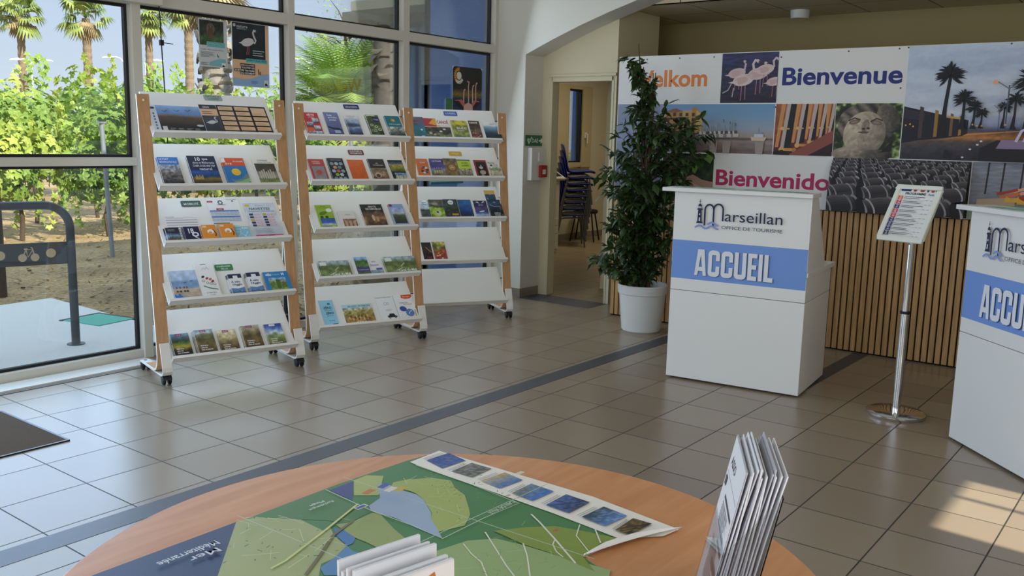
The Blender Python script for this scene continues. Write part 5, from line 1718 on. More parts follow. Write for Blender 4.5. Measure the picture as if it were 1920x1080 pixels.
def p_dusk(a):
    k = a.w/a.h
    def f(U, V):
        n = fbm(U*1.9, V*5.5, 21, 5, 1.6)
        base = stops(V, [(0, '#2a2830'), (0.08, '#3a3640'), (0.165, '#5a4c48'), (0.2, '#b9783c'), (0.235, '#8a5a34'), (0.26, '#4a4a5c'), (0.30, '#8d96b4'), (0.42, '#ced4de'), (0.55, '#cdd6e2'), (0.8, '#bac8da'), (1, '#bccadc')])
        cl = stops(np.clip(n, 0, 1), [(0, '#707c9e'), (0.40, '#8e98b6'), (0.55, '#c4cddc'), (1, '#dde2e8')])
        m = np.clip((V-0.30)/0.1, 0, 1)*np.clip(0.55+U*0.8-0.4*V, 0, 1)
        m = m[..., None]*0.6
        c = base*(1-m)+cl*m
        g = fbm(U*8, V*8, 9, 3, 6)-0.5
        return c*(1+g[..., None]*np.where(V < 0.26, 0.5, 0.08)[..., None])
    a.grid(0, 0, 1, 1, 150, 90, f)
    # terrace fence and pillars
    a.poly([(0, 0.14), (0, 0.47), (0.10, 0.43), (0.17, 0.40), (0.24, 0.37), (0.30, 0.35), (0.30, 0.22), (0.17, 0.185), (0.08, 0.17)], '#1d1c26')
    for i in range(7):
        a.line([(0.0, 0.445-0.012*i), (0.10, 0.405-0.010*i)], 0.003, '#3a3a46')
    for u, v0, v1, wd, c in ((0.085, 0.185, 0.46, 0.018, '#4a3838'), (0.155, 0.20, 0.43, 0.016, '#9a7038'), (0.225, 0.21, 0.40, 0.013, '#7a5a3a'), (0.265, 0.215, 0.38, 0.012, '#a87a3e')):
        a.poly([(u-wd/2, v0), (u+wd/2, v0+0.005), (u+wd/2, v1), (u-wd/2, v1+0.01)], c)
    a.poly([(0.2, 0.39), (0.27, 0.37), (0.27, 0.355), (0.2, 0.372)], '#c49a5c')
    # street plane and lamps
    a.poly([(0.28, 0.215), (0.52, 0.255), (0.53, 0.265), (0.30, 0.235)], '#c58a4a')
    def palm(u, v0, v1, s, seed, lean=0.0):
        r = random.Random(seed)
        a.line([(u-0.006, v0), (u, (v0+v1)/2), (u+lean, v1)], [0.030*s, 0.017*s, 0.014*s], '#15151c')
        a.poly([(u-0.022*s, v0), (u+0.022*s, v0), (u+0.008*s, v0+0.05*s), (u-0.010*s, v0+0.05*s)], '#15151c')
        cu, cv = u+lean, v1
        for i in range(64):
            t_ = r.uniform(-0.28*PI, 1.28*PI)
            L = r.uniform(0.04, 0.078)*s
            e = (cu+L*math.cos(t_), cv+L*math.sin(t_)*k*0.9-0.01)
            m_ = (cu+L*0.6*math.cos(t_), cv+L*0.66*math.sin(t_)*k)
            n_ = 0.0045*s
            a.poly([(cu, cv), (m_[0]-n_*math.sin(t_), m_[1]+n_*k*math.cos(t_)), e, (m_[0]+n_*math.sin(t_), m_[1]-n_*k*math.cos(t_))], '#101218')
    palm(0.19, 0.20, 0.74, 1.05, 1, 0.012)
    palm(0.275, 0.27, 0.53, 0.8, 2)
    palm(0.325, 0.275, 0.46, 0.62, 3)
    palm(0.36, 0.28, 0.41, 0.5, 4)
    palm(0.455, 0.28, 0.46, 0.5, 5)
    palm(0.50, 0.27, 0.52, 0.65, 6)
    palm(0.56, 0.25, 0.66, 1.2, 7)
    palm(0.70, 0.2, 0.78, 1.4, 8)
    for u, h_ in ((0.47, 0.64), (0.44, 0.46)):
        s = 1 if h_ > 0.6 else 0.5
        a.line([(u, 0.25), (u, h_)], 0.006*s, '#4a4e5c')
        a.line([(u, h_-0.03), (u-0.05*s, h_+0.03*s)], 0.005*s, '#6a6e7c')
        a.line([(u, h_-0.03), (u+0.05*s, h_+0.03*s)], 0.005*s, '#6a6e7c')
    a.ell(0.41, 0.665, 0.012, 0.010, '#f0a878')
    for u, v in ((0.03, 0.30), (0.05, 0.31), (0.065, 0.29), (0.35, 0.3), (0.37, 0.3), (0.47, 0.31), (0.33, 0.31)):
        a.ell(u, v, 0.004, 0.004, '#e8a850')
    for u, v in ((0.30, 0.03), (0.33, 0.10), (0.36, 0.14), (0.375, 0.17)):
        a.ell(u, v, 0.006, 0.004, '#d8dce6')
    # fountain
    a.poly([(0.37, 0.0), (0.37, 0.11), (0.44, 0.18), (1, 0.18), (1, 0.0)], '#1a161e')
    a.poly([(0.44, 0.11), (0.46, 0.185), (0.9, 0.185), (0.9, 0.11)], '#8a7894')
    a.line([(0.52, 0.17), (0.54, 0.26), (0.57, 0.29)], 0.012, '#c8c4dc')
    a.line([(0.55, 0.17), (0.565, 0.25), (0.59, 0.29)], 0.008, '#b8b4d0')
    a.ell(0.62, 0.27, 0.035, 0.03, '#15131a')
    a.rect(0.57, 0.18, 0.66, 0.24, '#c48ab0')
    a.rect(0.215, 0.02, 0.235, 0.09, '#1a1820')
picture('dusk', -3.366, YR+0.005, 1.440, 2.214, p_dusk)

def p_left(a):
    a.grad(0, 0, 1, 1, [(0, '#5a6074'), (0.3, '#6c7488'), (0.6, '#8088a0'), (1, '#868fa8')], 0.08, 41, 3, 20)
picture('sea', YL-0.004, -1.484, 1.049, 1.826, p_left)

def p_harbour(a):
    k = a.w/a.h
    def f(U, V):
        n = fbm(U*2.4, V*10, 5, 4, 3)-0.5
        c = stops(V, [(0, '#6a5a58'), (0.1, '#7d6e6c'), (0.26, '#988a86'), (0.30, '#5a5250'), (0.33, '#a8968a'), (0.5, '#98a2b0'), (0.75, '#7a9ab8'), (1, '#6a94bc')])
        return c*(1+n[..., None]*np.where(V < 0.3, 0.5, 0.03)[..., None])
    a.grid(0, 0, 1, 1, 120, 40, f)
    a.poly([(0, 0.30), (0, 0.84), (0.10, 0.92), (0.17, 0.86), (0.26, 0.88), (0.26, 0.93), (0.30, 0.93), (0.36, 0.78), (0.36, 0.42), (0.33, 0.32)], '#b07f48')
    a.poly([(0.17, 0.86), (0.26, 0.88), (0.26, 0.40), (0.18, 0.36)], '#c09a5c')
    a.poly([(0.30, 0.88), (0.36, 0.78), (0.36, 0.36), (0.30, 0.36)], '#c8a868')
    a.poly([(0.0, 0.84), (0.10, 0.92), (0.17, 0.86), (0.10, 0.82)], '#8a5a3a')
    for i in range(5):
        for j in range(4):
            a.rect(0.02+0.06*i, 0.42+0.11*j, 0.045+0.06*i, 0.49+0.11*j, '#4a3428')
    a.rect(0, 0.28, 0.36, 0.40, '#4a3a34')
    r = random.Random(3)
    for i in range(17):
        u = 0.34+0.36*i/17+r.uniform(-0.01, 0.01)
        s = 0.05*(1-0.02*i)
        v = 0.30+0.002*i
        a.poly([(u-s*0.7, v), (u+s*0.7, v), (u+s*0.8, v+0.07), (u-s*0.75, v+0.07)], '#c8c0b8' if i % 3 else '#7a8494')
        a.rect(u-s*0.4, v+0.07, u+s*0.35, v+0.13, '#d6cfc6' if i % 2 else '#5a5450')
        a.line([(u, v+0.1), (u, v+r.uniform(0.18, 0.3))], 0.002, '#4a4440')
    a.poly([(0.82, 0.26), (0.93, 0.26), (0.95, 0.34), (0.81, 0.34)], '#d0b8a0')
    a.rect(0.84, 0.34, 0.92, 0.40, '#c8ccd4')
    a.rect(0.86, 0.40, 0.91, 0.44, '#8a9ab0')
    a.line([(0.88, 0.44), (0.88, 0.52)], 0.003, '#4a4440')
    for u, v in ((0.56, 0.66), (0.62, 0.62), (0.67, 0.59)):
        a.line([(u, v-0.03), (u+0.005, v), (u, v+0.03)], 0.004, '#3a3a44')
    for u in (0.44, 0.56, 0.85):
        a.poly([(u+0.01, 0.0), (u+0.07, 0.0), (u+0.08, 0.25), (u, 0.25)], '#9c918b')
    for u, v in ((0.02, 0.60), (0.02, 0.32)):
        a.rect(u, v, u+0.01, v+0.05, '#dcdcdc')
picture('harbour', -1.492, -2.428, 1.442, 1.824, p_harbour)

def p_taps(a):
    a.grad(0, 0, 1, 1, [(0, '#3a1414'), (0.2, '#6a2a22'), (0.5, '#a04a2e'), (0.8, '#b06a3c'), (1, '#a85a38')], 0.18, 51, 4, 34)
    for i, (u, s) in enumerate(((0.16, 1.0), (0.42, 0.8), (0.62, 0.65), (0.79, 0.5), (0.93, 0.42))):
        b = 0.10+0.28*(u-0.16)/0.77
        a.poly([(u+0.02, b+0.04), (u+0.13*s, b+0.06), (u+0.13*s+0.07, 1), (u+0.09, 1)], '#14191a')
        a.poly([(u-0.05*s, b), (u+0.015, b+0.02), (u+0.10, 1), (u+0.035, 1)], '#b8a8a0')
        a.poly([(u-0.14*s, b+0.05), (u-0.08*s, b+0.05), (u+0.01, 1), (u-0.06, 1)], '#c88a50')
        a.rect(u-0.10*s, b+0.40*s, u+0.10*s, b+0.43*s, '#c8a060')
        a.ell(u-0.03*s, b+0.42*s, 0.03*s, 0.03*s, '#d8b470')
        a.rect(u-0.06*s, b-0.02, u+0.22*s, b+0.035*s, '#c8904a')
        a.ell(u-0.02*s, b, 0.05*s, 0.05*s, '#d8a860')
        a.ell(u+0.2*s, b, 0.04*s, 0.04*s, '#b07a3a')
    a.poly([(0.26, 0.0), (1, 0.50), (1, 0.26), (0.6, 0.0)], '#8a4a40')
    a.poly([(0.6, 0.0), (1, 0.26), (1, 0.1), (0.9, 0)], '#281216')
    a.poly([(0, 0), (0.3, 0), (0.16, 0.10), (0, 0.06)], '#1c1010')
picture('taps', -2.436, -2.886, 1.442, 1.824, p_taps)

def p_statue(a):
    def f(U, V):
        n = fbm(U*3, V*3, 61, 4, 4)
        return stops(n, [(0, '#141810'), (0.42, '#222c16'), (0.55, '#4a6028'), (0.66, '#8aa058'), (0.75, '#c8d4a8'), (1, '#e8ecd8')])
    a.grid(0, 0, 1, 1, 60, 50, f)
    # a weathered stone head looking up
    def stone(U, V):
        # face-centred coordinates
        x, y = (U-0.46)/0.36, (V-0.47)/0.46
        r = np.sqrt(x*x+y*y)
        n = fbm(U*6, V*6, 62, 5, 5)-0.5
        light = 0.74-0.16*x+0.10*y-0.25*np.clip(r-0.7, 0, 1)
        c = np.ones(U.shape+(3,))*np.array([0.88, 0.80, 0.70])
        return c*(light+n*0.45)[..., None]
    N_ = 40
    def blob(cu, cv, ru, rv, fn, rot=0):
        U, V = [], []
        rings, seg = 10, 36
        pts = [(cu, cv)]
        for i in range(1, rings+1):
            for j in range(seg):
                t_ = 2*PI*j/seg
                x, y = ru*i/rings*math.cos(t_), rv*i/rings*math.sin(t_)
                c_, s_ = math.cos(math.radians(rot)), math.sin(math.radians(rot))
                pts.append((cu+x*c_-y*s_, cv+x*s_+y*c_))
        A = np.array(pts)
        col = lin_arr(fn(A[:, 0], A[:, 1]))
        fs = [(0, 1+j, 1+(j+1) % seg) for j in range(seg)]
        for i in range(rings-1):
            for j in range(seg):
                p, q = 1+i*seg+j, 1+i*seg+(j+1) % seg
                fs.append((p, p+seg, q+seg, q))
        a._add(pts, fs, col)
    hair = lambda U, V: stone(U, V)*0.62*(1+0.5*np.sin(28*U+22*V))[..., None]*0.85
    blob(0.48, 0.60, 0.44, 0.40, hair, -8)
    blob(0.80, 0.74, 0.16, 0.26, lambda U, V: stone(U, V)*0.75, 20)
    blob(0.46, 0.43, 0.32, 0.42, stone, -6)
    blob(0.28, 0.06, 0.3, 0.13, lambda U, V: stone(U, V)*1.0)
    blob(0.66, 0.05, 0.24, 0.10, lambda U, V: stone(U, V)*0.8)
    dk, md = '#3a322a', '#6a5e50'
    blob(0.47, 0.585, 0.055, 0.12, lambda U, V: stone(U, V)*0.78, -12)
    a.ell(0.445, 0.53, 0.024, 0.018, dk)
    a.ell(0.515, 0.54, 0.024, 0.018, dk)
    a.poly([(0.36, 0.465), (0.44, 0.49), (0.54, 0.475), (0.50, 0.44), (0.42, 0.44)], md)
    a.line([(0.365, 0.467), (0.44, 0.464), (0.535, 0.472)], 0.010, dk)
    for u, v, r_ in ((0.30, 0.655, 14), (0.63, 0.645, -8)):
        a.ell(u, v, 0.085, 0.035, md, r_)
        a.ell(u, v, 0.055, 0.020, '#8a7c6c', r_)
        a.line([(u-0.09, v+0.02), (u, v+0.075), (u+0.09, v+0.04)], 0.02, dk)
    a.poly([(0.72, 0.10), (0.88, 0.12), (0.90, 0.36), (0.80, 0.2)], '#1c1a14')
picture('statue', -2.892, -3.360, 1.442, 1.826, p_statue)

def p_grapes(a):
    a.grad(0, 0, 1, 1, [(0, '#12150c'), (0.4, '#1c2412'), (0.7, '#2c3c1a'), (1, '#1a2410')], 0.3, 71, 5, 26)
    r = random.Random(5)
    for i in range(40):
        u, v = r.uniform(0.05, 0.5), r.uniform(0.02, 0.5)
        a.ell(u, v, 0.03, 0.03, r.choice(['#6a7a34', '#7d8c42', '#56662a']))
    a.poly([(0.48, 0.5), (0.62, 0.56), (0.8, 0.46), (1, 0.42), (1, 0.05), (0.8, 0.0), (0.62, 0.1), (0.5, 0.3)], '#a8826c')
    a.poly([(0.6, 0.4), (0.8, 0.3), (1, 0.3), (1, 0.05), (0.75, 0.05)], '#c09a84')
    for u, v in ((0.5, 0.75), (0.62, 0.68), (0.45, 0.6), (0.9, 0.9)):
        a.poly([(u-0.09, v), (u, v+0.12), (u+0.10, v+0.04), (u+0.04, v-0.1)], '#6a8a34')
picture('grapes', -1.492, -1.950, 1.049, 1.430, p_grapes)

def p_barrels(a):
    a.grad(0, 0, 1, 1, [(0, '#141214'), (0.5, '#242022'), (0.8, '#343032'), (1, '#4a4648')], 0.25, 81, 5, 40)
    k = a.w/a.h
    r = random.Random(8)
    rows = [(0.97, 0.10), (0.91, 0.11), (0.845, 0.125), (0.77, 0.145), (0.675, 0.17), (0.555, 0.205), (0.395, 0.255), (0.14, 0.33)]
    for ri, (v, L) in enumerate(rows):
        u = -0.15-0.3*L*(ri % 3)
        Rv = L*0.33
        while u < 1.1:
            d_ = Vector((0.96, 0.30))            # barrel axis, rising to the right
            n_ = Vector((-0.30, 0.96))
            def Q(s_, t_):
                return (u+(d_.x*s_+n_.x*t_)*L, v+(d_.y*s_*0.45+n_.y*t_*0.62)*L*k)
            body = r.choice(['#2b2729', '#332e30', '#282426', '#3c3739'])
            prof = [(-0.5, 0.26), (-0.3, 0.31), (0, 0.335), (0.3, 0.31), (0.5, 0.26)]
            a.poly([Q(p, -q) for p, q in prof]+[Q(p, q) for p, q in reversed(prof)], body)
            for j in range(5):
                t0 = 0.30-0.09*j
                a.line([Q(-0.42, t0*0.8), Q(0, t0), Q(0.42, t0*0.8)], L*0.05, ('#5c5658', '#4a4547', '#403b3d', '#353032', '#2b2729')[j])
            for so, wd in ((-0.44, 0.055), (-0.26, 0.04), (0.26, 0.04), (0.44, 0.055)):
                h_ = 0.335-0.3*so*so
                a.line([Q(so+0.10*math.cos(q_)-0.04, h_*math.sin(q_)) for q_ in [math.radians(-70+20*z_) for z_ in range(9)]], L*wd, r.choice(['#8e898c', '#a7a2a5', '#777275']))
            a.ell(*Q(-0.5, 0), L*0.10, L*0.25, '#121012', 17)
            u += L*1.02
picture('barrels', -2.900, -3.836, 1.049, 1.434, p_barrels)

def p_sea_food(a):
    def f(U, V):
        n = fbm(U*3, V*14, 91, 4, 4)-0.5
        return stops(V, [(0, '#6f7078'), (0.5, '#7f828c'), (1, '#8c909c')])*(1+n[..., None]*0.45)
    a.grid(0, 0, 1, 1, 60, 40, f)
    for u in (0.10, 0.20, 0.32, 0.46, 0.62, 0.8):
        a.line([(u, 0.45), (u+0.01, 1)], 0.012, '#2c2426')
    r = random.Random(2)
    for i in range(30):
        u, v = 0.22+0.5*r.random(), 0.36+0.22*r.random()
        a.line([(u-0.07, v-0.04), (u, v), (u+0.06, v+0.05)], 0.02, r.choice(['#c8502a', '#d86a34', '#a83a20', '#e0a888']))
    for i in range(5):
        a.line([(0.05, 0.34-0.02*i), (0.3, 0.40-0.03*i)], 0.012, '#b09a80')
    for u, v in ((0.28, 0.37), (0.36, 0.34), (0.42, 0.38), (0.5, 0.36)):
        a.poly([(u-0.05, v-0.04), (u-0.04, v+0.06), (u, v+0.01), (u+0.04, v+0.06), (u+0.05, v-0.04)], '#d8a830')
    a.rect(0, 0, 1, 0.26, '#8f9a8c')
picture('seafood', -3.842, YR+0.005, 1.049, 1.434, p_sea_food)

# ================================================================ PROGRAMME STAND
t = empty('programme_stand', at(2.779, -3.858), 'chrome floor stand holding a white framed PROGRAMME sheet', 'sign stand')
MB().lathe([(0, 0), (0.155, 0), (0.160, 0.006), (0.160, 0.020), (0.150, 0.027), (0.06, 0.031), (0.0, 0.033)], 48).build('base', CHROME, t, smooth=True)
MB().lathe([(0.024, 0.03), (0.024, 0.60), (0.0, 0.60)], 24).build('pole', CHROME, t, smooth=True)
MB().lathe([(0.025, 0.592), (0.027, 0.594), (0.027, 0.606), (0.025, 0.608), (0.0, 0.608)], 24).build('collar', BLACK_PL, t, smooth=True)
up_ = MB().lathe([(0.0185, 0.60), (0.0185, 0.985), (0.0, 0.985)], 24)
up_.build('inner_pole', CHROME, t, smooth=True)
phi, tau = math.radians(-105), math.radians(30)
w_ = Vector((math.cos(phi), math.sin(phi), 0))
h_ = Vector((-math.sin(phi), math.cos(phi), 0))
tt = Vector((0, 0, math.cos(tau)))+h_*math.sin(tau)
FW, FH = 0.27, 0.36
cen = Vector((2.876, -3.808, 1.151))-Vector((2.779, -3.858, 0))
M = frame(cen-w_*FW/2-tt*FH/2, w_, tt)
fr = MB()
b = 0.026
fr.box((0, 0, -0.012), (FW, b, 0.006)).box((0, FH-b, -0.012), (FW, FH, 0.006)).box((0, b, -0.012), (b, FH-b, 0.006)).box((FW-b, b, -0.012), (FW, FH-b, 0.006))
fo = fr.build('sign_frame', mat('white_frame', '#e4e6da', 0.35), t, bevel=0.005)
fo.matrix_local = M
bk = MB().box((b, b, -0.012), (FW-b, FH-b, -0.003)).build('sign_back', PAPER, t)
bk.matrix_local = M
ar = MB().tube([(0, 0, 0.97), (0.03, 0.008, 1.03), (cen.x*0.75+0.03, cen.y*0.75, 1.10), (cen.x+0.012, cen.y-0.004, cen.z-0.018)], 0.012, 10).build('bracket', CHROME, t)
a = Art(FW-2*b, FH-2*b)
a.rect(0, 0, 1, 1, '#e6e6e2')
for i, (c, u0, u1) in enumerate((('#2c3a78', 0.02, 0.32), ('#b8403c', 0.36, 0.47), ('#b8403c', 0.55, 0.68), ('#2a3a40', 0.73, 0.80), ('#b8404c', 0.84, 0.95), ('#3a6a40', 0.96, 0.995))):
    a.poly([(u0, 1.0), (u1, 1.0), (u1-0.02, 0.955), (u0+0.02, 0.955)], c)
a.text('PROGRAMME', 0.18, 0.885, 0.74, 0.935, '#2c2c30', 0.03)
a.text('Août', 0.80, 0.885, 0.96, 0.93, '#34508c', 0.01)
for i, c in enumerate(('#dd6a2a', '#cc3a6a', '#2c2f6a', '#cc4050', '#cc4060', '#2c2f6a', '#34327a', '#2c2f6a', '#26284a')):
    y = 0.775-i*0.094
    a.rect(0.02, y, 0.15, y+0.082, c)
    a.text(('02', '04', '07', '08', '09', '16', '17', '20', '23')[i], 0.06, y+0.012, 0.12, y+0.045, '#f0e6e6', 0.02)
    a.rect(0.06, y+0.06, 0.115, y+0.072, '#e4d4d8')
    a.lines(0.19, y+0.022, 0.80, y+0.08, 2, '#53535c', 0.35, i)
    a.rect(0.19, y+0.004, 0.80, y+0.007, '#9a9aa0')
    a.text('20h - 22h', 0.80, y, 0.97, y+0.016, '#53535c')
a.build('sheet', t, None, M @ Matrix.Translation((b, b, -0.0028)))

# ================================================================ POTTED FIG
t = empty('potted_fig', at(3.86, -1.575), 'tall leafy weeping fig in a white pot between the doorway and the first desk', 'plant')
MB().lathe([(0, 0), (0.150, 0), (0.158, 0.01), (0.188, 0.305), (0.198, 0.31), (0.204, 0.375), (0.198, 0.382), (0.188, 0.378), (0.182, 0.325), (0, 0.325)], 48).build('pot', mat('white_pot_plastic', '#dcdcd8', 0.35), t, smooth=True, angle=30)
MB().lathe([(0.0, 0.345), (0.10, 0.340), (0.184, 0.33)], 24).build('soil', mat('potting_soil', '#2c2118', 1.0, vary=0.4, scale=40, bump=1, bscale=90), t, smooth=True)
rng = random.Random(12)
rv = Vector((0.605, -0.796, 0))
fv = Vector((0.796, 0.605, 0))
st = MB()
tips = []
# (height, reach to camera-side left, reach right)
ENV = [(0.42, 0.30, 0.14), (0.62, 0.42, 0.22), (0.8, 0.30, 0.24), (1.0, 0.28, 0.26), (1.25, 0.36, 0.34), (1.5, 0.30, 0.44), (1.68, 0.20, 0.42), (1.85, 0.15, 0.13), (2.0, 0.17, -0.01), (2.15, 0.21, -0.06), (2.26, 0.18, -0.10)]
def env(z):
    zs = [e[0] for e in ENV]
    return np.interp(z, zs, [e[1] for e in ENV]), np.interp(z, zs, [e[2] for e in ENV])
stems = []
for i in range(6):
    a0 = i*PI/3+0.3
    top = rng.uniform(1.7, 2.28) if i else 2.27
    lx = rng.uniform(-0.10, 0.12) if i else -0.12
    pts, rad = [], []
    for j in range(9):
        f_ = j/8
        z = 0.33+(top-0.33)*f_
        o = rv*(0.05*math.cos(a0)*(1-f_)+lx*f_**1.4)+fv*(0.05*math.sin(a0)*(1-f_)+rng.uniform(-0.02, 0.02)*f_)
        pts.append(Vector((o.x, o.y, z)))
        rad.append(0.013*(1-f_)+0.004)
    st.tube(pts, rad, 7)
    stems.append(pts)
leaf = MB()
def add_leaf(p, d, L):
    d = d.normalized()
    side = d.cross(Vector((rng.uniform(-0.4, 0.4), rng.uniform(-0.4, 0.4), 1))).normalized()
    nrm = side.cross(d).normalized()
    w = L*rng.uniform(0.20, 0.27)
    q = [p, p+d*L*0.25+side*w*0.8-nrm*0.004, p+d*L*0.25-side*w*0.8-nrm*0.004, p+d*L*0.55+side*w+nrm*0.0, p+d*L*0.55-side*w, p+d*L*0.8+side*w*0.45, p+d*L*0.8-side*w*0.45, p+d*L+Vector((0, 0, -L*0.12)), p+d*L*0.25+nrm*0.006, p+d*L*0.55+nrm*0.008, p+d*L*0.8+nrm*0.004]
    leaf.add(q, [(0, 1, 8), (0, 8, 2), (1, 3, 9, 8), (8, 9, 4, 2), (3, 5, 10, 9), (9, 10, 6, 4), (5, 7, 10), (10, 7, 6)])
for i in range(235):
    z = rng.choice([rng.uniform(0.5, 2.2), rng.uniform(0.55, 1.75), rng.uniform(0.5, 1.75)])
    l_, r_ = env(z)
    reach = rng.uniform(-l_, r_)*rng.uniform(1.0, 1.28)
    dep = rng.uniform(-0.28, 0.24)*min(1, (l_+r_)/0.5)
    s_ = min(stems, key=lambda S: abs(S[4].dot(rv)-reach*0.3)+rng.uniform(0, 0.12))
    zb = max(0.45, z-rng.uniform(0.05, 0.3))
    k = min(7, max(0, int((zb-0.33)/(s_[-1].z-0.33)*8)))
    b0 = s_[k]
    e = Vector((rv.x*reach+fv.x*dep, rv.y*reach+fv.y*dep, z))
    m_ = (b0+e)/2+Vector((0, 0, 0.08))
    pts = [b0.lerp(m_, f_).lerp(m_.lerp(e, f_), f_) for f_ in [j/6 for j in range(7)]]
    st.tube(pts, [0.0035-0.0004*j for j in range(7)], 5)
    nl = rng.randint(9, 13)
    for j in range(nl):
        f_ = 0.3+0.7*j/(nl-1)
        p = pts[min(5, int(f_*6))].lerp(pts[min(6, int(f_*6)+1)], f_*6-int(f_*6))
        out = (e-b0).normalized()
        d = out*rng.uniform(0.2, 0.9)+Vector((rng.uniform(-0.8, 0.8), rng.uniform(-0.8, 0.8), rng.uniform(-1.3, 0.1)))
        add_leaf(p+Vector((rng.uniform(-0.01, 0.01), rng.uniform(-0.01, 0.01), 0)), d, rng.uniform(0.06, 0.115))
st.build('stems', mat('fig_bark', '#5a4a38', 0.9, vary=0.2, scale=30), t, smooth=True)
leaf.build('foliage', leaf_mat('fig_leaf', '#22381a', '#3d5826', 0.36, 0.15, 9), t, smooth=True, angle=60)
# ================================================================ ROUND TABLE AND WHAT LIES ON IT
TC = Vector((-1.484, -4.180, 0))
TR_ = 0.6786
t = empty('round_table', Matrix.Translation(TC), 'round orange beech table in front, covered by an open map', 'table')
WOOD_T = wood('orange_beech_top', '#c58655', '#d69a6a', 0.36, axis=0, stretch=9, scale=3.0)
MB().lathe([(0, 0.712), (TR_-0.012, 0.712), (TR_-0.002, 0.716), (TR_, 0.726), (TR_-0.002, 0.736), (TR_-0.008, 0.740), (0, 0.740)], 128).build('tabletop', WOOD_T, t, smooth=True, angle=30)
STEEL = mat('grey_table_steel', '#7c7d80', 0.35, 0.8)
MB().lathe([(0.032, 0.02), (0.032, 0.70), (0.12, 0.705), (0.12, 0.712), (0, 0.712)], 32).build('column', STEEL, t, smooth=True, angle=40)
MB().lathe([(0, 0), (0.26, 0), (0.265, 0.008), (0.25, 0.018), (0.04, 0.03), (0, 0.03)], 48).build('base', STEEL, t, smooth=True, angle=40)

MAP_POLYS = [
  ('#35456e', [(-1.85, -3.68), (-1.728, -3.679), (-1.565, -3.689), (-1.726, -3.86), (-1.894, -3.686)]),
  ('#a9b47e', [(-1.564, -3.687), (-1.525, -3.703), (-1.476, -3.777), (-1.483, -3.859), (-1.462, -3.851), (-1.485, -3.889), (-1.499, -3.94), (-1.511, -3.971), (-1.549, -3.961), (-1.58, -3.96), (-1.614, -3.993), (-1.728, -3.858)]),
  ('#4f8049', [(-1.525, -3.703), (-1.455, -3.705), (-1.34, -3.698), (-1.355, -3.857), (-1.422, -3.865), (-1.448, -3.818), (-1.476, -3.777)]),
  ('#414a88', [(-1.335, -3.703), (-1.264, -3.704), (-1.34, -3.784)]),
  ('#b0ba70', [(-1.258, -3.7), (-1.218, -3.699), (-1.195, -3.731), (-1.284, -3.806), (-1.319, -3.766)]),
  ('#9fb4d0', [(-1.237, -3.756), (-1.226, -3.779), (-1.23, -3.825), (-1.228, -3.856), (-1.227, -3.864), (-1.237, -3.894), (-1.281, -3.958), (-1.302, -3.976), (-1.329, -4.017), (-1.358, -4.058), (-1.354, -3.983), (-1.347, -3.919), (-1.355, -3.857), (-1.338, -3.832), (-1.293, -3.819)]),
  ('#a8b866', [(-1.227, -3.788), (-1.21, -3.777), (-1.172, -3.789), (-1.161, -3.801), (-1.132, -3.821), (-1.116, -3.867), (-1.144, -3.904), (-1.161, -3.947), (-1.208, -3.998), (-1.234, -4.024), (-1.283, -4.051), (-1.339, -4.031), (-1.329, -4.017), (-1.302, -3.976), (-1.28, -3.959), (-1.237, -3.894), (-1.224, -3.861), (-1.222, -3.844)]),
  ('#4a7cb8', [(-1.46, -3.858), (-1.456, -3.886), (-1.465, -3.927), (-1.485, -3.942), (-1.499, -3.94), (-1.482, -3.892)]),
  ('#98a86a', [(-1.448, -3.851), (-1.421, -3.867), (-1.357, -3.865), (-1.352, -3.879), (-1.385, -3.95), (-1.413, -4.026), (-1.47, -4.015), (-1.465, -3.958), (-1.465, -3.927), (-1.456, -3.886)]),
  ('#5e8dbd', [(-1.499, -3.94), (-1.508, -3.967), (-1.503, -3.987), (-1.491, -3.986), (-1.496, -4.009), (-1.468, -4.018), (-1.488, -4.075), (-1.569, -4.045), (-1.607, -4.0), (-1.593, -3.972), (-1.549, -3.961)]),
  ('#9ab37a', [(-1.421, -4.082), (-1.334, -4.101), (-1.29, -4.138), (-1.279, -4.198), (-1.273, -4.284), (-1.259, -4.379), (-1.288, -4.394), (-1.518, -4.138)]),
  ('#869c45', [(-1.266, -4.112), (-1.213, -4.148), (-1.167, -4.192), (-1.146, -4.262), (-1.135, -4.319), (-1.176, -4.306), (-1.248, -4.313), (-1.284, -4.362), (-1.273, -4.265), (-1.277, -4.196)]),
  ('#f2efe6', [(-1.091, -3.715), (-0.974, -3.713), (-0.969, -3.926), (-0.983, -4.153), (-1.017, -4.393), (-1.067, -4.384), (-1.134, -4.322), (-1.117, -4.153), (-1.095, -3.739)]),
]
MAP_PHOTOS = [
  [(-1.058, -3.738), (-0.984, -3.744), (-0.997, -3.811), (-1.074, -3.804)],
  [(-1.075, -3.833), (-1.001, -3.833), (-1.0, -3.893), (-1.073, -3.895)],
  [(-1.077, -3.924), (-1.0, -3.933), (-1.011, -3.993), (-1.085, -3.985)],
  [(-1.09, -4.023), (-1.017, -4.022), (-1.021, -4.087), (-1.095, -4.083)],
  [(-1.096, -4.119), (-1.018, -4.118), (-1.022, -4.182), (-1.099, -4.18)],
  [(-1.1, -4.212), (-1.023, -4.218), (-1.032, -4.281), (-1.106, -4.273)],
  [(-1.111, -4.299), (-1.036, -4.297), (-1.035, -4.341), (-1.112, -4.332)],
]
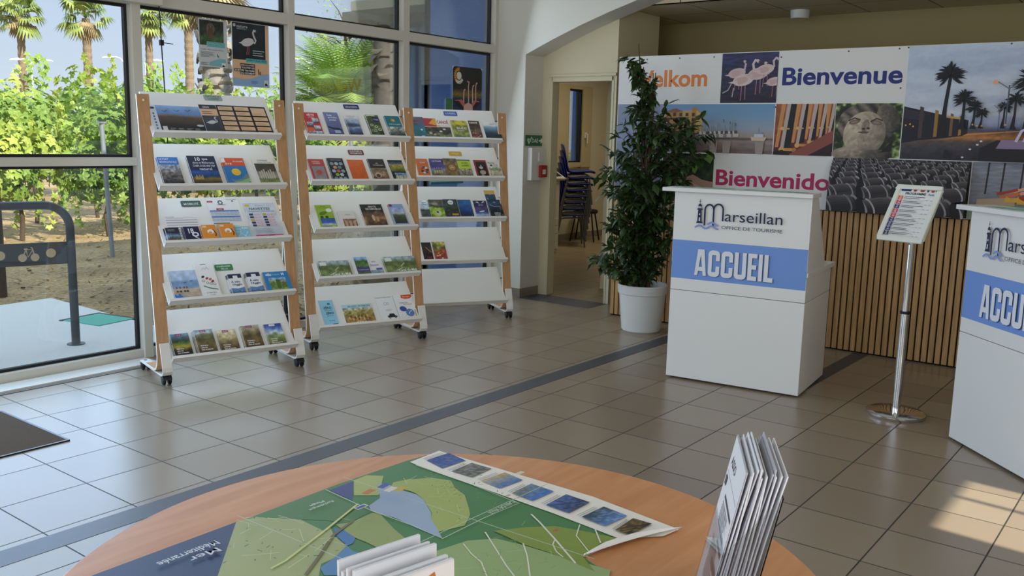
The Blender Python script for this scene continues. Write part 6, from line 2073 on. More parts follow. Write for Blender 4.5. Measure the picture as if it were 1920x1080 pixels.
MAP_LINES = [
  ('#e8ead8', 0.004, [(-1.151, -4.12), (-1.173, -4.158), (-1.218, -4.227), (-1.279, -4.316)]),
  ('#e8ead8', 0.0025, [(-1.221, -4.229), (-1.241, -4.238), (-1.262, -4.261), (-1.273, -4.284)]),
  ('#e8ead8', 0.003, [(-1.282, -4.103), (-1.331, -4.171), (-1.369, -4.223), (-1.393, -4.261)]),
  ('#e8ead8', 0.003, [(-1.274, -4.191), (-1.312, -4.229), (-1.375, -4.282)]),
  ('#e8ead8', 0.003, [(-1.128, -4.263), (-1.176, -4.306)]),
  ('#e0e4c8', 0.003, [(-1.351, -4.105), (-1.375, -4.146), (-1.389, -4.181), (-1.425, -4.223)]),
  ('#77704f', 0.006, [(-1.414, -3.866), (-1.486, -3.887), (-1.56, -3.934), (-1.629, -3.975)]),
  ('#d6d890', 0.005, [(-1.349, -3.81), (-1.483, -3.859), (-1.615, -3.904), (-1.652, -3.909)]),
  ('#cfe0c8', 0.002, [(-1.34, -3.698), (-1.355, -3.857), (-1.354, -3.983), (-1.361, -4.06), (-1.231, -4.059), (-1.123, -4.067), (-1.107, -3.921), (-1.099, -3.742)]),
  ('#e8ead8', 0.0025, [(-1.131, -4.228), (-1.18, -4.252), (-1.222, -4.307)]),
]
FLAP = [(-1.246, -4.31), (-1.174, -4.308), (-1.108, -4.332), (-1.042, -4.374), (-1.017, -4.393)]
# the open map: one big sheet lying along the table, printed panels, one corner turned over
MX0, MX1, MY0, MY1 = -1.95, -0.985, -4.50, -3.690
mp = empty('open_map', Matrix.Translation((MX0, MY0, 0.7408)), 'large unfolded green and blue map spread over the round table', 'map')
a = Art(MX1-MX0, MY1-MY0, 0.00012)
U_ = lambda p: ((p[0]-MX0)/(MX1-MX0), (p[1]-MY0)/(MY1-MY0))
inside = [(-1.86, -3.695), (-1.57, -3.693), (-1.30, -3.690), (-1.085, -3.700), (-1.015, -3.712), (-0.99, -3.80), (-1.002, -4.10), (-1.016, -4.391), (-1.108, -4.332), (-1.246, -4.31), (-1.272, -4.384), (-1.45, -4.40), (-1.78, -4.36), (-1.89, -4.20), (-1.90, -3.85)]
base = MB().prism([((p[0]-MX0), (p[1]-MY0)) for p in inside], 0.0, 0.0009, axis='z')
base.build('sheet', PAPER, mp)
a.z = 0.0010
a.poly([U_(p) for p in inside], '#4a824e')
for col, pts in MAP_POLYS:
    a.poly([U_(p) for p in pts], col)
for col, wd, pts in MAP_LINES:
    a.line([U_(p) for p in pts], wd/(MX1-MX0), col)
PCOL = [('#2b4f9e', '#1f3c8c', '#7c8a74'), ('#4a4e4c', '#62625c', '#cabfae'), ('#3f6db4', '#c8a868', '#5a86c8'), ('#3a6cc0', '#7a7a66', '#4c86d0'), ('#1c2c54', '#34548c', '#6c86b8'), ('#5a7fb8', '#2c4250', '#88a8d4'), ('#1d1a14', '#5a4a2a', '#d0a040')]
for (q, cs) in zip(MAP_PHOTOS, PCOL):
    P = [Vector((p[0], p[1], 0)) for p in q]
    # corners: left, top, right, bottom seen from the room side
    n_ = 12
    pts, cols = [], []
    rng = np.random.RandomState(int(abs(P[0].x)*1e5) % 9999)
    nz = rng.rand(n_+1, n_+1)
    for j in range(n_+1):
        for i in range(n_+1):
            p = P[0].lerp(P[1], i/n_).lerp(P[3].lerp(P[2], i/n_), j/n_)
            pts.append(U_((p.x, p.y)))
            c = hexs(cs[1])*(1-j/n_)+hexs(cs[0])*(j/n_)
            if nz[j, i] > 0.72:
                c = c*0.6+hexs(cs[2])*0.4
            cols.append(lin_arr(c*(0.9+0.3*nz[j, i])))
    fs = [(j*(n_+1)+i, j*(n_+1)+i+1, (j+1)*(n_+1)+i+1, (j+1)*(n_+1)+i) for j in range(n_) for i in range(n_)]
    a._add(pts, fs, cols)
    d_ = (P[1]-P[0])
    for k_ in (1.06, 1.12):
        s_ = P[0]+(P[0]-P[3])*(k_-1)*1.6
        a.line([U_((s_.x, s_.y)), U_((s_.x+d_.x*0.8, s_.y+d_.y*0.8))], 0.0018, '#9a9a94')
# names printed on the map, upside down from this side of the table
a.text('Mer', *U_((-1.729, -3.787)), *U_((-1.668, -3.767)), '#d8dcec', 0.01, flip=True)
a.text('Méditerranée', *U_((-1.775, -3.760)), *U_((-1.652, -3.740)), '#d8dcec', 0.01, flip=True)
a.text('Plage', *U_((-1.427, -3.754)), *U_((-1.390, -3.743)), '#d8e4d4', 0.01, flip=True)
a.text('Rochelongue', *U_((-1.441, -3.769)), *U_((-1.377, -3.758)), '#d8e4d4', 0.01, flip=True)
a.text('PLAN DE VILLE', *U_((-1.212, -4.064)), *U_((-1.126, -4.052)), '#dfe8da', 0.0, flip=True)
rng = random.Random(7)
def inpoly(x, y, P):
    c = False
    for i in range(len(P)):
        (x0, y0), (x1, y1) = P[i-1], P[i]
        if (y0 > y) != (y1 > y) and x < (x1-x0)*(y-y0)/(y1-y0)+x0:
            c = not c
    return c
def speckle(idx, n, cols, l0, l1, wd, box, along=None):
    P = MAP_POLYS[idx][1]
    for k in range(n):
        x, y = rng.uniform(box[0], box[1]), rng.uniform(box[2], box[3])
        if not inpoly(x, y, P):
            continue
        l = rng.uniform(l0, l1)
        t_ = rng.choice(along)+rng.uniform(-0.12, 0.12) if along else rng.uniform(0, PI)
        e = (x+l*math.cos(t_), y+l*math.sin(t_))
        if inpoly(e[0], e[1], P):
            a.line([U_((x, y)), U_(e)], wd, rng.choice(cols))
STREET = (0.25, 1.75, 0.9, 2.4)
speckle(1, 260, ['#c6cd9c', '#bfc894', '#ced4a8'], 0.02, 0.07, 0.0016, (-1.75, -1.2, -4.5, -3.6), STREET)
speckle(1, 420, ['#5e6b44', '#6f7a52', '#7d8860', '#59655a'], 0.003, 0.012, 0.0022, (-1.75, -1.2, -4.5, -3.6), STREET)
speckle(6, 160, ['#c2cd84', '#bcc87c'], 0.015, 0.05, 0.0014, (-1.3, -1.0, -4.2, -3.6), STREET)
speckle(6, 90, ['#6f7f3e', '#7d8c4a'], 0.003, 0.010, 0.002, (-1.3, -1.0, -4.2, -3.6))
speckle(8, 80, ['#a8b67c', '#8a9a5c'], 0.01, 0.04, 0.0014, (-1.5, -1.1, -4.4, -3.7), STREET)
speckle(10, 130, ['#aabf8c', '#8ca86c', '#b4c698'], 0.015, 0.06, 0.0014, (-1.6, -1.0, -4.5, -4.0), STREET)
speckle(11, 50, ['#97ab58', '#78903a'], 0.01, 0.05, 0.0014, (-1.4, -1.0, -4.5, -4.0), STREET)
# fold lines, worn pale
for p, q in (((-1.80, -4.05), (-1.02, -4.07)), ((-1.57, -3.70), (-1.56, -4.35)), ((-1.29, -3.70), (-1.27, -4.35))):
    a.line([U_(p), U_(q)], 0.0022, '#b9c9b2')
# signs and keys
for (x, y, w, h, c) in ((-1.395, -3.86, 0.03, 0.014, '#d8dcd4'), (-1.393, -3.858, 0.024, 0.009, '#4c5aa0'), (-1.02, -3.99, 0.022, 0.012, '#d8dcc0'), (-1.22, -4.23, 0.012, 0.008, '#c85a50'), (-1.14, -4.05, 0.012, 0.007, '#c8a89a')):
    a.poly([U_((x, y)), U_((x+w, y)), U_((x+w, y+h)), U_((x, y+h))], c)
for k in range(60):
    x, y = rng.uniform(-1.22, -1.04), rng.uniform(-4.1, -3.85)
    if -1.20+0.25*(y+3.85) < x < -1.07+0.25*(y+3.9):
        a.line([U_((x, y)), U_((x+0.008, y+rng.uniform(-0.008, 0.008)))], 0.002, '#7f9048')
for k in range(40):
    x, y = rng.uniform(-1.55, -1.25), rng.uniform(-4.38, -4.15)
    a.line([U_((x, y)), U_((x+rng.uniform(-0.02, 0.02), y+rng.uniform(-0.02, 0.02)))], 0.0016, '#8aa068')
for (x, y, c) in ((-1.345, -3.835, '#c07a3e'), (-1.30, -3.835, '#4c5aa0'), (-1.305, -3.86, '#e0d8c8'), (-1.29, -3.875, '#c8b040')):
    a.poly([U_((x, y)), U_((x+0.03, y+0.004)), U_((x+0.026, y+0.02)), U_((x-0.004, y+0.015))], c)
a.build('printed_face', mp)
# turned-over corner, a curled strip showing the white back
fl = MB()
rows = []
tops = [(-1.240, -4.309), (-1.174, -4.308), (-1.108, -4.332), (-1.042, -4.374), (-1.010, -4.394)]
for i in range(9):
    f_ = i/8
    p = Vector((-1.246, -4.312, 0)).lerp(Vector((-1.010, -4.396, 0)), f_)
    g_ = min(f_, 0.999)*4
    j = int(g_)
    q = Vector(tops[j]+(0,)).lerp(Vector(tops[j+1]+(0,)), g_-j)
    e = 0.020*math.sin(PI*(0.1+f_*0.8))
    rows.append([(p.x-MX0, p.y-MY0, 0.003+e*0.35), (p.x*0.5+q.x*0.5-MX0, p.y*0.5+q.y*0.5-MY0, 0.003+e*0.55), (q.x-MX0, q.y-MY0, 0.0022)])
vs = [v for r in rows for v in r]
fs = [(3*i+k, 3*i+k+1, 3*i+k+4, 3*i+k+3) for i in range(8) for k in range(2)]
fl.add(vs, fs)
c_ = fl.build('curled_corner', PAPER, mp, smooth=True)
sd = c_.modifiers.new('thick', 'SOLIDIFY')
sd.thickness = 0.0008

# ---- clear stands with leaflets
def holder(name, M, w, d, h, lean, label, pocket=0.6, foot=0.13):
    """clear acrylic stand; local x along its width, y to its back, z up"""
    root = empty(name, M, label, 'leaflet stand')
    k = math.tan(lean)
    th = 0.003
    MB().prism([(d, 0.004), (d+th, 0.004), (d+th+k*h, h), (d+k*h, h)], 0, w).build('back_plate', ACRYL, root)
    MB().prism([(0, 0.004), (-th, 0.004), (-th+k*h*pocket, h*pocket), (k*h*pocket, h*pocket)], 0, w).build('front_plate', ACRYL, root)
    for x in (-th, w):
        MB().prism([(0, 0.004), (d, 0.004), (d+k*h, h), (d+k*h*0.9-0.01, h*0.92), (k*h*pocket, h*pocket)], x, x+th).build('side_plate', ACRYL, root)
    MB().box((0, -0.02, 0), (w, d+foot, 0.004)).build('foot', ACRYL, root, bevel=0.001)
    return root

# A4 stand: faces the windows, leans away
ex = Vector((0.883, 0.469, 0)).normalized()
ey = Vector((0.469, -0.883, 0)).normalized()
near = Vector((-1.372, -4.612, 0.7404))
M = Matrix(((ex.x, ey.x, 0, near.x), (ex.y, ey.y, 0, near.y), (0, 0, 1, near.z), (0, 0, 0, 1)))
# ex x ey points down, so mirror the width direction to stay right-handed
M = Matrix(((-ex.x, ey.x, 0, near.x+ex.x*0.20), (-ex.y, ey.y, 0, near.y+ex.y*0.20), (0, 0, 1, near.z), (0, 0, 0, 1)))
LEAN = math.radians(11)
hs = holder('leaflet_stand', M, 0.196, 0.062, 0.245, LEAN, 'clear acrylic stand at the table edge full of tall white leaflets')
def a4(seed, front):
    def fn(a):
        a.rect(0, 0, 1, 1, '#e8e8ea')
        if front:
            a.text('ASSO', 0.12, 0.84, 0.50, 0.90, '#2c2f38', 0.03)
            a.rect(0.05, 0.78, 0.95, 0.783, '#8a8a90')
            for i, (v, h_) in enumerate(((0.66, 0.05), (0.44, 0.05), (0.30, 0.10))):
                a.rect(0.30 if i == 0 else 0.55, v, 0.92, v+h_*0.45, '#3a3d48')
                a.lines(0.28, v-0.16, 0.95, v-0.02, 7, '#7c7f8a', 0.35, i+seed)
            a.rect(0.08, 0.70, 0.18, 0.76, '#4a4d58')
    return fn
for i in range(14):
    r = random.Random(50+i)
    hh = 0.278+r.uniform(-0.006, 0.008)
    y0 = 0.002+i*0.0043
    jig = r.uniform(-0.004, 0.004)
    Ml = M @ Matrix.Translation((0.002+jig, y0, 0.0055)) @ Matrix.Rotation(-LEAN+0.012*(i-7)/7*0.8, 4, 'X')
    # leaflet in its own x (width), z (height) plane, a folded pair of leaves
    b = MB()
    fl_ = r.uniform(0.002, 0.010)
    n_ = 8
    prof = [(fl_*((q/n_)**2.2)*(0 if i == 0 else 1 if i % 3 else -0.6), hh*q/n_) for q in range(n_+1)]
    b.strip(prof, 0.0020, 0, 0.190)
    o = b.build('paper_leaflet', mat('leaflet_paper_cool', '#e2e3e8', 0.7) if i % 4 else mat('leaflet_paper_grey', '#b9bac2', 0.7))
    o.matrix_world = Ml
    if i == 0:
        tag(o, 'front white leaflet with black headings in the tall clear stand', 'leaflet', 'leaflets in the tall stand')
        a = Art(0.190, hh-0.004)
        a4(3, True)(a)
        pr = a.build('printed_side', o)
        pr.matrix_local = frame((0, -0.0023, 0.002), (1, 0, 0), (0, 0, 1))
    else:
        tag(o, 'plain white leaflet packed behind the front one in the tall clear stand', 'leaflet', 'leaflets in the tall stand')

# small stand close to the camera
A = Vector((-1.855, -4.325, 0))
B = Vector((-1.723, -4.351, 0))
e1 = (B-A).normalized()
e2 = Vector((-e1.y, e1.x, 0))*-1     # towards the camera's right-hand side
M2 = Matrix(((e1.x, -e2.x, 0, B.x+e2.x*0.075-e1.x*0.134-0.004), (e1.y, -e2.y, 0, B.y+e2.y*0.075-e1.y*0.134), (0, 0, 1, 0.7418), (0, 0, 0, 1)))
hs2 = holder('leaflet_stand', M2, 0.136, 0.082, 0.13, math.radians(3), 'small clear stand with short white leaflets standing on the open map', 0.5, 0.06)
for i in range(7):
    r = random.Random(90+i)
    hh = 0.206+0.003*i*0.4+r.uniform(-0.003, 0.003)-0.012*(1 if i in (2, 5) else 0)
    y0 = 0.004+i*0.0112
    Ml = M2 @ Matrix.Translation((0.001+0.0035*(6-i)*0.2+r.uniform(-0.002, 0.002), y0, 0.0055)) @ Matrix.Rotation(math.radians(-2-0.4*i), 4, 'X')
    b = MB()
    n_ = 5
    th = 0.0045+r.uniform(-0.001, 0.002)
    b.strip([(0.003*math.sin(PI*q/n_), hh*q/n_) for q in range(n_+1)], -th, 0, 0.132)
    o = b.build('paper_leaflet', mat('leaflet_paper_cool', '#e2e3e8', 0.7))
    o.matrix_world = Ml
    if i == 0:
        tag(o, 'front white leaflet with an orange mark in the short stand on the map', 'leaflet', 'leaflets in the short stand')
        a = Art(0.132, hh-0.004)
        a.rect(0, 0, 1, 1, '#eceaea')
        a.poly([(0.25, 0.86), (0.75, 0.97), (0.78, 0.90), (0.3, 0.8)], '#c07a3c')
        pr = a.build('printed_side', o)
        pr.matrix_local = frame((0, -0.0004, 0.002), (1, 0, 0), (0, 0, 1))
    else:
        tag(o, 'plain white leaflet fanned behind the front one in the short stand', 'leaflet', 'leaflets in the short stand')

# ================================================================ BACK ROOM SEEN THROUGH THE DOORWAY
NAVY = mat('navy_shell_plastic', '#22318a', 0.4)
CHAIR_STEEL = mat('dull_chair_steel', '#77787c', 0.32, 0.9)
def make_shell_chair():
    root = empty('shell_chair', Matrix.Identity(4))
    # one-piece moulded shell: profile from seat front to back top, given width along x; faces -y
    prof = [(-0.235, 0.430, 0.20), (-0.215, 0.452, 0.225), (-0.14, 0.452, 0.235), (0.0, 0.436, 0.235), (0.10, 0.432, 0.225), (0.165, 0.455, 0.205), (0.195, 0.52, 0.19), (0.215, 0.62, 0.205), (0.235, 0.72, 0.21), (0.25, 0.80, 0.19), (0.256, 0.83, 0.15), (0.258, 0.845, 0.08)]
    vs = []
    m_ = 9
    for i, (y, z, hw) in enumerate(prof):
        for k in range(m_):
            u = -1+2*k/(m_-1)
            cur = 0.022*u*u
            if i < 5:
                vs.append((hw*u, y, z+cur-0.01))
            else:
                vs.append((hw*u, y-cur*1.3, z))
    fs = [(i*m_+k, i*m_+k+1, (i+1)*m_+k+1, (i+1)*m_+k) for i in range(len(prof)-1) for k in range(m_-1)]
    sh = MB().add(vs, fs).build('seat_shell', NAVY, root, smooth=True, angle=70)
    sd = sh.modifiers.new('thick', 'SOLIDIFY')
    sd.thickness = 0.022
    sb = sh.modifiers.new('smooth', 'SUBSURF')
    sb.levels = sb.render_levels = 1
    for sx in (-1, 1):
        b = MB().tube([(sx*0.25, -0.20, 0.0), (sx*0.215, -0.165, 0.30), (sx*0.20, -0.15, 0.405), (sx*0.185, -0.11, 0.423), (sx*0.18, 0.10, 0.413), (sx*0.195, 0.15, 0.40), (sx*0.21, 0.17, 0.30), (sx*0.245, 0.24, 0.0)], 0.011, 8)
        b.build('leg', CHAIR_STEEL, root, smooth=True, angle=60)
    MB().tube([(-0.18, -0.05, 0.414), (0.18, -0.05, 0.414)], 0.009, 8).build('cross_bar', CHAIR_STEEL, root, smooth=True, angle=60)
    return root
ch = make_shell_chair()
for i in range(8):
    c = ch if i == 0 else copy_tree(ch)
    c.matrix_world = Matrix.Translation((8.46+0.006*i, 2.22-0.010*i, 0.088*i)) @ Matrix.Rotation(math.radians(38), 4, 'Z')
    tag(c, 'navy shell chair topmost of the stack in the back room' if i == 7 else 'navy shell chair inside the stack under the topmost one', 'chair', 'stacked navy shell chairs')
t = empty('black_chair', Matrix.Translation((9.20, 2.44, 0)) @ Matrix.Rotation(math.radians(20), 4, 'Z'), 'low black padded seat on black legs behind the navy chair stack', 'stool')
MB().lathe([(0, 0.42), (0.17, 0.42), (0.19, 0.435), (0.19, 0.462), (0.17, 0.478), (0, 0.482)], 32).build('seat', mat('black_vinyl', '#121214', 0.5), t, smooth=True, angle=60)
for sx, sy in ((-1, -1), (1, -1), (-1, 1), (1, 1)):
    MB().tube([(sx*0.12, sy*0.12, 0.425), (sx*0.185, sy*0.185, 0.0)], 0.012, 8).build('leg', BLACK_PL, t, smooth=True, angle=60)

t = empty('photocopier', at(7.62, 2.13, 0, -4), 'pale office copier with paper drawers at the doorway edge of the back room', 'copier')
CP = mat('copier_plastic', '#cfc8b4', 0.45)
MB().box((-0.55, -0.3, 0.03), (0.0, 0.32, 0.98)).build('body', CP, t, bevel=0.01)
for i in range(4):
    dr = MB().box((-0.53, -0.312, 0.06+0.105*i), (-0.02, -0.30, 0.157+0.105*i)).build('drawer', CP, t, bevel=0.004)
    MB().box((-0.36, -0.318, 0.125+0.105*i), (-0.18, -0.311, 0.145+0.105*i)).build('drawer_pull', mat('grey_plastic', '#77736a', 0.5), dr)
pnl = MB().box((-0.45, -0.02, 0), (0.09, 0.22, 0.035))
po = pnl.build('control_panel', CP, t, bevel=0.006)
po.matrix_local = Matrix.Translation((0.0, -0.30, 0.985)) @ Matrix.Rotation(math.radians(28), 4, 'X')
so_ = MB().box((-0.30, 0.03, 0.035), (0.05, 0.19, 0.038)).build('screen', BLACK_PL, po)
for (x, y, z) in ((-0.5, -0.25, 0), (-0.05, -0.25, 0), (-0.5, 0.27, 0), (-0.05, 0.27, 0)):
    MB().lathe([(0, 0), (0.025, 0), (0.025, 0.03), (0, 0.03)], 12, (x, y, z)).build('foot', BLACK_PL, t)
# ================================================================ OUTDOORS
DIRT = bpy.data.materials.new('dry_vineyard_soil')
DIRT.use_nodes = True
nt = DIRT.node_tree
p = nt.nodes['Principled BSDF']
p.inputs['Roughness'].default_value = 1.0
tc = nt.nodes.new('ShaderNodeTexCoord')
n1 = nt.nodes.new('ShaderNodeTexNoise'); n1.inputs['Scale'].default_value = 1.2; n1.inputs['Detail'].default_value = 6
n2 = nt.nodes.new('ShaderNodeTexNoise'); n2.inputs['Scale'].default_value = 30; n2.inputs['Detail'].default_value = 8
mm = nt.nodes.new('ShaderNodeMath'); mm.operation = 'MULTIPLY_ADD'; mm.inputs[1].default_value = 0.55; 
rp = nt.nodes.new('ShaderNodeValToRGB')
for e_, (pos, c) in zip(list(rp.color_ramp.elements)+[rp.color_ramp.elements.new(0.5), rp.color_ramp.elements.new(0.6)], ((0.25, '#4e3a28'), (0.85, '#c8b080'), (0.45, '#846c4a'), (0.6, '#a88e62'))):
    e_.position = pos
    e_.color = lin(c)+(1,)
nt.links.new(tc.outputs['Object'], n1.inputs['Vector'])
nt.links.new(tc.outputs['Object'], n2.inputs['Vector'])
nt.links.new(n2.outputs[0], mm.inputs[0])
ml = nt.nodes.new('ShaderNodeMath'); ml.operation = 'MULTIPLY'; ml.inputs[1].default_value = 0.45
nt.links.new(n1.outputs[0], ml.inputs[0])
nt.links.new(ml.outputs[0], mm.inputs[2])
nt.links.new(mm.outputs[0], rp.inputs[0])
nt.links.new(rp.outputs[0], p.inputs['Base Color'])
bp = nt.nodes.new('ShaderNodeBump'); bp.inputs['Strength'].default_value = 0.8; bp.inputs['Distance'].default_value = 0.03
nt.links.new(n2.outputs[0], bp.inputs['Height'])
nt.links.new(bp.outputs[0], p.inputs['Normal'])

struct(MB().box((-70, 0.52, -0.4), (120, 130, -0.04)).build('ground', DIRT))
CONC = mat('pale_concrete', '#cdcbc7', 0.95, vary=0.10, scale=50, bump=0.3, bscale=200)
struct(MB().prism([(-9, 0.52), (1.32, 0.52), (1.30, 1.62), (1.34, 3.05), (0.85, 3.0), (-9, 3.1)], -0.3, 0.0, axis='z').build('path', CONC))
t = empty('access_cover', at(1.12, 1.83, 0.0, 12), 'green access cover let into the concrete beside the cycle hoop', 'manhole cover')
MB().box((-0.17, -0.20, -0.02), (0.17, 0.20, 0.006)).build('lid', mat('green_plastic_lid', '#2f9a86', 0.55), t, bevel=0.004)
MB().box((-0.19, 0.20, -0.02), (0.19, 0.225, 0.008)).box((0.17, -0.20, -0.02), (0.19, 0.20, 0.008)).build('rim', mat('dark_rim', '#5a5650', 0.9), t)

# cycle hoop
HG = mat('anthracite_powder_coat', '#3c4048', 0.45)
hd = Vector((-0.965, 0.262, 0))
hp = Vector((0.575, 1.139, 0))
M = Matrix(((hd.x, -hd.y, 0, hp.x), (hd.y, hd.x, 0, hp.y), (0, 0, 1, 0), (0, 0, 0, 1)))
t = empty('cycle_hoop', M, 'dark grey cycle parking hoop outside the glass with a bicycle cut in its plate', 'bike rack')
rr_ = 0.16
pts = [(0, 0, 0), (0, 0, 0.5), (0, 0, 0.99-rr_)]
for i in range(1, 9):
    a_ = PI/2*i/8
    pts.append((rr_-rr_*math.cos(a_), 0, 0.99-rr_+rr_*math.sin(a_)))
for i in range(0, 9):
    a_ = PI/2*i/8
    pts.append((0.84+rr_*math.sin(a_), 0, 0.99-rr_+rr_*math.cos(a_)))
pts += [(1.0, 0, 0.4), (1.0, 0, 0)]
MB().tube(pts, 0.029, 16).build('hoop', HG, t, smooth=True, angle=60)
MB().lathe([(0, 0), (0.06, 0), (0.06, 0.006), (0, 0.006)], 20).build('foot_plate', HG, t)
MB().lathe([(0, 0), (0.06, 0), (0.06, 0.006), (0, 0.006)], 20, (1.0, 0, 0)).build('foot_plate', HG, t)
pl = MB().box((0.02, -0.005, 0.58), (0.98, 0.005, 0.735)).build('plate', HG, t)
a = Art(0.96, 0.155)
c_ = '#c4b090'
def ring(u, v, r, w):
    n = 22
    a.line([(u+r*math.cos(2*PI*i/n), v+r*math.sin(2*PI*i/n)*a.w/a.h) for i in range(n+1)], w, c_)
k_ = a.w/a.h
# plate is seen from the building: u runs from the far post towards the near one
for u in (0.70, 0.78):
    a.ell(u, 0.36, 0.028, 0.028, c_)
    ring(u, 0.36, 0.014, 0.002)
a.line([(0.70, 0.36), (0.725, 0.72), (0.768, 0.70), (0.735, 0.38), (0.725, 0.72)], 0.008, c_)
a.line([(0.78, 0.36), (0.765, 0.78), (0.755, 0.82)], 0.008, c_)
a.line([(0.712, 0.74), (0.735, 0.74)], 0.012, c_)
a.ell(0.885, 0.52, 0.033, 0.033, c_)
a.ell(0.56, 0.5, 0.033, 0.033, c_)
pa = a.build('cut_out', pl, PRINT_MATT)
pa.matrix_local = frame((0.98, 0.0055, 0.58), (-1, 0, 0), (0, 0, 1))
pa2 = pa.copy(); COL.objects.link(pa2); pa2.parent = pl
pa2.matrix_local = frame((0.02, -0.0055, 0.58), (1, 0, 0), (0, 0, 1)) @ Matrix.Scale(-1, 4, (1, 0, 0)) @ Matrix.Translation((-0.96, 0, 0))

# vineyard posts
GALV = mat('galvanised_post', '#8b9096', 0.5, 0.5)
def post(x, y, h, lean, label, m=GALV, w=0.028):
    t_ = empty('vine_post', at(x, y, -0.04, 20), label, 'post', 'vineyard posts')
    MB().tube([(0, 0, 0), (lean[0], lean[1], h)], w, 10).build('shaft', m, t_, smooth=True, angle=60)
    MB().box((lean[0]-0.05, lean[1]-0.035, h), (lean[0]+0.05, lean[1]+0.035, h+0.02)).build('cap', m, t_)
post(3.307, 5.519, 1.62, (-0.05, 0.03), 'grey metal vine post with a flat cap leaning behind the transom bar')
post(2.10, 7.10, 1.66, (-0.02, 0.0), 'grey metal vine post deep in the leaves near the picture edge')
post(7.6, 5.9, 1.6, (0.0, 0.0), 'grey metal vine post glimpsed between the shelves of the middle rack')
t = empty('wooden_stake', at(1.16, 3.62, -0.04), 'dark wooden stake beyond the cycle hoop at the picture edge', 'stake')
MB().tube([(0, 0, 0), (0.0, 0.0, 1.15)], [0.05, 0.045], 9).build('stake', mat('weathered_wood', '#4a3c30', 0.95, vary=0.3, scale=20), t, smooth=True)

# dry leaves and straw lying on the bare soil
lit = MB()
r = random.Random(3)
for k in range(5200):
    y = 0.6+9.5*r.random()**1.3
    x = r.uniform(-1.0, 3.0+y*1.15)
    if (x < 1.36 and y < 3.15) or (x > 4.45 and y < 4.1):
        continue
    u = Vector((r.uniform(-1, 1), r.uniform(-1, 1), r.uniform(-0.15, 0.3))).normalized()
    v = Vector((-u.y, u.x, r.uniform(-0.4, 0.4))).normalized()
    q = r.uniform(0.015, 0.045)
    w = q*r.uniform(0.15, 0.6)
    c = Vector((x, y, -0.028))
    lit.add([c-u*q, c+v*w, c+u*q, c-v*w], [(0, 1, 2, 3)], 0 if r.random() < 0.6 else 1)
lo = lit.build('dry_leaf_litter', [mat('dry_leaf', '#a08558', 0.95, vary=0.3, scale=3), mat('dark_dry_leaf', '#5a4630', 0.95, vary=0.3, scale=3)])
tag(lo, 'dry leaves and straw scattered over the bare vineyard soil', 'leaf litter', None, 'stuff')

# ---- leaves
def lobed(mb, c, n, u, s):
    """a vine leaf: five-lobed, slightly cupped"""
    n = n.normalized()
    u = (u-n*u.dot(n)).normalized()
    v = n.cross(u)
    out = []
    for k in range(10):
        a_ = 2*PI*k/10
        r_ = s*(1.0 if k % 2 == 0 else 0.62)
        if k == 5:
            r_ = s*0.35
        out.append(c+u*r_*math.cos(a_)+v*r_*math.sin(a_)-n*(0.18*r_ if k % 2 == 0 else 0))
    b = len(mb.v)
    mb.v.append(tuple(c))
    mb.v += [tuple(q) for q in out]
    mb.f += [(b, b+1+k, b+1+(k+1) % 10) for k in range(10)]
    mb.m += [mb.cur]*10

VL1 = leaf_mat('vine_leaf', '#456a22', '#9ab248', 0.5, 0.35, 1.6)
VL2 = leaf_mat('vine_leaf_yellow', '#6f8c30', '#bcc45a', 0.5, 0.35, 1.6)
HG2 = leaf_mat('hedge_leaf', '#5a7632', '#9aae58', 0.5, 0.3, 1.2)
BARK = mat('vine_bark', '#4a3a2c', 1.0, vary=0.3, scale=25, bump=0.6)

def vine(seed, h0, h1, wx, wy, n, sz, m, trunk=True):
    r = random.Random(seed)
    t_ = empty('grapevine', Matrix.Identity(4))
    mb = MB()
    blobs = [(r.uniform(-wx, wx)*0.7, r.uniform(-wy, wy)*0.5, r.uniform(h0+0.2, h1-0.2), r.uniform(0.25, 0.42)) for _ in range(9)]
    for _ in range(n):
        b = r.choice(blobs)
        d = Vector((r.gauss(0, 1), r.gauss(0, 1), r.gauss(0, 1))).normalized()
        p = Vector((b[0]+d.x*b[3]*1.25, b[1]+d.y*b[3], b[2]+d.z*b[3]))
        if p.z < h0:
            p.z = h0+r.random()*0.2
        lobed(mb, p, d+Vector((r.uniform(-0.5, 0.5), r.uniform(-0.8, 0.2), r.uniform(-0.1, 0.9))), Vector((r.uniform(-1, 1), r.uniform(-1, 1), -0.8)), sz*r.uniform(0.6, 1.15))
    for q in range(7):   # trailing shoots
        x, y = r.uniform(-wx, wx), r.uniform(-wy, wy)
        up_q = r.random() < 0.5
        for k in range(9):
            z = (h1-0.1+0.05*k) if up_q else (h0+0.15-0.06*k)
            lobed(mb, Vector((x+r.uniform(-0.06, 0.06), y+r.uniform(-0.06, 0.06), z)), Vector((r.uniform(-0.6, 0.6), -0.7, r.uniform(0, 0.8))), Vector((0, 0, -1)), sz*r.uniform(0.5, 0.9))
    mb.build('foliage', m, t_)
    if trunk:
        MB().tube([(0, 0, 0), (0.04, 0.02, 0.3), (-0.03, 0.0, 0.55), (0.02, 0.0, h0+0.35)], [0.035, 0.030, 0.026, 0.02], 8).build('trunk', BARK, t_, smooth=True)
    return t_

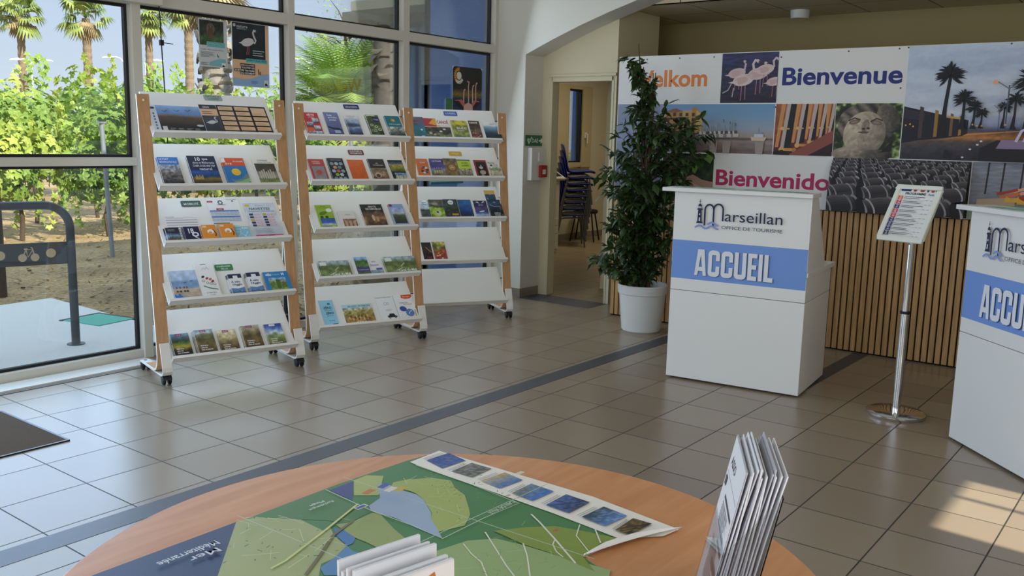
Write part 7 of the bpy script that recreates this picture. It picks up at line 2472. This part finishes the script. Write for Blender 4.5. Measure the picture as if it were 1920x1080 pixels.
protos = [vine(100+i, 0.52, 1.95, 0.62, 0.34, 800, 0.082, (VL1, VL2, VL1)[i]) for i in range(3)]
used = [False]*3
rng = random.Random(77)
def put(protos, used, i, x, y, rz, sc, label, cat, group):
    o = protos[i] if not used[i] else copy_tree(protos[i])
    used[i] = True
    # the planting is lower towards the house end of the rows
    if (x+2.626)/(y+5.177) > 0.80:
        sc = (sc[0]*0.9, sc[1]*0.9, sc[2]*0.66)
    o.matrix_world = Matrix.Translation((x, y, -0.04)) @ Matrix.Rotation(rz, 4, 'Z') @ Matrix.Diagonal((sc[0], sc[1], sc[2], 1))
    tag(o, label, cat, group)
    return o
for row, (y, xs, xe, st, lab) in enumerate((
        (7.6, 1.2, 10.6, 1.05, 'leafy grapevine in the nearest row beyond the concrete, its trunk on sunlit soil'),
        (10.2, 2.0, 17.0, 1.25, 'leafy grapevine in the second row, behind the nearest row'))):
    x = xs
    k = 0
    while x < xe:
        if not (row == 0 and 8.8 < x < 9.6) and not (row == 1 and (7.4 < x < 9.6)):
            put(protos, used, (k*2+row) % 3, x+rng.uniform(-0.15, 0.15), y+rng.uniform(-0.2, 0.2)+0.05*(x-xs), rng.choice([0, PI])+rng.uniform(-0.25, 0.25), (1.0, 1.0, (rng.uniform(0.98, 1.12) if row == 0 else rng.uniform(1.1, 1.25))), lab, 'vine', 'vines in the %s row' % ('first', 'second')[row])
        x += st
        k += 1

def bush(seed, r0, h, n, sz, m):
    r = random.Random(seed)
    t_ = empty('bush', Matrix.Identity(4))
    mb = MB()
    blobs = []
    for _ in range(14):
        a_ = r.uniform(0, 2*PI)
        q = r.uniform(0, 0.7)*r0
        blobs.append((q*math.cos(a_), q*math.sin(a_), r.uniform(0.35, 0.82)*h, r.uniform(0.25, 0.4)*r0))
    for _ in range(n):
        b = r.choice(blobs)
        d = Vector((r.gauss(0, 1), r.gauss(0, 1), r.gauss(0, 1))).normalized()
        p = Vector((b[0]+d.x*b[3], b[1]+d.y*b[3], max(0.1, b[2]+d.z*b[3])))
        nn = (d+Vector((r.uniform(-0.5, 0.5), r.uniform(-0.5, 0.5), r.uniform(0, 0.7)))).normalized()
        u = nn.orthogonal().normalized()
        v = nn.cross(u)
        s = sz*r.uniform(0.6, 1.2)
        mb.add([p-u*s, p+v*s*0.5, p+u*s, p-v*s*0.5], [(0, 1, 2, 3)])
    mb.build('foliage', m, t_)
    MB().tube([(0, 0, 0), (0.05, 0.03, h*0.5)], [0.10, 0.05], 8).build('trunk', BARK, t_, smooth=True)
    return t_
bp_ = [bush(300+i, 1.7, 3.0, 2600, 0.13, (HG2, VL1)[i]) for i in range(2)]
bu = [False]*2
for k, (x, y, s) in enumerate(((5.6, 15.6, 0.85), (8.2, 15.8, 0.9), (10.9, 15.6, 0.95), (13.6, 15.2, 0.9), (16.2, 14.2, 0.9), (18.8, 13.2, 0.9), (21.5, 12.0, 0.9))):
    put(bp_, bu, k % 2, x, y, k*1.3, (s, s, s), 'rounded green bush in the hedge behind the vine rows', 'bush', 'hedge bushes behind the vines')

# ---- fan palms
PT = mat('palm_trunk', '#7d6c58', 1.0, vary=0.35, scale=8, bump=1.0, bscale=14)
PF = leaf_mat('palm_frond', '#5c7434', '#9aa452', 0.5, 0.25, 1.0)
PD = leaf_mat('dry_palm_skirt', '#85714f', '#b09c74', 0.8, 0.2, 1.2)
def fan_palm(seed, H, r_tr, crown, nf, skirt):
    r = random.Random(seed)
    t_ = empty('fan_palm', Matrix.Identity(4))
    prof = []
    n_ = int(H*6)
    for i in range(n_+1):
        prof.append((r_tr*(1.06 if i % 2 else 0.94)*(1.25-0.3*i/n_), H*i/n_))
    MB().lathe(prof, 14).build('trunk', PT, t_)
    def frond(mb, el, az, L):
        d = Vector((math.cos(az)*math.cos(el), math.sin(az)*math.cos(el), math.sin(el)))
        side = d.cross(Vector((0, 0, 1)))
        side = side.normalized() if side.length > 0.05 else Vector((1, 0, 0))
        nrm = side.cross(d)
        base = Vector((0, 0, H))
        c = base+d*L*0.5
        for k in range(11):
            a_ = (k-5)/5*1.35
            dd = d*math.cos(a_)+side*math.sin(a_)
            tip = c+dd*L*0.5*(1-0.1*abs(k-5)/5)+Vector((0, 0, -0.14*L*(1+abs(a_))))
            w = side*math.cos(a_)*0.045*L-d*math.sin(a_)*0.045*L
            m_ = c+dd*L*0.28
            mb.add([c, m_+w, tip, m_-w], [(0, 1, 2, 3)])
        mb.add([base-side*0.02, base+side*0.02, c+side*0.015, c-side*0.015], [(0, 1, 2, 3)])
    g, d_ = MB(), MB()
    for i in range(nf):
        frond(g, r.uniform(-0.7, 1.35), r.uniform(0, 2*PI), crown*r.uniform(0.7, 1.05))
    for i in range(skirt):
        frond(d_, r.uniform(-1.45, -0.5), r.uniform(0, 2*PI), crown*r.uniform(0.4, 0.7))
    g.build('crown', PF, t_)
    d_.build('dry_skirt', PD, t_)
    return t_
for i, (x, y, H, rt, cr, nf, sk, lab) in enumerate((
        (20.07, 43.5, 7.0, 0.18, 1.6, 40, 22, 'fan palm above the vines, its trunk beside a white street lamp'),
        (22.1, 40.9, 7.0, 0.20, 1.6, 40, 22, 'fan palm in the middle of the first window bay, crown cut by the top'),
        (26.3, 42.2, 7.6, 0.19, 1.6, 40, 22, 'fan palm showing on both sides of the first post'),
        (24.0, 35.0, 7.2, 0.19, 1.4, 40, 26, 'fan palm with dry hanging fronds beside the thick ragged palm trunk'))):
    o = fan_palm(500+i, H, rt, cr, nf, sk)
    o.matrix_world = Matrix.Translation((x, y, -0.04))
    tag(o, lab, 'palm')

def ragged_palm(name, x, y, H, r0, r1, seed, z_rag0, z_rag1, label, crown=True, trunkm=None):
    """thick trunk with old leaf bases standing off it"""
    r = random.Random(seed)
    t_ = empty(name, Matrix.Translation((x, y, -0.04)), label, 'palm')
    MB().lathe([(r0*1.25, 0), (r0, 0.4), (r0, H*0.4), (r1, H)], 18).build('trunk', trunkm, t_, smooth=True)
    mb = MB()
    n_ = int((z_rag1-z_rag0)*34)
    for i in range(n_):
        z = z_rag0+(z_rag1-z_rag0)*i/n_
        a_ = i*2.4+r.uniform(-0.3, 0.3)
        rad = r0*0.95
        o_ = Vector((math.cos(a_), math.sin(a_), 0))
        s_ = Vector((-math.sin(a_), math.cos(a_), 0))
        c = o_*rad+Vector((0, 0, z))
        L, w = r.uniform(0.22, 0.4)*r0*2.2, r.uniform(0.45, 0.7)*r0
        up_ = r.random() < 0.75
        tip = c+o_*L*r.uniform(0.35, 0.7)+Vector((0, 0, L*(0.9 if up_ else -0.9)))
        mid = c+o_*L*0.35+Vector((0, 0, L*(0.4 if up_ else -0.4)))
        mb.add([c-s_*w, c+s_*w, mid+s_*w*0.8, tip+s_*w*0.35, tip-s_*w*0.35, mid-s_*w*0.8, mid+o_*0.04*r0], [(0, 1, 6), (1, 2, 6), (2, 3, 6), (3, 4, 6), (4, 5, 6), (5, 0, 6)])
    mb.build('leaf_bases', mat('grey_leaf_base', '#8e8478', 1.0, vary=0.35, scale=6), t_)
    return t_
GT = mat('grey_palm_trunk', '#8d857c', 1.0, vary=0.25, scale=6, bump=0.8, bscale=12)
bigp = ragged_palm('palm_trunk', 8.54, 10.79, 4.4, 0.27, 0.24, 31, 1.4, 4.3, 'thick ragged grey palm trunk behind the two posters', trunkm=GT)
g, d_ = MB(), MB()
r = random.Random(9)
for i in range(46):
    mb = g if i < 18 else d_
    el = r.uniform(-0.1, 1.3) if i < 18 else r.uniform(-1.2, -0.1)
    az = r.uniform(0, 2*PI)
    d = Vector((math.cos(az)*math.cos(el), math.sin(az)*math.cos(el), math.sin(el)))
    side = d.cross(Vector((0, 0, 1))).normalized()
    L = r.uniform(0.7, 1.1)
    base_ = Vector((0, 0, 4.35))
    for k in range(9):
        a_ = (k-4)/4*1.3
        dd = d*math.cos(a_)+side*math.sin(a_)
        c = base_+d*L*0.4
        tip = c+dd*L*0.55+Vector((0, 0, -0.12))
        w = side*math.cos(a_)*0.035
        mb.add([c, c+dd*L*0.3+w, tip, c+dd*L*0.3-w], [(0, 1, 2, 3)])
g.build('crown', PF, bigp)
d_.build('dry_skirt', PD, bigp)
ragged_palm('palm_trunk', 8.33, 5.88, 6.5, 0.185, 0.17, 37, 2.2, 6.3, 'grey palm trunk with hanging old leaf bases beside the post of the middle window', trunkm=GT)
ragged_palm('palm_trunk', 11.35, 4.9, 5.5, 0.20, 0.18, 41, 2.0, 5.3, 'pale palm trunk outside the back room window', trunkm=GT)

# feather palm with arching fronds
FP1 = leaf_mat('feather_palm_leaf', '#5d8a2c', '#a9bc56', 0.5, 0.3, 0.8)
def feather(seed, trunk_h, L0, n, label, x, y):
    r = random.Random(seed)
    t_ = empty('feather_palm', Matrix.Translation((x, y, -0.04)), label, 'palm')
    MB().lathe([(0.32, 0), (0.26, 0.3), (0.25, trunk_h), (0.12, trunk_h+0.25), (0, trunk_h+0.3)], 16).build('trunk', PT, t_)
    mb, dy = MB(), MB()
    for i in range(n):
        f_ = i/n
        el = 1.5-1.7*f_+r.uniform(-0.1, 0.1)
        az = i*2.39996
        L = L0*r.uniform(0.85, 1.1)
        tgt = mb if f_ < 0.8 else dy
        pts = []
        p = Vector((0, 0, trunk_h+0.1))
        e = el
        for k in range(11):
            pts.append(p.copy())
            d = Vector((math.cos(az)*math.cos(e), math.sin(az)*math.cos(e), math.sin(e)))
            p = p+d*L/10
            e -= 0.07+0.016*k*(0.6+f_)
        tgt.tube(pts, [0.018-0.0015*k for k in range(11)], 4)
        for k in range(1, 11):
            d = (pts[k]-pts[k-1]).normalized()
            side = d.cross(Vector((0, 0, 1)))
            side = side.normalized() if side.length > 0.05 else Vector((math.sin(az), -math.cos(az), 0))
            for sub in range(3):
                b = pts[k-1].lerp(pts[k], sub/3)
                ll = 0.34*L0*math.sin(PI*(0.12+0.85*(k-1+sub/3)/10))
                for s_ in (-1, 1):
                    tip = b+side*s_*ll*0.8+d*ll*0.55+Vector((0, 0, 0.05-0.25*ll))
                    tgt.add([b-d*0.026, b+d*0.026, tip], [(0, 1, 2)])
    mb.build('fronds', FP1, t_)
    dy.build('dry_fronds', PD, t_)
    return t_
feather(61, 1.9, 2.35, 84, 'feather palm with arching pale green fronds above the middle rack', 12.69, 11.74)

# airy tree behind the feather palm and the ragged trunk
def airy(seed, x, y, H, label):
    r = random.Random(seed)
    t_ = empty('airy_tree', Matrix.Translation((x, y, -0.04)), label, 'tree')
    br, lf = MB(), MB()
    br.tube([(0, 0, 0), (0.1, 0, H*0.4), (-0.1, 0.1, H*0.75)], [0.14, 0.10, 0.05], 8)
    for i in range(36):
        z0 = H*r.uniform(0.35, 0.75)
        az = r.uniform(0, 2*PI)
        L = r.uniform(0.9, 1.9)
        e = Vector((math.cos(az)*L, math.sin(az)*L, z0+r.uniform(0.2, 1.3)))
        s = Vector((0, 0, z0))
        m_ = (s+e)/2+Vector((0, 0, 0.15))
        br.tube([s, m_, e], [0.03, 0.018, 0.006], 5)
        for k in range(70):
            f_ = r.uniform(0.3, 1.05)
            p = s.lerp(m_, f_).lerp(m_.lerp(e, f_), f_)+Vector((r.gauss(0, 0.16), r.gauss(0, 0.16), r.gauss(0, 0.14)))
            u = Vector((r.uniform(-1, 1), r.uniform(-1, 1), r.uniform(-1, 0.3))).normalized()
            v = u.orthogonal()
            q = r.uniform(0.05, 0.09)
            lf.add([p-u*q, p+v*q*0.35, p+u*q, p-v*q*0.35], [(0, 1, 2, 3)])
    br.build('branches', BARK, t_, smooth=True)
    lf.build('foliage', leaf_mat('airy_leaf', '#5c7838', '#9db45c', 0.5, 0.35, 1.0), t_)
airy(71, 17.8, 17.0, 6.4, 'airy light tree rising behind the feather palm')
airy(72, 22.5, 16.0, 5.0, 'low airy tree behind the ragged palm trunk of the middle window')

# street lamps
LW = mat('white_lamp_paint', '#e2e4e6', 0.5)
def street_lamp(x, y, H, az, label):
    t_ = empty('street_lamp', Matrix.Translation((x, y, -0.04)) @ Matrix.Rotation(az, 4, 'Z'), label, 'street lamp', 'white street lamps along the road')
    MB().tube([(0, 0, 0), (0, 0, H)], [0.06, 0.03], 10).build('pole', LW, t_, smooth=True)
    for s in (-1, 1):
        MB().tube([(0, 0, H-0.15), (s*0.15, 0, H+0.05), (s*0.35, 0, H+0.12), (s*0.6, 0, H+0.10)], 0.028, 8).build('arm', LW, t_, smooth=True)
        MB().prism([(s*0.45, H+0.07), (s*1.0, H+0.05), (s*0.95, H+0.11), (s*0.6, H+0.17)], -0.08, 0.08, axis='y').build('head', LW, t_)
for x, y, H, lab in ((19.9, 42.2, 4.75, 'white double-armed street lamp beside the palm at the picture edge'), (22.6, 38.4, 4.95, 'white double-armed street lamp between the first palms and the first post'), (26.9, 43.6, 5.35, 'white double-armed street lamp just past the first post'), (27.9, 30.9, 5.05, 'white double-armed street lamp beside the feather palm')):
    street_lamp(x, y, H, math.radians(-45), lab)

# drainpipe on the blue wing
t = empty('drainpipe', at(5.60, 2.60), 'pale pipe running down the corner of the sunlit blue outside wall', 'pipe')
MB().tube([(0, 0, 0), (0, 0, 2.79)], 0.035, 10).build('pipe', mat('pale_pipe', '#a9bedd', 0.6), t, smooth=True)
